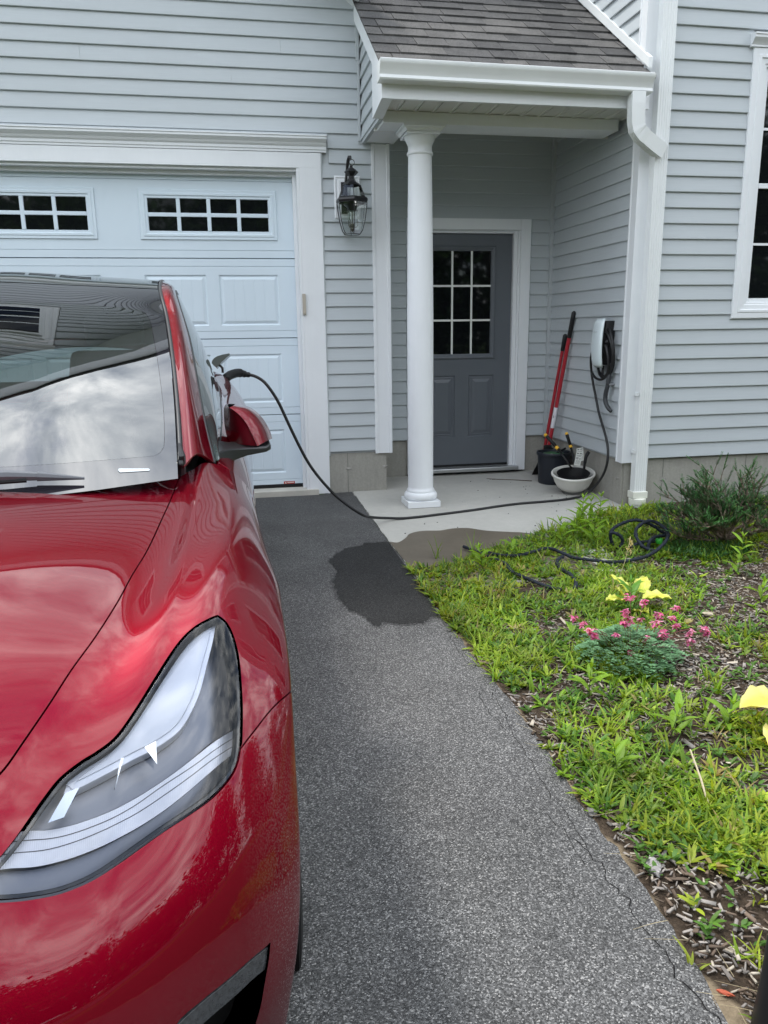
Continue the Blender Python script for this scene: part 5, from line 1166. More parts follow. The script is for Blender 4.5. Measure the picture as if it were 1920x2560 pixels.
# --- wheels
def wheel(xo, s, yc, zc, R=.355):
    w = bpy.data.objects.new('wheel', None); COL.objects.link(w); w.parent = car; w.matrix_parent_inverse = car.matrix_world.inverted()
    prof = [(.245,-.20),(.30,-.245),(.335,-.245),(R-.004,-.232),(R,-.21),(R,-.165),(R-.006,-.162),(R-.006,-.158),(R,-.155),(R,-.11),(R-.006,-.107),(R-.006,-.103),(R,-.10),(R,-.045),(R-.004,-.023),(.338,-.004),(.305,.002),(.27,-.004),(.252,-.016),(.245,-.03)]
    mm = MB(); mm.lathe([(r, s*h) for r, h in prof], (xo, yc, zc), 64, axis='x'); mm.build('tyre', M['rubber'], w, smooth=True, angle=35)
    mm = MB(); mm.lathe([(r, s*h) for r, h in [(.246,-.2),(.246,-.02),(.236,-.012),(.228,-.02),(.225,-.12)]], (xo, yc, zc), 48, axis='x'); mm.lathe([(r, s*h) for r, h in [(.225,-.12),(.05,-.13),(.05,-.05),(0.001,-.045)]], (xo, yc, zc), 32, axis='x')
    for k in range(10):
        a = 2*pi*k/10+(.12 if k % 2 else -.12); ca, sa = cos(a), sin(a); wd = .016
        p0, p1 = .045, .236
        f = lambda r, t, h: (xo+s*h, yc+r*ca-t*sa, zc+r*sa+t*ca)
        mm.add([f(p0,-wd,-.045),f(p0,wd,-.045),f(p1,wd*.8,-.018),f(p1,-wd*.8,-.018),f(p0,-wd,-.08),f(p0,wd,-.08),f(p1,wd*.8,-.06),f(p1,-wd*.8,-.06)], [(0,1,2,3),(0,3,7,4),(1,5,6,2),(3,2,6,7)])
    mm.build('rim', M['gray_plastic'], w)
    return w
for yc, zc in ((-4.58,.2445), (-1.69,.2805)):
    wheel(XC+.968, 1, yc, zc); wheel(XC-.968, -1, yc, zc)
mm = MB(); mm.add([(.03,-2.12,.20),(.115,-2.10,.085),(.125,-2.09,-.0),(.07,-2.10,-.045),(.0,-2.12,-.02),(.03,-2.13,.20),(.115,-2.125,.085),(.125,-2.11,-.0),(.07,-2.12,-.045),(.0,-2.14,-.02)], [(0,1,2,3,4),(9,8,7,6,5),(0,5,6,1),(1,6,7,2),(2,7,8,3),(3,8,9,4)])
mm.build('mud_flap', M['car_trim'], car, bevel=.004)
# --- charge port flap
FP = [(529,908),(530,902),(535,895),(543,890),(556,886),(573,883),(575,886),(566,894),(554,905),(546,914),(541,919)]
mm = MB(); a_ = [tuple(onY_(x, y, -1.47+.0006*(x-529))) for x, y in FP]; b_ = [(p[0]+.004, p[1]+.07, p[2]-.012) for p in a_]; n_ = len(FP)
mm.add(a_+b_, [tuple(range(n_)), tuple(range(n_, 2*n_))[::-1]]+[(i, (i+1) % n_, n_+(i+1) % n_, n_+i) for i in range(n_)])
fl = mm.build('charge_port_flap', mat('flap_underside', (.20,.22,.22), .15, .5, metal=.5), car, bevel=.002)
mm = MB(); mm.tube([onY_(549,912,-1.38), onY_(556,920,-1.38), onY_(557,932,-1.38)], .007, 8); mm.build('flap_hinge', M['car_trim'], car, smooth='all')

# centre panels are single pieces: join their two mirrored halves
bpy.context.view_layer.update()
for nm in ('hood', 'front_bumper', 'windscreen_border', 'windscreen', 'glass_roof', 'tailgate'):
    a_, b_ = bpy.data.objects.get(nm), bpy.data.objects.get(nm+'.001')
    if a_ and b_:
        with bpy.context.temp_override(active_object=a_, object=a_, selected_objects=[a_, b_], selected_editable_objects=[a_, b_]): bpy.ops.object.join()
# ---------------------------------------------------------------- things by the house
def V(*a): return Vector(a)
def lerp(a, b, t): return tuple(x+(y-x)*t for x, y in zip(a, b))
# charging station on the side wall
ch = empty('charging_station', 'white faced wall charger with its black cable coiled round it', 'car charger', (2.72, -.665, 1.1))
q = MB(); rows = []
for i in range(15):
    t = i/14; z = .928+.345*t; bow = .054+.024*math.sin(pi*(.10+.84*t))
    w = .066+.010*math.sin(pi*t) - (.012 if i in (0, 14) else 0); ed_ = (.010 if i in (0, 14) else 0)
    xc = 2.735-bow-.028+ed_; yc = -.655
    rows.append([(xc+.014, yc-w-.002, z), (xc+.004, yc-w+.004, z), (xc, yc-w*.7, z), (xc-.002, yc, z), (xc, yc+w*.7, z), (xc+.004, yc+w-.004, z), (xc+.014, yc+w+.002, z)])
vs_ = [p for r in rows for p in r]; q.add(vs_, [(i*7+j, i*7+j+1, (i+1)*7+j+1, (i+1)*7+j) for i in range(14) for j in range(6)])
fp = q.build('faceplate', mat('charger_white', (.70,.78,.80), .18, .5, coat=.5), ch, smooth='all', fix=False); so = fp.modifiers.new('thick', 'SOLIDIFY'); so.thickness = .006
q = MB(); rows = []
for i in range(13):
    t = i/12; z = .945+.315*t; w = .058+.012*math.sin(pi*t); d = .048+.022*math.sin(pi*(.1+.84*t))
    rows.append([(2.742, -.655-w, z), (2.735-d*.6, -.655-w, z), (2.735-d, -.655-w*.9, z), (2.735-d, -.655+w*.9, z), (2.735-d*.6, -.655+w, z), (2.742, -.655+w, z)])
vs_ = [p for r in rows for p in r]; q.add(vs_, [(i*6+j, i*6+(j+1) % 6, (i+1)*6+(j+1) % 6, (i+1)*6+j) for i in range(12) for j in range(6)]+[tuple(range(6)), tuple(range(72, 78))[::-1]])
q.build('charger_body', M['black_plastic'], ch, smooth=True)
q = MB(); q.lathe([(.030,0),(.026,.02),(.014,.03),(.0001,.03)], (0,0,0), 16); h = q.build('side_hook', M['black_plastic'], ch, smooth=True); 
h.matrix_world = Matrix.Translation((2.69, -.725, 1.11)) @ Matrix.Rotation(pi/2, 4, 'X')
fc = bpy.data.curves.new('brand_lettering', 'FONT'); fc.body = 'TESLA'; fc.size = .020; fc.space_character = 1.35; fc.extrude = .0004; fc.align_x = 'CENTER'
tmp_ = bpy.data.objects.new('lettering_curve', fc); me_ = bpy.data.meshes.new_from_object(tmp_); bpy.data.objects.remove(tmp_); fo = bpy.data.objects.new('lettering', me_); COL.objects.link(fo); fo.parent = ch; fo.matrix_parent_inverse = ch.matrix_world.inverted()
me_.materials.clear(); me_.materials.append(mat('lettering_grey', (.42,.46,.47), .3, .5))
fo.matrix_world = Matrix(((0,.10,-1,2.6195),(-1,0,0,-.655),(0,1,.10,1.176),(0,0,0,1)))
# coiled cable
M['cable'] = mat('cable_rubber', (.014,.014,.015), .42, .4)
q = MB(); loops = []
def coil(cy_, cz, ay, az, x, a0, a1, n=28, tw=0): return [(x+.012*sin(a0+(a1-a0)*i/n*2+tw), cy_+ay*cos(a0+(a1-a0)*i/n), cz+az*sin(a0+(a1-a0)*i/n)) for i in range(n+1)]
q.tube(coil(-.685,1.035,.125,.175,2.700, 0, 2*pi), .0095, 8, cap=False)
q.tube(coil(-.700,1.020,.105,.165,2.686, .2, .2+2*pi, tw=1), .0095, 8, cap=False)
q.tube(coil(-.655,.985,.135,.15,2.672, pi*.75, pi*1.75, tw=2), .0095, 8)
q.tube([(2.70,-.655,.935),(2.695,-.655,.90),(2.69,-.665,.86),(2.69,-.70,.855),(2.688,-.74,.88),(2.69,-.78,.95)], .0095, 8)
q.build('cable_coil', M['cable'], ch, smooth='all')
run = [(2.668,-.535,1.07),(2.672,-.500,.98),(2.68,-.505,.88),(2.69,-.530,.78),(2.70,-.558,.695),(2.70,-.610,.60),(2.70,-.670,.52),(2.70,-.745,.43),(2.698,-.795,.35),(2.69,-.822,.28),(2.68,-.825,.21),(2.67,-.80,.14),(2.655,-.745,.065),(2.62,-.700,.0),(2.565,-.675,-.040),(2.50,-.680,-.052),(2.37,-.716,-.054),(2.20,-.735,-.055),(2.04,-.750,-.055),(1.87,-.79,-.056),(1.70,-.845,-.057),(1.54,-.89,-.058),(1.38,-.93,-.058),(1.24,-.965,-.058),(1.10,-.99,-.056),(1.00,-1.01,-.045),(.90,-1.10,-.015),(.82,-1.20,.02),(.76,-1.28,.06),(.68,-1.30,.120),(.60,-1.30,.190),(.536,-1.30,.262),(.475,-1.30,.342),(.415,-1.30,.440),(.347,-1.30,.588),(.300,-1.30,.70),(.262,-1.30,.79),(.222,-1.30,.862),(.179,-1.29,.919),(.133,-1.27,.950),(.090,-1.24,.962)]
# split: vertical hanging part and the part on the slab belong to the charger's cable
q = MB(); q.tube(spline(run, 5), .0095, 10); q.build('cable', M['cable'], ch, smooth='all')
q = MB(); q.tube(spline([(-.050,-1.40,.948),(-.02,-1.35,.966),(.02,-1.29,.975),(.05,-1.26,.971),(.075,-1.245,.963),(.10,-1.24,.960)], 4), [.026]*4+[.027]*4+[.026]*4+[.021]*4+[.016]*4+[.012], 12); q.build('connector_handle', M['black_plastic'], ch, smooth='all')
# connector holster
hs_ = empty('cable_holster', 'dark grey curved holster hook on the wall below the charger', 'holster', (2.73, -.79, .82))
q = MB(); q.tube(spline([(2.715,-.735,.955),(2.705,-.745,.90),(2.70,-.752,.85),(2.695,-.752,.80)], 4), [.017]*13, 12); q.build('handle', M['gray_plastic'], hs_, smooth='all')
q = MB(); q.tube(spline([(2.695,-.752,.80),(2.690,-.742,.76),(2.688,-.735,.71),(2.690,-.748,.665),(2.700,-.775,.630),(2.712,-.795,.610)], 4), [.016]*4+[.0165]*8+[.0155]*6+[.013]*3, 12); q.build('nozzle', M['gray_plastic'], hs_, smooth='all')
q = MB(); q.box(2.695, 2.742, -.785, -.725, .800, .812); q.build('bracket', mat('grey_bracket', (.25,.26,.27), .4), hs_, bevel=.003)
# shovels in the corner
def pole(m, a, b, r): m.tube([a, lerp(a, b, .5), b], r, 12)
s1 = empty('long_handled_shovel', 'taller red handled shovel with black grip and white label leaning in the porch corner', 'shovel', (2.62, .23, -.04))
top, bot = (2.722,-.05,1.345), (2.628,.225,-.02)
q = MB(); pole(q, lerp(top, bot, .152), bot, .0165); q.build('handle', M['red_paint_tool'], s1, smooth=True)
q = MB(); q.tube([top, lerp(top, bot, .01), lerp(top, bot, .05), lerp(top, bot, .15), lerp(top, bot, .155)], [.006,.0175,.0185,.0185,.017], 12); q.build('grip', M['black_plastic'], s1, smooth=True)
la = (lerp(top, bot, .575), lerp(top, bot, .705)); q = MB(); pole(q, la[0], la[1], .0172); lb = q.build('label', M['label_white'], s1, smooth=True)
q = MB(); d = V(*la[1])-V(*la[0]); fwd = V(-.55,-.83,0); side = V(.83,-.55,0)
for t0, t1, w0, w1 in ((.18,.205,-.7,.7),(.22,.235,-.7,.7),(.25,.29,-.7,.7),(.31,.325,-.7,.7),(.38,.395,-.6,.8),(.38,.52,-.6,-.3),(.505,.52,-.6,.8),(.40,.50,.5,.8)):
    p0, p1 = V(*la[0])+d*t0, V(*la[0])+d*t1; f = lambda p, w: tuple(p+fwd*.0176*sqrt(max(0, 1-w*w*.5))+side*w*.0115)
    q.quad(f(p0,w0), f(p0,w1), f(p1,w1), f(p1,w0))
q.build('label_print', M['ink'], lb, fix=False)
q = MB(); n = 9; ctr = V(*bot)
for i, (yy, w, b) in enumerate([(0,.02,.0),(.06,.055,.012),(.12,.075,.02),(.2,.08,.022)]): pass
s2 = empty('scoop_shovel', 'shorter red handled shovel with black grip and black blade behind the black pot', 'shovel', (2.6, .33, -.06))
top2, bot2 = (2.722,.10,1.165), (2.640,.33,-.01)
q = MB(); pole(q, lerp(top2, bot2, .115), bot2, .014); q.build('handle', M['red_paint_tool'], s2, smooth=True)
q = MB(); q.tube([top2, lerp(top2, bot2, .012), lerp(top2, bot2, .05), lerp(top2, bot2, .11), lerp(top2, bot2, .118)], [.008,.019,.019,.017,.015], 12); q.build('grip', M['black_plastic'], s2, smooth=True)
q = MB(); q.add([(2.545,.30,gz(.3)+.006),(2.66,.34,gz(.3)+.006),(2.70,.20,.20),(2.60,.17,.20),(2.575,.22,.08),(2.55,.315,gz(.3)+.006),(2.66,.355,gz(.3)+.006),(2.70,.215,.20),(2.60,.185,.20),(2.575,.235,.08)], [(0,4,3,2,1),(5,6,7,8,9),(0,1,6,5),(1,2,7,6),(2,3,8,7),(3,4,9,8),(4,0,5,9)]); q.build('blade', M['black_plastic'], s2)
q = MB(); q.box(2.585, 2.66, .14, .165, .12, .235); q.build('blade_socket', M['black_plastic'], s2, bevel=.01)
q = MB(); q.add([(2.655,.20,-.05),(2.60,.25,-.05),(2.60,.24,.12),(2.66,.20,.12)], [(0,1,2,3)]); q.build('blade', M['gray_plastic'], s1)
# black nursery pot
pt = empty('nursery_pot', 'round black plastic nursery pot behind the white bowl', 'pot', (2.598, -.055, gz(0)+.004))
px_, py_, pz_ = 2.596, -.050, gz(0)+.0045
q = MB(); q.lathe([(.0001,.004),(.118,.004),(.121,.0),(.124,.010),(.132,.20),(.134,.235),(.143,.237),(.145,.243),(.145,.258),(.142,.262),(.134,.262),(.131,.25),(.126,.04),(.0001,.035)], (px_,py_,pz_), 40); q.build('pot_body', mat('pot_navy_black', (.012,.015,.022), .42, .4), pt, smooth=True, angle=40)
q = MB(); q.add([(px_+.02+.02*i, py_-.1255-.0+.00*i, pz_+z_) for i, z_ in ((0,.02),(1,.02),(1,.045),(0,.045))], [(0,1,2,3)]); q.build('drain_slot', M['gray_plastic'], pt, fix=False)
gr = empty('green_tool', 'green garden scoop lying in the black pot', 'garden tool', (px_, py_, .2))
q = MB(); q.lathe([(.10,.0),(.085,.012),(.05,.018),(.0001,.02)], (px_-.0,py_+.01,pz_+.235), 20); q.build('scoop', mat('green_plastic', (.015,.11,.035), .4), gr, smooth=True)
q = MB(); q.tube([(px_-.06,py_-.06,pz_+.235),(px_+.0,py_-.03,pz_+.245),(px_+.10,py_+.0,pz_+.285)], .010, 8); q.build('handle', M['black_plastic'], gr, smooth=True)
q = MB(); q.lathe([(.0001,-.012),(.012,-.01),(.012,.01),(.0001,.012)], (px_-.045,py_-.055,pz_+.242), 10); q.build('cap', M['label_white'], gr, smooth=True)
# white bowl planter
bx_, by_ = 2.590, -.455; bzz = gz(-.45)+.0045
bw = empty('bowl_planter', 'wide white bowl planter with a grey foot holding a black tray', 'planter', (bx_, by_, bzz))
q = MB(); q.lathe([(.128,.070),(.146,.105),(.156,.14),(.160,.150),(.167,.152),(.170,.158),(.170,.168),(.166,.172),(.158,.172),(.155,.163),(.150,.150),(.150,.140),(.140,.11),(.12,.08),(.0001,.07)], (bx_,by_,bzz), 56); q.lathe([(.094,.0385),(.112,.050),(.128,.070)], (bx_,by_,bzz), 56); q.build('bowl', mat('bowl_white', (.68,.67,.62), .4, .4, noise=[(6,(1,1,1),1,.93,1.04)]), bw, smooth=True, angle=40)
q = MB(); q.lathe([(.0001,.0),(.060,.0),(.075,.010),(.094,.038)], (bx_,by_,bzz), 48); q.build('foot', mat('foot_grey', (.20,.205,.20), .5), bw, smooth=True)
ty = empty('black_tray', 'fluted black tray sitting inside the white bowl', 'tray', (bx_, by_, bzz))
q = MB(); prof = []
seg = 120
for r, h, fl in ((.0001,.075,0),(.098,.075,1),(.118,.150,1),(.122,.154,0),(.127,.156,0),(.127,.160,0),(.121,.160,0),(.115,.15,0),(.096,.085,0),(.0001,.085,0)):
    prof.append([(bx_+(r+fl*.0022*(1 if k % 2 else -1))*cos(2*pi*k/seg), by_+(r+fl*.0022*(1 if k % 2 else -1))*sin(2*pi*k/seg), bzz+h+.008) for k in range(seg)])
q.add([p for r in prof for p in r], [(i*seg+k, i*seg+(k+1) % seg, (i+1)*seg+(k+1) % seg, (i+1)*seg+k) for i in range(len(prof)-1) for k in range(seg)]); q.build('tray_body', M['black_plastic'], ty, smooth=True, angle=30)
tilt_ = Matrix.Rotation(radians(11), 4, Vector((.9,-.42,0)))
for o_ in (bw, ty): o_.matrix_world = Matrix.Translation(o_.matrix_world.translation) @ tilt_
def lopper(lbl, tip, ring, end, r=.0135):
    e_ = empty('lopper', lbl, 'garden tool', end, 'yellow banded tool handles')
    q = MB(); q.tube([lerp(tip, ring, .12), lerp(tip, ring, .2), lerp(tip, ring, .88)], [r, r*1.05, r*.95], 12); q.build('grip', M['black_plastic'], e_, smooth='all')
    q = MB(); q.tube([lerp(tip, ring, -.03), lerp(tip, ring, .0), lerp(tip, ring, .12)], [r*.8, r*1.03, r*1.03], 12); q.build('end_band', M['yellow'], e_, smooth=True)
    q = MB(); q.tube([lerp(tip, ring, .88), lerp(tip, ring, 1.04)], r*1.08, 12); q.build('neck_band', M['yellow'], e_, smooth=True)
    q = MB(); q.tube([lerp(tip, ring, 1.04), lerp(ring, end, .4), end], [r*.8, r*.6, r*.6], 8); q.build('arm', M['black_plastic'], e_, smooth='all')
lopper('yellow banded black tool handle slanting left over the black pot', (2.462,-.17,.371), (2.523,-.29,.272), (2.585,-.44,.130))
lopper('yellow banded black tool handle standing upright between pot and bowl', (2.632,-.20,.382), (2.653,-.25,.272), (2.640,-.37,.150))
def card(name, lbl, c, w, h, tilt, yawr, lines, root=None):
    q = MB(); q.box(-w/2, w/2, -.0006, .0006, -h/2, h/2); o = q.build(name, M['paper'])
    o.matrix_world = Matrix.Translation(c) @ Matrix.Rotation(yawr, 4, 'Z') @ Matrix.Rotation(tilt, 4, 'Y'); tag(o, lbl, 'tag')
    q = MB()
    for (a, b, c_, d) in lines: q.quad((a*w,-.001,b*h),(c_*w,-.001,b*h),(c_*w,-.001,d*h),(a*w,-.001,d*h))
    p = q.build('tag_print', M['ink'], fix=False); p.parent = o; return o
ln_ = [(-.40,.36,-.1,.42),(.05,.36,.4,.42),(-.4,.25,.4,.27),(-.4,.18,.3,.20)]+[(-.40+.05*i,-.05,-.375+.05*i,.10) for i in range(8)]+[(.1,-.05,.4,-.03),(.1,.02,.4,.04)]+[(-.4,-.15-.06*i,.35,-.135-.06*i) for i in range(5)]
card('care_tag', 'front white tag with small print in the black tray', (2.597,-.52,.222), .058, .105, .18, .2, ln_)
card('care_tag', 'rear white tag with barcode behind the front tag in the tray', (2.622,-.495,.250), .062, .105, -.10, .2, ln_)
tr = empty('hand_trowel', 'short black trowel handle sticking up in the tray by the bowl rim', 'trowel', (2.68, -.45, .17))
q = MB(); q.tube(spline([(2.672,-.47,.13),(2.680,-.465,.18),(2.690,-.46,.225),(2.712,-.455,.262)], 4), [.010]*4+[.0125]*5+[.014]*4, 10); q.build('handle', M['black_plastic'], tr, smooth='all')
# garden hose with green fittings
def hz(x, y, h): return (x, y, gz(y)+h)
hr = .0100
H1 = [hz(1.30,-1.78,.02),hz(1.36,-1.95,.02),hz(1.425,-2.15,.022),hz(1.415,-2.30,.022),hz(1.45,-2.42,.022),hz(1.50,-2.56,.022),hz(1.56,-2.62,.018)]
H2 = [hz(1.36,-1.90,.025),hz(1.45,-2.03,.03),hz(1.55,-2.05,.03),hz(1.66,-2.00,.03),hz(1.76,-1.97,.035),hz(1.80,-2.08,.035),hz(1.83,-2.16,.03),hz(1.90,-2.22,.03),hz(1.99,-2.28,.03),hz(2.08,-2.30,.035),hz(2.20,-2.27,.04),hz(2.27,-2.24,.05),hz(2.33,-2.20,.06),hz(2.42,-2.13,.09),hz(2.46,-2.06,.12),hz(2.43,-1.99,.155),hz(2.36,-1.99,.165),hz(2.28,-2.02,.12),hz(2.27,-2.12,.06),hz(2.33,-2.17,.035)]
H3 = [hz(1.78,-2.13,.03),hz(1.72,-2.19,.025),hz(1.69,-2.30,.022),hz(1.70,-2.43,.022),hz(1.67,-2.55,.022),hz(1.63,-2.62,.018)]
def at(px_x, px_y, Y): return tuple(onY_(px_x, px_y, Y))
H4 = [at(1549,1385,-1.95),at(1532,1362,-1.93),at(1526,1338,-1.93),at(1533,1322,-1.92),at(1550,1311,-1.90),at(1575,1302,-1.90),at(1598,1301,-1.92),at(1625,1310,-1.94),at(1648,1324,-1.96),at(1664,1337,-1.98),at(1652,1340,-2.02),at(1634,1344,-2.05),at(1622,1360,-2.07),at(1625,1382,-2.08),at(1643,1396,-2.08),at(1664,1391,-2.05),at(1673,1374,-2.02),at(1660,1358,-2.0),at(1636,1353,-2.0),at(1600,1357,-2.0),at(1565,1372,-2.0)]
H5 = [at(1524,1332,-1.95),at(1538,1333,-1.97),at(1552,1342,-1.98),at(1556,1355,-1.98),at(1547,1372,-1.98),at(1538,1388,-1.98)]
M['hose'] = mat('hose_fabric', (.010,.014,.022), .75, .3, noise=[(60,(1,1,1),1,.4,2.2)], bump=(220,(1,1,1),.8,.003))
hose = empty('garden_hose', 'black expandable fabric hose looping through the weeds with green fittings', 'hose', (1.9, -2.1, gz(-2)))
for nm, pts in (('hose_length', H1), ('hose_length', H2), ('hose_length', H3), ('hose_loop', H4), ('hose_loop', H5)):
    p = spline([(a, b, c+(.004 if nm == 'hose_length' else 0)) for a, b, c in pts], 7); rr_ = [hr*(1+.13*sin(i*2.3)+.08*sin(i*5.1)) for i in range(len(p))]
    q = MB(); q.tube(p, rr_, 8); q.build(nm, M['hose'], hose, smooth='all')
M['green'] = mat('bright_green_plastic', (.06,.50,.06), .35, .5)
for c in (at(1648,1352,-2.02), at(1656,1378,-2.0)):
    q = MB(); q.lathe([(.0001,-.018),(.016,-.016),(.020,-.004),(.020,.010),(.014,.018),(.0001,.020)], c, 16); q.build('green_fitting', M['green'], hose, smooth=True)
q = MB(); c = at(1644,1374,-2.0); q.tube([c, (c[0]+.02, c[1], c[2]-.03), (c[0]+.05, c[1]-.01, c[2]-.05)], .007, 8); q.build('green_lever', M['green'], hose, smooth=True)
# stones, wood chunk, red bud by the driveway edge
def rock(name, lbl, cat, c, s, mt, seed, flat=.6):
    rnd = random.Random(seed); bm = bmesh.new(); bmesh.ops.create_icosphere(bm, subdivisions=2, radius=1)
    for v in bm.verts:
        f = 1+.18*sin(v.co.x*5+seed)+.12*sin(v.co.y*7+seed*2)+rnd.uniform(-.06, .06); v.co = Vector((v.co.x*s[0]*f, v.co.y*s[1]*f, v.co.z*s[2]*f*flat))
    me = bpy.data.meshes.new(name); bm.to_mesh(me); bm.free(); o = put(name, me, mt, None, smooth=False); o.location = c; o.rotation_euler = (rnd.uniform(-.2,.2), rnd.uniform(-.2,.2), rnd.uniform(0, 3)); tag(o, lbl, cat); return o
M['weathered'] = mat('weathered_wood', (.34,.32,.31), .9, .2, noise=[(30,(1,6,1),1,.5,1.3)], bump=(60,(1,5,1),.8,.004)); M['stone'] = mat('stone', (.22,.21,.20), .9, .2, noise=[(20,(1,1,1),1,.6,1.3)]); M['stone2'] = mat('tan_stone', (.42,.36,.27), .9, .2, noise=[(20,(1,1,1),1,.7,1.2)])
rock('wood_chunk', 'pale weathered wood chunk on the sandy strip at the driveway edge', 'wood chip', (.968,-4.56,gz(-4.5)+.010), (.020,.036,.020), M['weathered'], 2)
rock('pebble', 'grey pebble at the driveway edge above the wood chunk', 'pebble', (.915,-4.32,gz(-4.3)+.008), (.018,.014,.016), M['stone'], 3)
rock('pebble', 'tan pebble in the mulch right of the pale wood chunk', 'pebble', (1.30,-4.44,gz(-4.4)+.008), (.016,.013,.014), M['stone2'], 5)
rock('pebble', 'flat tan stone lying in the grass behind the pink flowers', 'pebble', (2.10,-3.05,gz(-3)+.012), (.028,.018,.014), M['stone2'], 6)
rock('pebble', 'small cream pebble near the driveway corner of the bed', 'pebble', (1.075,-4.93,gz(-4.9)+.006), (.012,.010,.012), M['stone2'], 7)
rock('dried_bud', 'orange red dried bud on the mulch near the driveway edge', 'bud', (.918,-4.93,gz(-4.93)+.006), (.006,.017,.007), mat('dried_red', (.45,.09,.04), .6), 8)
q = MB(); q.tube([(1.245,-4.38,gz(-4.4)+.0),(1.26,-4.30,gz(-4.3)+.055),(1.272,-4.22,gz(-4.2)+.10)], [.0035,.003,.0025], 6)
tag(q.build('dry_stick', mat('straw', (.52,.44,.30), .7), smooth=True), 'straight pale straw stick poking up from the mulch', 'stick')
# dark post at the lower right corner
q = MB(); q.lathe([(.048,-.02),(.046,.02),(.040,.10),(.036,.20),(.033,.42)], (0,0,0), 24, caps=True); o = q.build('path_light_post', M['black_plastic'], smooth=True); o.location = (.962, -5.03, gz(-5.1)); tag(o, 'smooth black post standing beside the driveway in the near corner', 'post')
# ---------------------------------------------------------------- plants
def leaf_mat(name, trans=.35, rough=.5):
    m = bpy.data.materials.new(name); m.use_nodes = True; nt = m.node_tree; b = nt.nodes['Principled BSDF']; L = nt.links; N = nt.nodes
    a = N.new('ShaderNodeAttribute'); a.attribute_name = 'tint'; L.new(a.outputs['Color'], b.inputs['Base Color']); b.inputs['Roughness'].default_value = rough; b.inputs['Specular IOR Level'].default_value = .35
    t = N.new('ShaderNodeBsdfTranslucent'); g = N.new('ShaderNodeMix'); g.data_type = 'RGBA'; g.blend_type = 'MULTIPLY'; g.inputs[0].default_value = 1; L.new(a.outputs['Color'], g.inputs[6]); g.inputs[7].default_value = (1.5,1.35,.7,1); L.new(g.outputs[2], t.inputs[0])
    mx = N.new('ShaderNodeMixShader'); mx.inputs[0].default_value = trans; o = N['Material Output']; L.new(b.outputs[0], mx.inputs[1]); L.new(t.outputs[0], mx.inputs[2]); L.new(mx.outputs[0], o.inputs[0]); return m
M['leaf'] = leaf_mat('leaf'); M['leaf_dark'] = leaf_mat('needle_leaf', .12, .4)
M['chip'] = leaf_mat('mulch_chip', 0, .9)
class LB:      # leaf builder with per-vertex tint, numpy backed
    def __init__(s): s.v = []; s.f = []; s.c = []; s.n = 0
    def strip(s, P, W, side, col, fold=0.0, up=None):      # P (k,3), W (k,), side (3,)
        k = len(P); 
        for i in range(k):
            p = P[i]; w = side*W[i]
            if fold: 
                s.v.append(p-w+up*fold*W[i]); s.v.append(p); s.v.append(p+w+up*fold*W[i]); s.c += [col*.92, col*1.06, col]
            else: s.v.append(p-w); s.v.append(p+w); s.c += [col, col]
        st = 3 if fold else 2; b = s.n
        for i in range(k-1):
            for j in range(st-1): s.f.append((b+i*st+j, b+i*st+j+1, b+(i+1)*st+j+1, b+(i+1)*st+j))
        s.n += k*st
    def build(s, name, mt, parent=None, smooth=True):
        V_ = np.array(s.v, dtype=np.float32); F_ = np.array([f for f in s.f], dtype=np.int32); me = bpy.data.meshes.new(name)
        me.vertices.add(len(V_)); me.vertices.foreach_set('co', V_.ravel()); me.loops.add(F_.size); me.loops.foreach_set('vertex_index', F_.ravel())
        me.polygons.add(len(F_)); me.polygons.foreach_set('loop_start', np.arange(len(F_), dtype=np.int32)*4)
        me.update(calc_edges=True); at_ = me.attributes.new('tint', 'FLOAT_COLOR', 'POINT'); c = np.ones((len(V_), 4), dtype=np.float32); c[:, :3] = np.clip(np.array(s.c), 0, 1); at_.data.foreach_set('color', c.ravel())
        if smooth: me.polygons.foreach_set('use_smooth', [True]*len(me.polygons))
        return put(name, me, mt, parent)
def nrmz(a): return a/(np.linalg.norm(a)+1e-12)
UP = np.array([0., 0., 1.])
def blade(lb, base, az, L, w, lean, curl, col, k=4, fold=.0, shape='grass'):
    d = np.array([cos(az), sin(az), 0.]); side = np.array([-sin(az), cos(az), 0.]); P = []; W = []; p = base.copy(); ang = lean
    for i in range(k+1):
        t = i/k; P.append(p.copy())
        W.append(w*(1-t)**.6*(.6+.9*t if t < .4 else 1.0) if shape == 'grass' else w*sin(pi*min(1, .06+.94*t))**.8)
        ang_ = lean+curl*t; p = p+(d*sin(ang_)+UP*cos(ang_))*L/k
    W[-1] = .0004
    lb.strip(P, W, side, col, fold, nrmz(np.cross(side, d))*-1 if False else UP)
def vnoise(x, y, s, seed=0):
    v = 0; a = 1
    for o in range(3):
        v += a*(sin(x*s*(1.7+o)+seed*1.3+2.1*sin(y*s*.9+seed))+sin(y*s*(1.3+.7*o)-seed*.7+1.7*sin(x*s*1.1-seed*2.2))); a *= .55
    return v/3.2
def edge_x(y): 
    return .905
def bare(x, y):       # 1 where the mulch shows
    b = 0
    for cx_, cy_, r, s in ((1.75,-3.55,.30,1.0),(2.62,-2.75,.42,1.1),(2.25,-3.05,.22,.8),(1.62,-3.80,.20,.8),(1.24,-3.55,.16,.7),(1.55,-4.55,.24,.7),(1.22,-4.85,.18,.65),(1.05,-4.65,.14,.65),(2.0,-4.6,.3,.7),(1.95,-3.9,.22,.6),(1.35,-3.05,.14,.6),(3.3,-2.7,.6,.9),(3.4,-1.3,.35,.8)):
        b = max(b, s*math.exp(-((x-cx_)**2+(y-cy_)**2)/r**2))
    if y < -3.6: b = max(b, .6*math.exp(-((x-.93)/.09)**2))
    return b
G1, G2, G3 = np.array([.165,.290,.022]), np.array([.255,.350,.032]), np.array([.075,.180,.022])
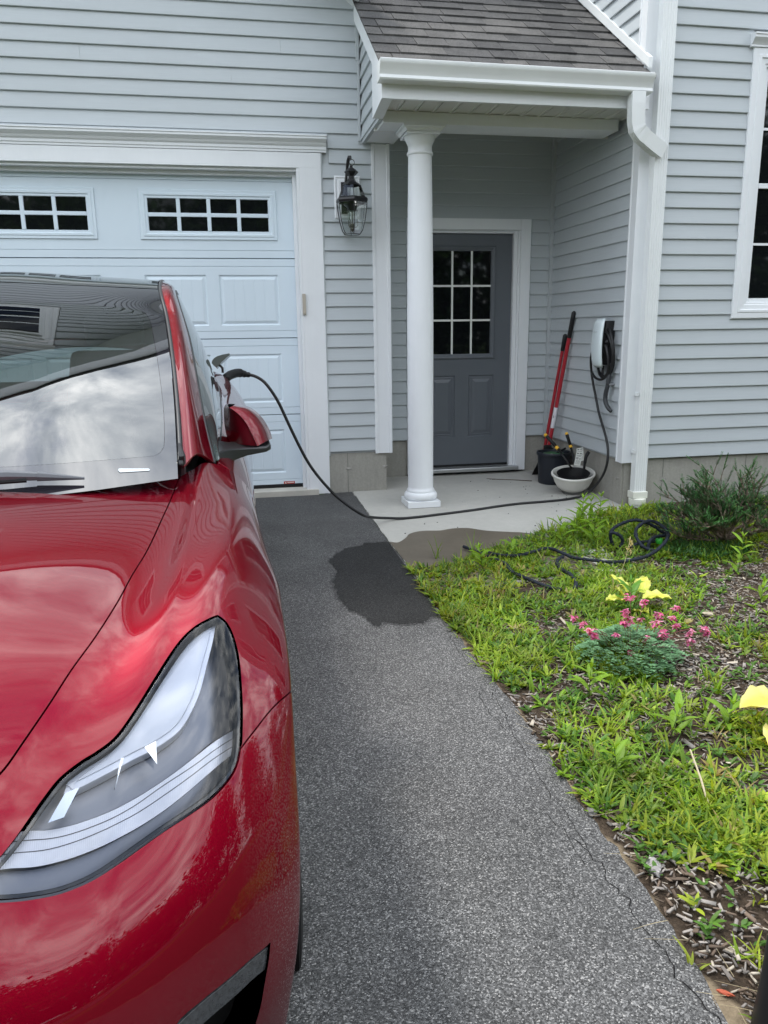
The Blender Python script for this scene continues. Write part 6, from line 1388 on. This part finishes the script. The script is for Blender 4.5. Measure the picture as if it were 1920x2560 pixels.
def in_bed(x, y): return x > .90+.02*sin(y*9) and not (x < 2.0+1.0*(y+1.55)*-.0 and y > -2.02-(.10*sin(x*5)) + max(0, (x-1.25))*.55 )
lb = LB(); cnt = 0; tufts = 0
while tufts < 8200 and cnt < 90000:
    cnt += 1
    y = -1.0-4.6*random.random()**.85; x = .90+3.0*random.random()**1.1
    if x-.9 > (y+6.1)*1.15+.2: continue
    lim = -2.05+max(0, x-1.10)*.66
    if y > min(lim, -.98): continue
    if x < .925: 
        if y < -3.0 and random.random() < .8: continue
    d = .66+.62*vnoise(x, y, 4.1, 2)-bare(x, y)*1.1 - (.08 if y < -4.2 else 0)
    if random.random() > max(.02, min(1, d)): continue
    tufts += 1; z = gz(y)-.004
    far = y > -2.9; nb = random.randint(4, 8); s = random.uniform(.7, 1.25)*(1.15 if far else 1.0)*(1.22 if y < -3.1 else 1)*(1.2 if y > -1.75 and x > 1.9 else 1)
    c0 = (G1, G2, G3)[random.choices((0, 1, 2), (5, 4, 2))[0]]*random.uniform(.75, 1.2)
    if random.random() < .05: c0 = np.array([.30,.26,.10])*random.uniform(.7, 1.1)
    c0 = c0*(1+.28*vnoise(x, y, 6.5, 5))*(np.array([1.12,1.0,.9]) if vnoise(x, y, 2.1, 9) > .25 else 1)
    base = np.array([x, y, z])
    if random.random() < .38:      # short broad rosettes between the longer blades
        for _ in range(nb+2): blade(lb, base+np.array([0,0,random.uniform(0,.012)]), random.uniform(0,6.28), random.uniform(.022,.050)*s, random.uniform(.0045,.0075), random.uniform(.75,1.35), random.uniform(.1,.6), c0*random.uniform(.8,1.2), 4, fold=.25, shape='leaf')
        continue
    for _ in range(nb):
        L = random.uniform(.030, .072)*s; az = random.uniform(0, 2*pi)
        blade(lb, base+np.array([random.uniform(-.012,.012), random.uniform(-.012,.012), 0]), az, L, random.uniform(.0026,.0050)*s, random.uniform(.25, 1.0), random.uniform(.3, 1.1), c0*random.uniform(.85, 1.15), 4)
g = lb.build('grass', M['leaf']); tag(g, 'bright crabgrass and low weeds spreading over the mulch bed', 'grass', kind='stuff')
# small clover-like round leaves and low broadleaf seedlings
lb = LB()
for _ in range(2600):
    y = -1.1-4.2*random.random()**.9; x = .93+2.6*random.random()
    lim = -2.05+max(0, x-1.10)*.66
    if y > min(lim, -1.05) or x-.9 > (y+6.1)*1.15+.2: continue
    if vnoise(x, y, 4.3, 7) < .0 and random.random() < .7: continue
    base = np.array([x, y, gz(y)]); c0 = np.array([.09,.20,.03])*random.uniform(.7, 1.3)
    for k in range(random.randint(3, 6)): blade(lb, base+np.array([0,0,random.uniform(.0,.02)]), random.uniform(0, 2*pi), random.uniform(.016,.032), random.uniform(.004,.007), random.uniform(.7,1.3), .4, c0*random.uniform(.85,1.15), 3, shape='leaf')
tag(lb.build('ground_cover', M['leaf']), 'tiny round leaved weeds among the grass', 'weeds', kind='stuff')
# dry straw
lb = LB()
for _ in range(900):
    y = -1.6-3.9*random.random()**.8; x = .9+2.4*random.random()
    if x-.9 > (y+6.1)*1.1: continue
    if y > -2.1+max(0, x-1.1)*.6: continue
    az = random.uniform(0, 2*pi); blade(lb, np.array([x, y, gz(y)+random.uniform(.002,.02)]), az, random.uniform(.04,.14), .0012, 1.45, random.uniform(-.1,.25), np.array([.50,.42,.27])*random.uniform(.6,1.1), 3)
tag(lb.build('dry_straw', M['leaf']), 'thin dry straw scattered over the mulch', 'straw', kind='stuff')
# mulch chips
class CB:
    pass
V_ = []; F_ = []; C_ = []
base_box = np.array([(-1,-1,-1),(1,-.8,-1),(1,.8,-1),(-1,1,-1),(-.9,-.8,1),(1,-.6,1),(.9,.7,1),(-1,.8,1)], float)
bf = [(0,3,2,1),(4,5,6,7),(0,1,5,4),(1,2,6,5),(2,3,7,6),(3,0,4,7)]
chips = 0
while chips < 22000:
    y = -1.0-4.4*random.random()**.8; x = .92+2.6*random.random()
    if x-.9 > (y+6.1)*1.1+.2 or y > -2.15+max(0, x-1.1)*.66 and y > -1.0: continue
    if y > min(-2.05+max(0, x-1.10)*.66, -.98): continue
    if x < .93+.02*sin(y*11) and random.random() < .45: continue
    dens = .35+.9*bare(x, y)
    if random.random() > dens: continue
    chips += 1; a = random.uniform(0, pi); L = random.uniform(.0035, .0135)*(1.9 if random.random() < .07 else 1); w = L*random.uniform(.12, .42); h = random.uniform(.0007, .0022)
    R_ = np.array(Matrix.Rotation(a, 3, 'Z') @ Matrix.Rotation(random.uniform(-.35, .35), 3, 'X') @ Matrix.Rotation(random.uniform(-.3, .3), 3, 'Y'))
    P = (base_box*np.array([L, w, h])*(1+rng.uniform(-.18, .18, (8, 3)))) @ R_.T + np.array([x, y, gz(y)+random.uniform(.001, .010)])
    b0 = len(V_); V_ += list(P); F_ += [tuple(i+b0 for i in f) for f in bf]
    t = random.random(); c = np.array([.24,.215,.195])*random.uniform(.45, 1.45) if t < .5 else (np.array([.13,.095,.07])*random.uniform(.5, 1.4) if t < .86 else np.array([.42,.37,.30])*random.uniform(.8, 1.2))
    C_ += [c]*8
lb = LB(); lb.v = V_; lb.f = F_; lb.c = C_
tag(lb.build('mulch', M['chip'], smooth=False), 'grey brown wood mulch chips covering the bed between the weeds', 'mulch', kind='stuff')
# lanceolate weeds: individual plants
def tall_weed(x, y, h, n, lbl, size=1.0, col=None, group='lance leaved weeds in the bed', lean=.15, name='weed'):
    root = empty(name, lbl, 'weed', (x, y, gz(y)), group); col = G1 if col is None else col
    az0 = random.uniform(0, 6.28); stem = []; p = np.array([x, y, gz(y)-.005]); d = nrmz(np.array([cos(az0)*lean, sin(az0)*lean, 1.0]))
    for i in range(n+1): stem.append(p.copy()); p = p+d*h/n; d = nrmz(d+np.array([random.uniform(-.08,.08), random.uniform(-.08,.08), 0]))
    q = MB(); q.tube([tuple(s) for s in stem], [.0022*size*(1-.6*i/n) for i in range(n+1)], 5); q.build('stem', mat_stem, root, smooth='all')
    lb = LB(); az = random.uniform(0, 6.28)
    for i, s in enumerate(stem):
        t = i/n; m_ = 2 if i < n else 4
        for k in range(m_):
            a = az+k*2*pi/m_+random.uniform(-.3, .3); L = (.035+.055*sin(pi*(.25+.6*t)))*size*random.uniform(.8, 1.2)*(1 if i < n else .6)
            blade(lb, s, a, L, L*.125, random.uniform(.75, 1.15) if i < n else .45, random.uniform(.3, .9), col*random.uniform(.85, 1.2)*(1+.25*t), 5, fold=.45, shape='leaf')
        az += 1.35
    lb.build('leaves', M['leaf'], root); return root
mat_stem = mat('weed_stem', (.10,.16,.035), .5)
WG = [(2.06,-1.66,.16,6,'tall lance leaved weed rising against the slab edge, leftmost of its clump'),(2.14,-1.56,.20,7,'tallest lance leaved weed of the clump by the porch slab'),(2.24,-1.50,.17,6,'lance leaved weed in the middle of the clump by the slab'),(2.36,-1.42,.18,6,'lance leaved weed right of the clump, towards the black hose arch'),(1.92,-1.82,.14,5,'low spreading lance leaved weed left of the clump by the slab'),(2.10,-1.85,.13,5,'lance leaved weed in front of the clump by the slab'),
      (2.62,-2.52,.20,6,'upright leafy weed beside the yew shrub over the bare mulch'),(1.22,-3.66,.11,5,'leafy weed seedling left of the grey green pink flowered plant'),(1.36,-3.98,.10,4,'broad leaved seedling below the pink flowered plant'),(1.08,-4.15,.08,4,'small leafy seedling near the driveway edge halfway down the bed'),(1.56,-3.98,.09,4,'thin pale green seedling below right of the pink flowered plant'),(2.44,-2.95,.10,4,'seedling at the left rim of the bare mulch patch'),(1.52,-2.02,.10,4,'weed growing in the wet corner by the hose'),(1.30,-2.15,.12,5,'thin upright weed over the wet concrete')]
for i_, (x, y, h, n, l) in enumerate(WG): tall_weed(x, y, h*(1.12 if i_ < 6 else 1.1), n, l, 1.3 if i_ < 6 else 1.1)
for i, (x, y, h) in enumerate(((1.10,-1.92,.16),(1.30,-1.98,.20),(1.36,-2.00,.13))):
    lb = LB(); base = np.array([x, y, gz(y)])
    for k in range(7): blade(lb, base+np.array([random.uniform(-.01,.01),random.uniform(-.01,.01),0]), random.uniform(0,6.28), h*random.uniform(.6,1.05), .0040, random.uniform(.1,.4), random.uniform(.2,.9), G1*random.uniform(.8,1.2), 6)
    tag(lb.build('grass_clump', M['leaf']), ['arching grass clump at the left over the wet concrete', 'tallest grass clump standing in front of the wet concrete', 'short grass clump beside the tallest one at the wet concrete'][i], 'grass clump', 'grass clumps at the slab edge')
# pink bleeding heart
pk = empty('bleeding_heart', 'grey green ferny plant with clusters of pink drooping flowers', 'flowering plant', (1.50, -3.43, gz(-3.4)))
lb = LB(); GG = np.array([.150,.290,.155])
for _ in range(330):
    a = random.uniform(0, 2*pi); r = .17*sqrt(random.random()); x, y = 1.50+r*cos(a)*1.05, -3.43+r*sin(a); top_ = gz(y)+.02+.12*(1-(r/.20)**2)*random.uniform(.35, 1.1)
    c0 = GG*random.uniform(.55, 1.45); az = a+random.uniform(-1.2, 1.2); base = np.array([x, y, top_]); L = random.uniform(.035,.055)
    d = np.array([cos(az), sin(az), 0]); 
    for k in range(5):      # pinnate lobes
        t = k/5; p = base+d*L*t+UP*(.012*sin(pi*t)-.02*t)
        for s in (-1, 1): blade(lb, p, az+s*random.uniform(.7,1.1), L*.42*(1-.55*t), L*.085, 1.25, .35, c0*random.uniform(.9,1.1), 3, shape='leaf')
    blade(lb, base+d*L*.9-UP*.008, az, L*.3, L*.08, 1.35, .3, c0, 3, shape='leaf')
lb.build('foliage', M['leaf'], pk)
def px3(x, y, Y): return np.array(onY_(x, y, Y))
FLW = [(1436,1542,-3.50,.8),(1457,1558,-3.48,.7),(1479,1575,-3.46,1.2),(1487,1588,-3.46,.9),(1575,1489,-3.38,1.1),(1566,1530,-3.44,1.2),(1572,1550,-3.45,1.2),(1556,1556,-3.45,.7),(1609,1505,-3.38,.9),(1645,1538,-3.42,1.1),(1641,1557,-3.44,.9),(1690,1520,-3.40,.8),(1682,1543,-3.42,.6),(1656,1578,-3.46,1.2),(1660,1592,-3.46,.9),(1617,1594,-3.47,.8),(1692,1563,-3.42,.8),(1724,1580,-3.44,1.0),(1727,1600,-3.45,1.0),(1762,1572,-3.42,.9),(1768,1583,-3.42,.7),(1540,1585,-3.47,.5),(1602,1549,-3.42,.5),(1577,1626,-3.50,.6)]
PK1, PK2, PK3 = np.array([.62,.13,.32]), np.array([.76,.34,.52]), np.array([.34,.06,.15])
q = MB(); 
for x, y, Y, s in FLW:
    p = px3(x, y, Y); b = np.array([1.50+(p[0]-1.50)*.25, -3.43, gz(-3.4)+.05]); mid = (p+b)/2+np.array([0,0,.03])
    q.tube([tuple(b), tuple(mid), tuple(p+np.array([0,0,.014*s]))], .0011, 4)
q.build('flower_stems', mat('red_stem', (.20,.06,.05), .5), pk, smooth='all')
for x, y, Y, s in FLW:
    p = px3(x, y, Y); lb = LB()
    for k in range(int(7*s)+3):
        o = p+np.array([random.uniform(-.013,.013)*s, random.uniform(-.010,.010)*s, random.uniform(-.014,.012)*s]); c0 = (PK1, PK2, PK2, PK3)[random.choices((0,1,2,3),(4,3,2,1))[0]]*random.uniform(.85, 1.15)
        a = random.uniform(0, 6.28)
        for j in range(3): blade(lb, o, a+j*2.1, random.uniform(.013,.019), .0050, random.uniform(2.0,2.9), random.uniform(-1.6,-.6), c0*random.uniform(.9,1.1), 4, fold=.5, shape='leaf')
    lb.build('flower', M['leaf'], pk)
# yellow leaved hostas
def hosta(root, leaves, cY, cW):
    for (base, az, L, W, lean, curl) in leaves:
        V2 = []; F2 = []; C2 = []; nu, nv = 12, 10
        d = np.array([cos(az), sin(az), 0.]); sd = np.array([-sin(az), cos(az), 0.]); p = np.array(base, float); ctr = []
        for i in range(nu+1):
            t = i/nu; ctr.append(p.copy()); ang = lean+curl*t; p = p+(d*sin(ang)+UP*cos(ang))*L/nu
        for i in range(nu+1):
            t = i/nu; w = W*(sin(pi*min(1, .10+.90*t**.75))**.75)*(1 if i < nu else .02)
            for j in range(nv+1):
                s = j/nv*2-1; ruff = .007*sin(t*19+s*3)*abs(s)**2; cup = .30*w*abs(s)**1.6; vein = .0016*cos(s*22)*(1-t)
                V2.append(ctr[i]+sd*w*s+UP*(cup+ruff+vein)-d*.25*w*s*s); k = abs(s)**1.5
                C2.append((cY*(1-k*.6)+cW*k*.6)*random.uniform(.97,1.03)*(1+.15*cos(s*22)*(1-.5*t))*(1-.35*max(0, .25-t)/.25*np.array([.4,0,.6])))
        for i in range(nu):
            for j in range(nv): F2.append((i*(nv+1)+j, i*(nv+1)+j+1, (i+1)*(nv+1)+j+1, (i+1)*(nv+1)+j))
        lb = LB(); lb.v = V2; lb.f = F2; lb.c = C2; lb.build('leaf', M['leaf_pale'], root)
M['leaf_pale'] = leaf_mat('pale_yellow_leaf', .18, .45)
h1 = empty('yellow_hosta', 'large pale yellow hosta leaf at the right edge of the picture', 'hosta', (1.80, -3.95, gz(-3.95)))
YL, WL = np.array([.70,.60,.10]), np.array([.76,.71,.36])
hosta(h1, [((1.775,-4.00,gz(-4)+.060), 3.30, .225, .085, 1.0, .8), ((1.68,-4.10,gz(-4)+.03), 3.7, .12, .05, 1.1, .8), ((1.86,-3.95,gz(-4)+.06), 1.0, .16, .08, .8, .9), ((1.88,-4.05,gz(-4)+.02), 5.2, .15, .07, .9, .9)], YL, WL)
q = MB(); [q.tube([(1.85,-4.0,gz(-4)-.01), (1.835+dx,-3.99+dy,gz(-4)+.05)], .003, 5) for dx, dy in ((0,0),(.02,.04),(.03,-.06),(-.01,-.03))]; q.build('leaf_stalks', mat_stem, h1)
h2 = empty('yellow_hosta', 'smaller yellow green hosta behind the pink flowers', 'hosta', (1.80, -2.86, gz(-2.86)))
Y2, W2 = np.array([.58,.60,.08]), np.array([.72,.72,.22])
hosta(h2, [((1.74,-2.90,gz(-2.9)+.05), 3.35, .10, .038, 1.0, .9), ((1.84,-2.92,gz(-2.9)+.05), -.5, .13, .055, .95, .95), ((1.80,-2.84,gz(-2.9)+.07), 2.3, .12, .03, .55, .9), ((1.86,-2.86,gz(-2.9)+.07), .9, .10, .04, .6, .8), ((1.80,-2.95,gz(-2.9)+.01), 4.9, .075, .035, 1.0, .7), ((1.76,-2.88,gz(-2.9)+.06), 2.9, .07, .03, .5, .5), ((1.86,-2.9,gz(-2.9)+.04), .1, .08, .03, .8, .8)], Y2, W2)
q = MB(); [q.tube([(1.80,-2.89,gz(-2.9)-.01), (1.80+dx,-2.89+dy,gz(-2.9)+.06)], .003, 5) for dx, dy in ((-.06,0),(.04,-.03),(0,.05),(.06,.03))]; q.build('leaf_stalks', mat_stem, h2)
tall_weed(1.775,-2.93,.16,6,'lance leaved green weed standing in front of the yellow green hosta', 1.15, G3*1.2)
# dried seed stalk
sst = empty('seed_stalk', 'dry straw coloured seed head on a thin stalk over the hose', 'seed head', (1.80, -2.62, gz(-2.6)))
a, b_, c = px3(1535,1480,-2.62), px3(1562,1405,-2.58), px3(1575,1350,-2.55)
q = MB(); q.tube([tuple(a), tuple(b_), tuple(c)], [.0022,.0018,.001], 5); q.build('stalk', mat('dry_stalk', (.36,.34,.16), .6), sst, smooth='all')
lb = LB(); 
for k in range(34):
    t = random.random(); p = b_+(c-b_)*(.25+.8*t)+np.array([random.uniform(-.004,.022), 0, random.uniform(-.01,.01)]); blade(lb, p, random.uniform(0,6.28), random.uniform(.014,.03), .003, random.uniform(.3,1.5), .3, np.array([.55,.45,.24])*random.uniform(.7,1.2), 3, shape='leaf')
lb.build('seed_head', M['leaf'], sst)
# yew shrub
yw = empty('yew_shrub', 'sparse dark green yew shrub with bare twisted branches', 'shrub', (2.84, -2.02, gz(-2)))
bk = mat('yew_bark', (.22,.17,.13), .9, .2, noise=[(40,(1,1,1),1,.5,1.5)])
q = MB(); lb = LB(); rnd = random.Random(21); DG = np.array([.022,.080,.020]); LG = np.array([.06,.16,.028])
def sprig(p, d, L, dens=1.0):
    n = max(4, int(L/.0062)); d = nrmz(d)
    sd = nrmz(np.cross(d, UP)+1e-4); lg_mix = rnd.random()  # random share of the lighter green for each sprig
    for i in range(n):
        t = i/n; b = p+d*L*t; 
        for s in (-1, 1):
            dirn = nrmz(sd*s+d*.55+UP*rnd.uniform(.0,.45)); az = atan2(dirn[1], dirn[0]); lean = math.acos(max(-1, min(1, dirn[2])))
            blade(lb, b, az, rnd.uniform(.010,.0155), .0042, lean, .1, (DG*(1-lg_mix*.35)+LG*lg_mix*.35)*rnd.uniform(.7,1.4)*(1+.5*t), 2)
def branch(p, d, L, r, depth):
    n = 5; pts = [p]; q_ = p.copy(); dd = nrmz(d)
    for i in range(n):
        dd = nrmz(dd+np.array([rnd.uniform(-.22,.22), rnd.uniform(-.22,.22), rnd.uniform(-.10,.16)])); q_ = q_+dd*L/n; pts.append(q_.copy())
        if depth > 0 and i >= 1:
            for _ in range(2 if depth > 1 else 2):
                a = rnd.uniform(0, 6.28); s = nrmz(dd+.95*np.array([cos(a), sin(a), rnd.uniform(-.1,.7)])); branch(q_.copy(), s, L*rnd.uniform(.38,.62), r*.5, depth-1)
    q.tube([tuple(x) for x in pts], [max(.0011, r*(1-.7*i/n)) for i in range(n+1)], 6 if r > .004 else 4)
    if depth == 0: sprig(pts[3], pts[-1]-pts[3], L*.45); sprig(pts[-1], dd, .035); sprig(pts[3], dd+np.array([rnd.uniform(-.8,.8), rnd.uniform(-.8,.8), .3]), .035)
    elif depth == 1: sprig(pts[-1], dd, .06); sprig(pts[3], dd+np.array([rnd.uniform(-.9,.9), rnd.uniform(-.9,.9), .4]), .06)
o_ = np.array([2.86,-2.03,gz(-2)])
for az, el, L in ((2.9,.35,.30),(3.5,.55,.27),(2.3,.75,.28),(4.2,.45,.25),(1.6,.8,.27),(.4,.40,.34),(5.3,.35,.27),(5.9,.55,.32),(1.0,.55,.30),(2.7,1.0,.30),(.0,.9,.31),(3.1,.12,.27)):
    branch(o_+np.array([0,0,.03]), np.array([cos(az)*cos(el), sin(az)*cos(el), sin(el)]), L, .011, 2)
branch(o_+np.array([-.04,0,.10]), np.array([-.12,0,1.0]), .34, .006, 1)
q.tube([(2.86,-2.03,gz(-2)-.03),(2.86,-2.03,gz(-2)+.06),(2.84,-2.02,gz(-2)+.14)], [.020,.017,.010], 8)
q.build('branches', bk, yw, smooth='all'); fo_ = lb.build('foliage', M['leaf_dark'], yw)
# low dark fern-like skirt below the yew
lb = LB()
for _ in range(1500):
    a = random.uniform(0,6.28); r = .26*sqrt(random.random()); x, y = 2.68+r*cos(a), -2.13+.7*r*sin(a)
    blade(lb, np.array([x, y, gz(y)+random.uniform(0,.04)]), random.uniform(0,6.28), random.uniform(.02,.04), .0045, random.uniform(.5,1.2), .4, np.array([.05,.14,.03])*random.uniform(.6,1.3), 3, shape='leaf')
tag(lb.build('ground_ivy', M['leaf']), 'dark green low foliage under the yew shrub', 'ground cover', kind='stuff')
# ---------------------------------------------------------------- across the street: seen in glass and paint only
M['far_leaf'] = leaf_mat('tree_leaf', .25, .6); M['bark'] = mat('tree_bark', (.09,.07,.055), .9, noise=[(8,(1,1,.2),1,.6,1.3)])
def tree_meshes(seed, h, rad):
    rnd = random.Random(seed); q = MB(); q.tube([(0,0,0),(.1,0,h*.3),(0,.1,h*.55),(.1,0,h*.8)], [.22,.17,.11,.05], 8); lb = LB()
    cl = []
    for _ in range(26):
        a = rnd.uniform(0, 6.28); t = rnd.uniform(.12, 1.0); r = rad*sin(pi*min(1,(t-.0)/1.04))**.6*rnd.uniform(.3,.95); c = np.array([r*cos(a), r*sin(a), h*t]); cl.append(c); q.tube([(0,0,h*t*.7), tuple(c*np.array([.6,.6,.94])), tuple(c)], [.06,.04,.015], 5)
    for c in cl:
        tone = rnd.uniform(.6, 1.25)
        for _ in range(150):
            o = c+np.array([rnd.gauss(0,1), rnd.gauss(0,1), rnd.gauss(0,.8)])*rad*.22
            blade(lb, o, rnd.uniform(0,6.28), rnd.uniform(.25,.48), rnd.uniform(.10,.18), rnd.uniform(.3,2.2), .5, np.array([.045,.095,.022])*tone*rnd.uniform(.7,1.3), 2, shape='leaf')
    return q, lb
protos = []
for i, (h, r) in enumerate(((7.0,3.0),(8.2,3.2),(6.2,2.9))):
    t = empty('street_tree', 'leafy tree across the street', 'tree', (0, 0, 0), 'trees across the street'); q, lb = tree_meshes(40+i, h, r); q.build('trunk', M['bark'], t, smooth='all'); lb.build('crown', M['far_leaf'], t); protos.append(t)
spots = [(-14,-21,0),(-9,-23,1),(-4.5,-22,2),(.5,-24,1),(5.5,-21.5,0),(10,-23,1),(15,-20,2),(19,-14,1),(21,-7,0),(-19,-17,1),(24,-1,2),(13,-27,1),(-1,-29,1),(16.5,-24,1),(12,-19,2),(22,-18,1),(26,-10,1),(8,-26,0),(-6,-27,0),(25,5,1),(16,-16,1),(-11.5,-24,0),(3,-22.5,2),(7.8,-23,1),(18,-22,0)]
used_ = set()
for i, (x, y, k) in enumerate(spots):
    o = protos[k] if k not in used_ else copy_thing(protos[k]); used_.add(k)
    o.location = (x, y, -.3); o.rotation_euler = (0, 0, i*1.3); o['label'] = 'broad leafy tree across the street, outside the picture'
# neighbour house
nh = empty('neighbour_house', 'grey gabled house across the street, reflected in the garage door panes', 'house', (-3, -30, -.3))
q = MB(); q.box(-9, 3, -33, -26.5, -.3, 4.6); q.add([(-9,-26.5,4.6),(3,-26.5,4.6),(-3,-26.5,8.2),(-9,-33,4.6),(3,-33,4.6),(-3,-33,8.2)], [(0,1,2),(5,4,3),(0,2,5,3),(2,1,4,5)]); q.build('walls', M['siding'], nh)
for x0_, x1_, z0_, z1_ in ((-7.5,-6.2,.8,2.4),(-.5,.8,.8,2.4),(-7.5,-6.2,3.0,4.2),(-.5,.8,3.0,4.2),(-3.7,-2.3,3.0,4.4)):
    q = MB(); q.box(x0_-.1, x1_+.1, -26.5, -26.42, z0_-.1, z1_+.1); f = q.build('window', M['white'], nh); q = MB(); q.box(x0_, x1_, -26.42, -26.40, z0_, z1_); q.build('pane', M['pane'], f)
q = MB(); q.box(-3.5, -2.5, -26.5, -26.4, -.3, 2.0); q.build('door', M['entry_paint'], nh)
for s in (-1, 1):
    q = MB(); q.extrude([(0,-.1,0),(0,6.9,0),(0,6.9,-.2),(0,-.1,-.2)] if False else [(0,.25,0),(0,-6.8,0),(0,-6.8,.18),(0,.25,.18)], (-3,-26.5,8.25), (-3+s*6.5,-26.5,4.35)); q.build('roof', M['shingle'], nh)
    q = MB(); q.extrude([(0,.28,-.25),(0,.34,-.25),(0,.34,.12),(0,.28,.12)], (-3,-26.5,8.25), (-3+s*6.5,-26.5,4.35)); q.build('rake_board', M['white'], nh)
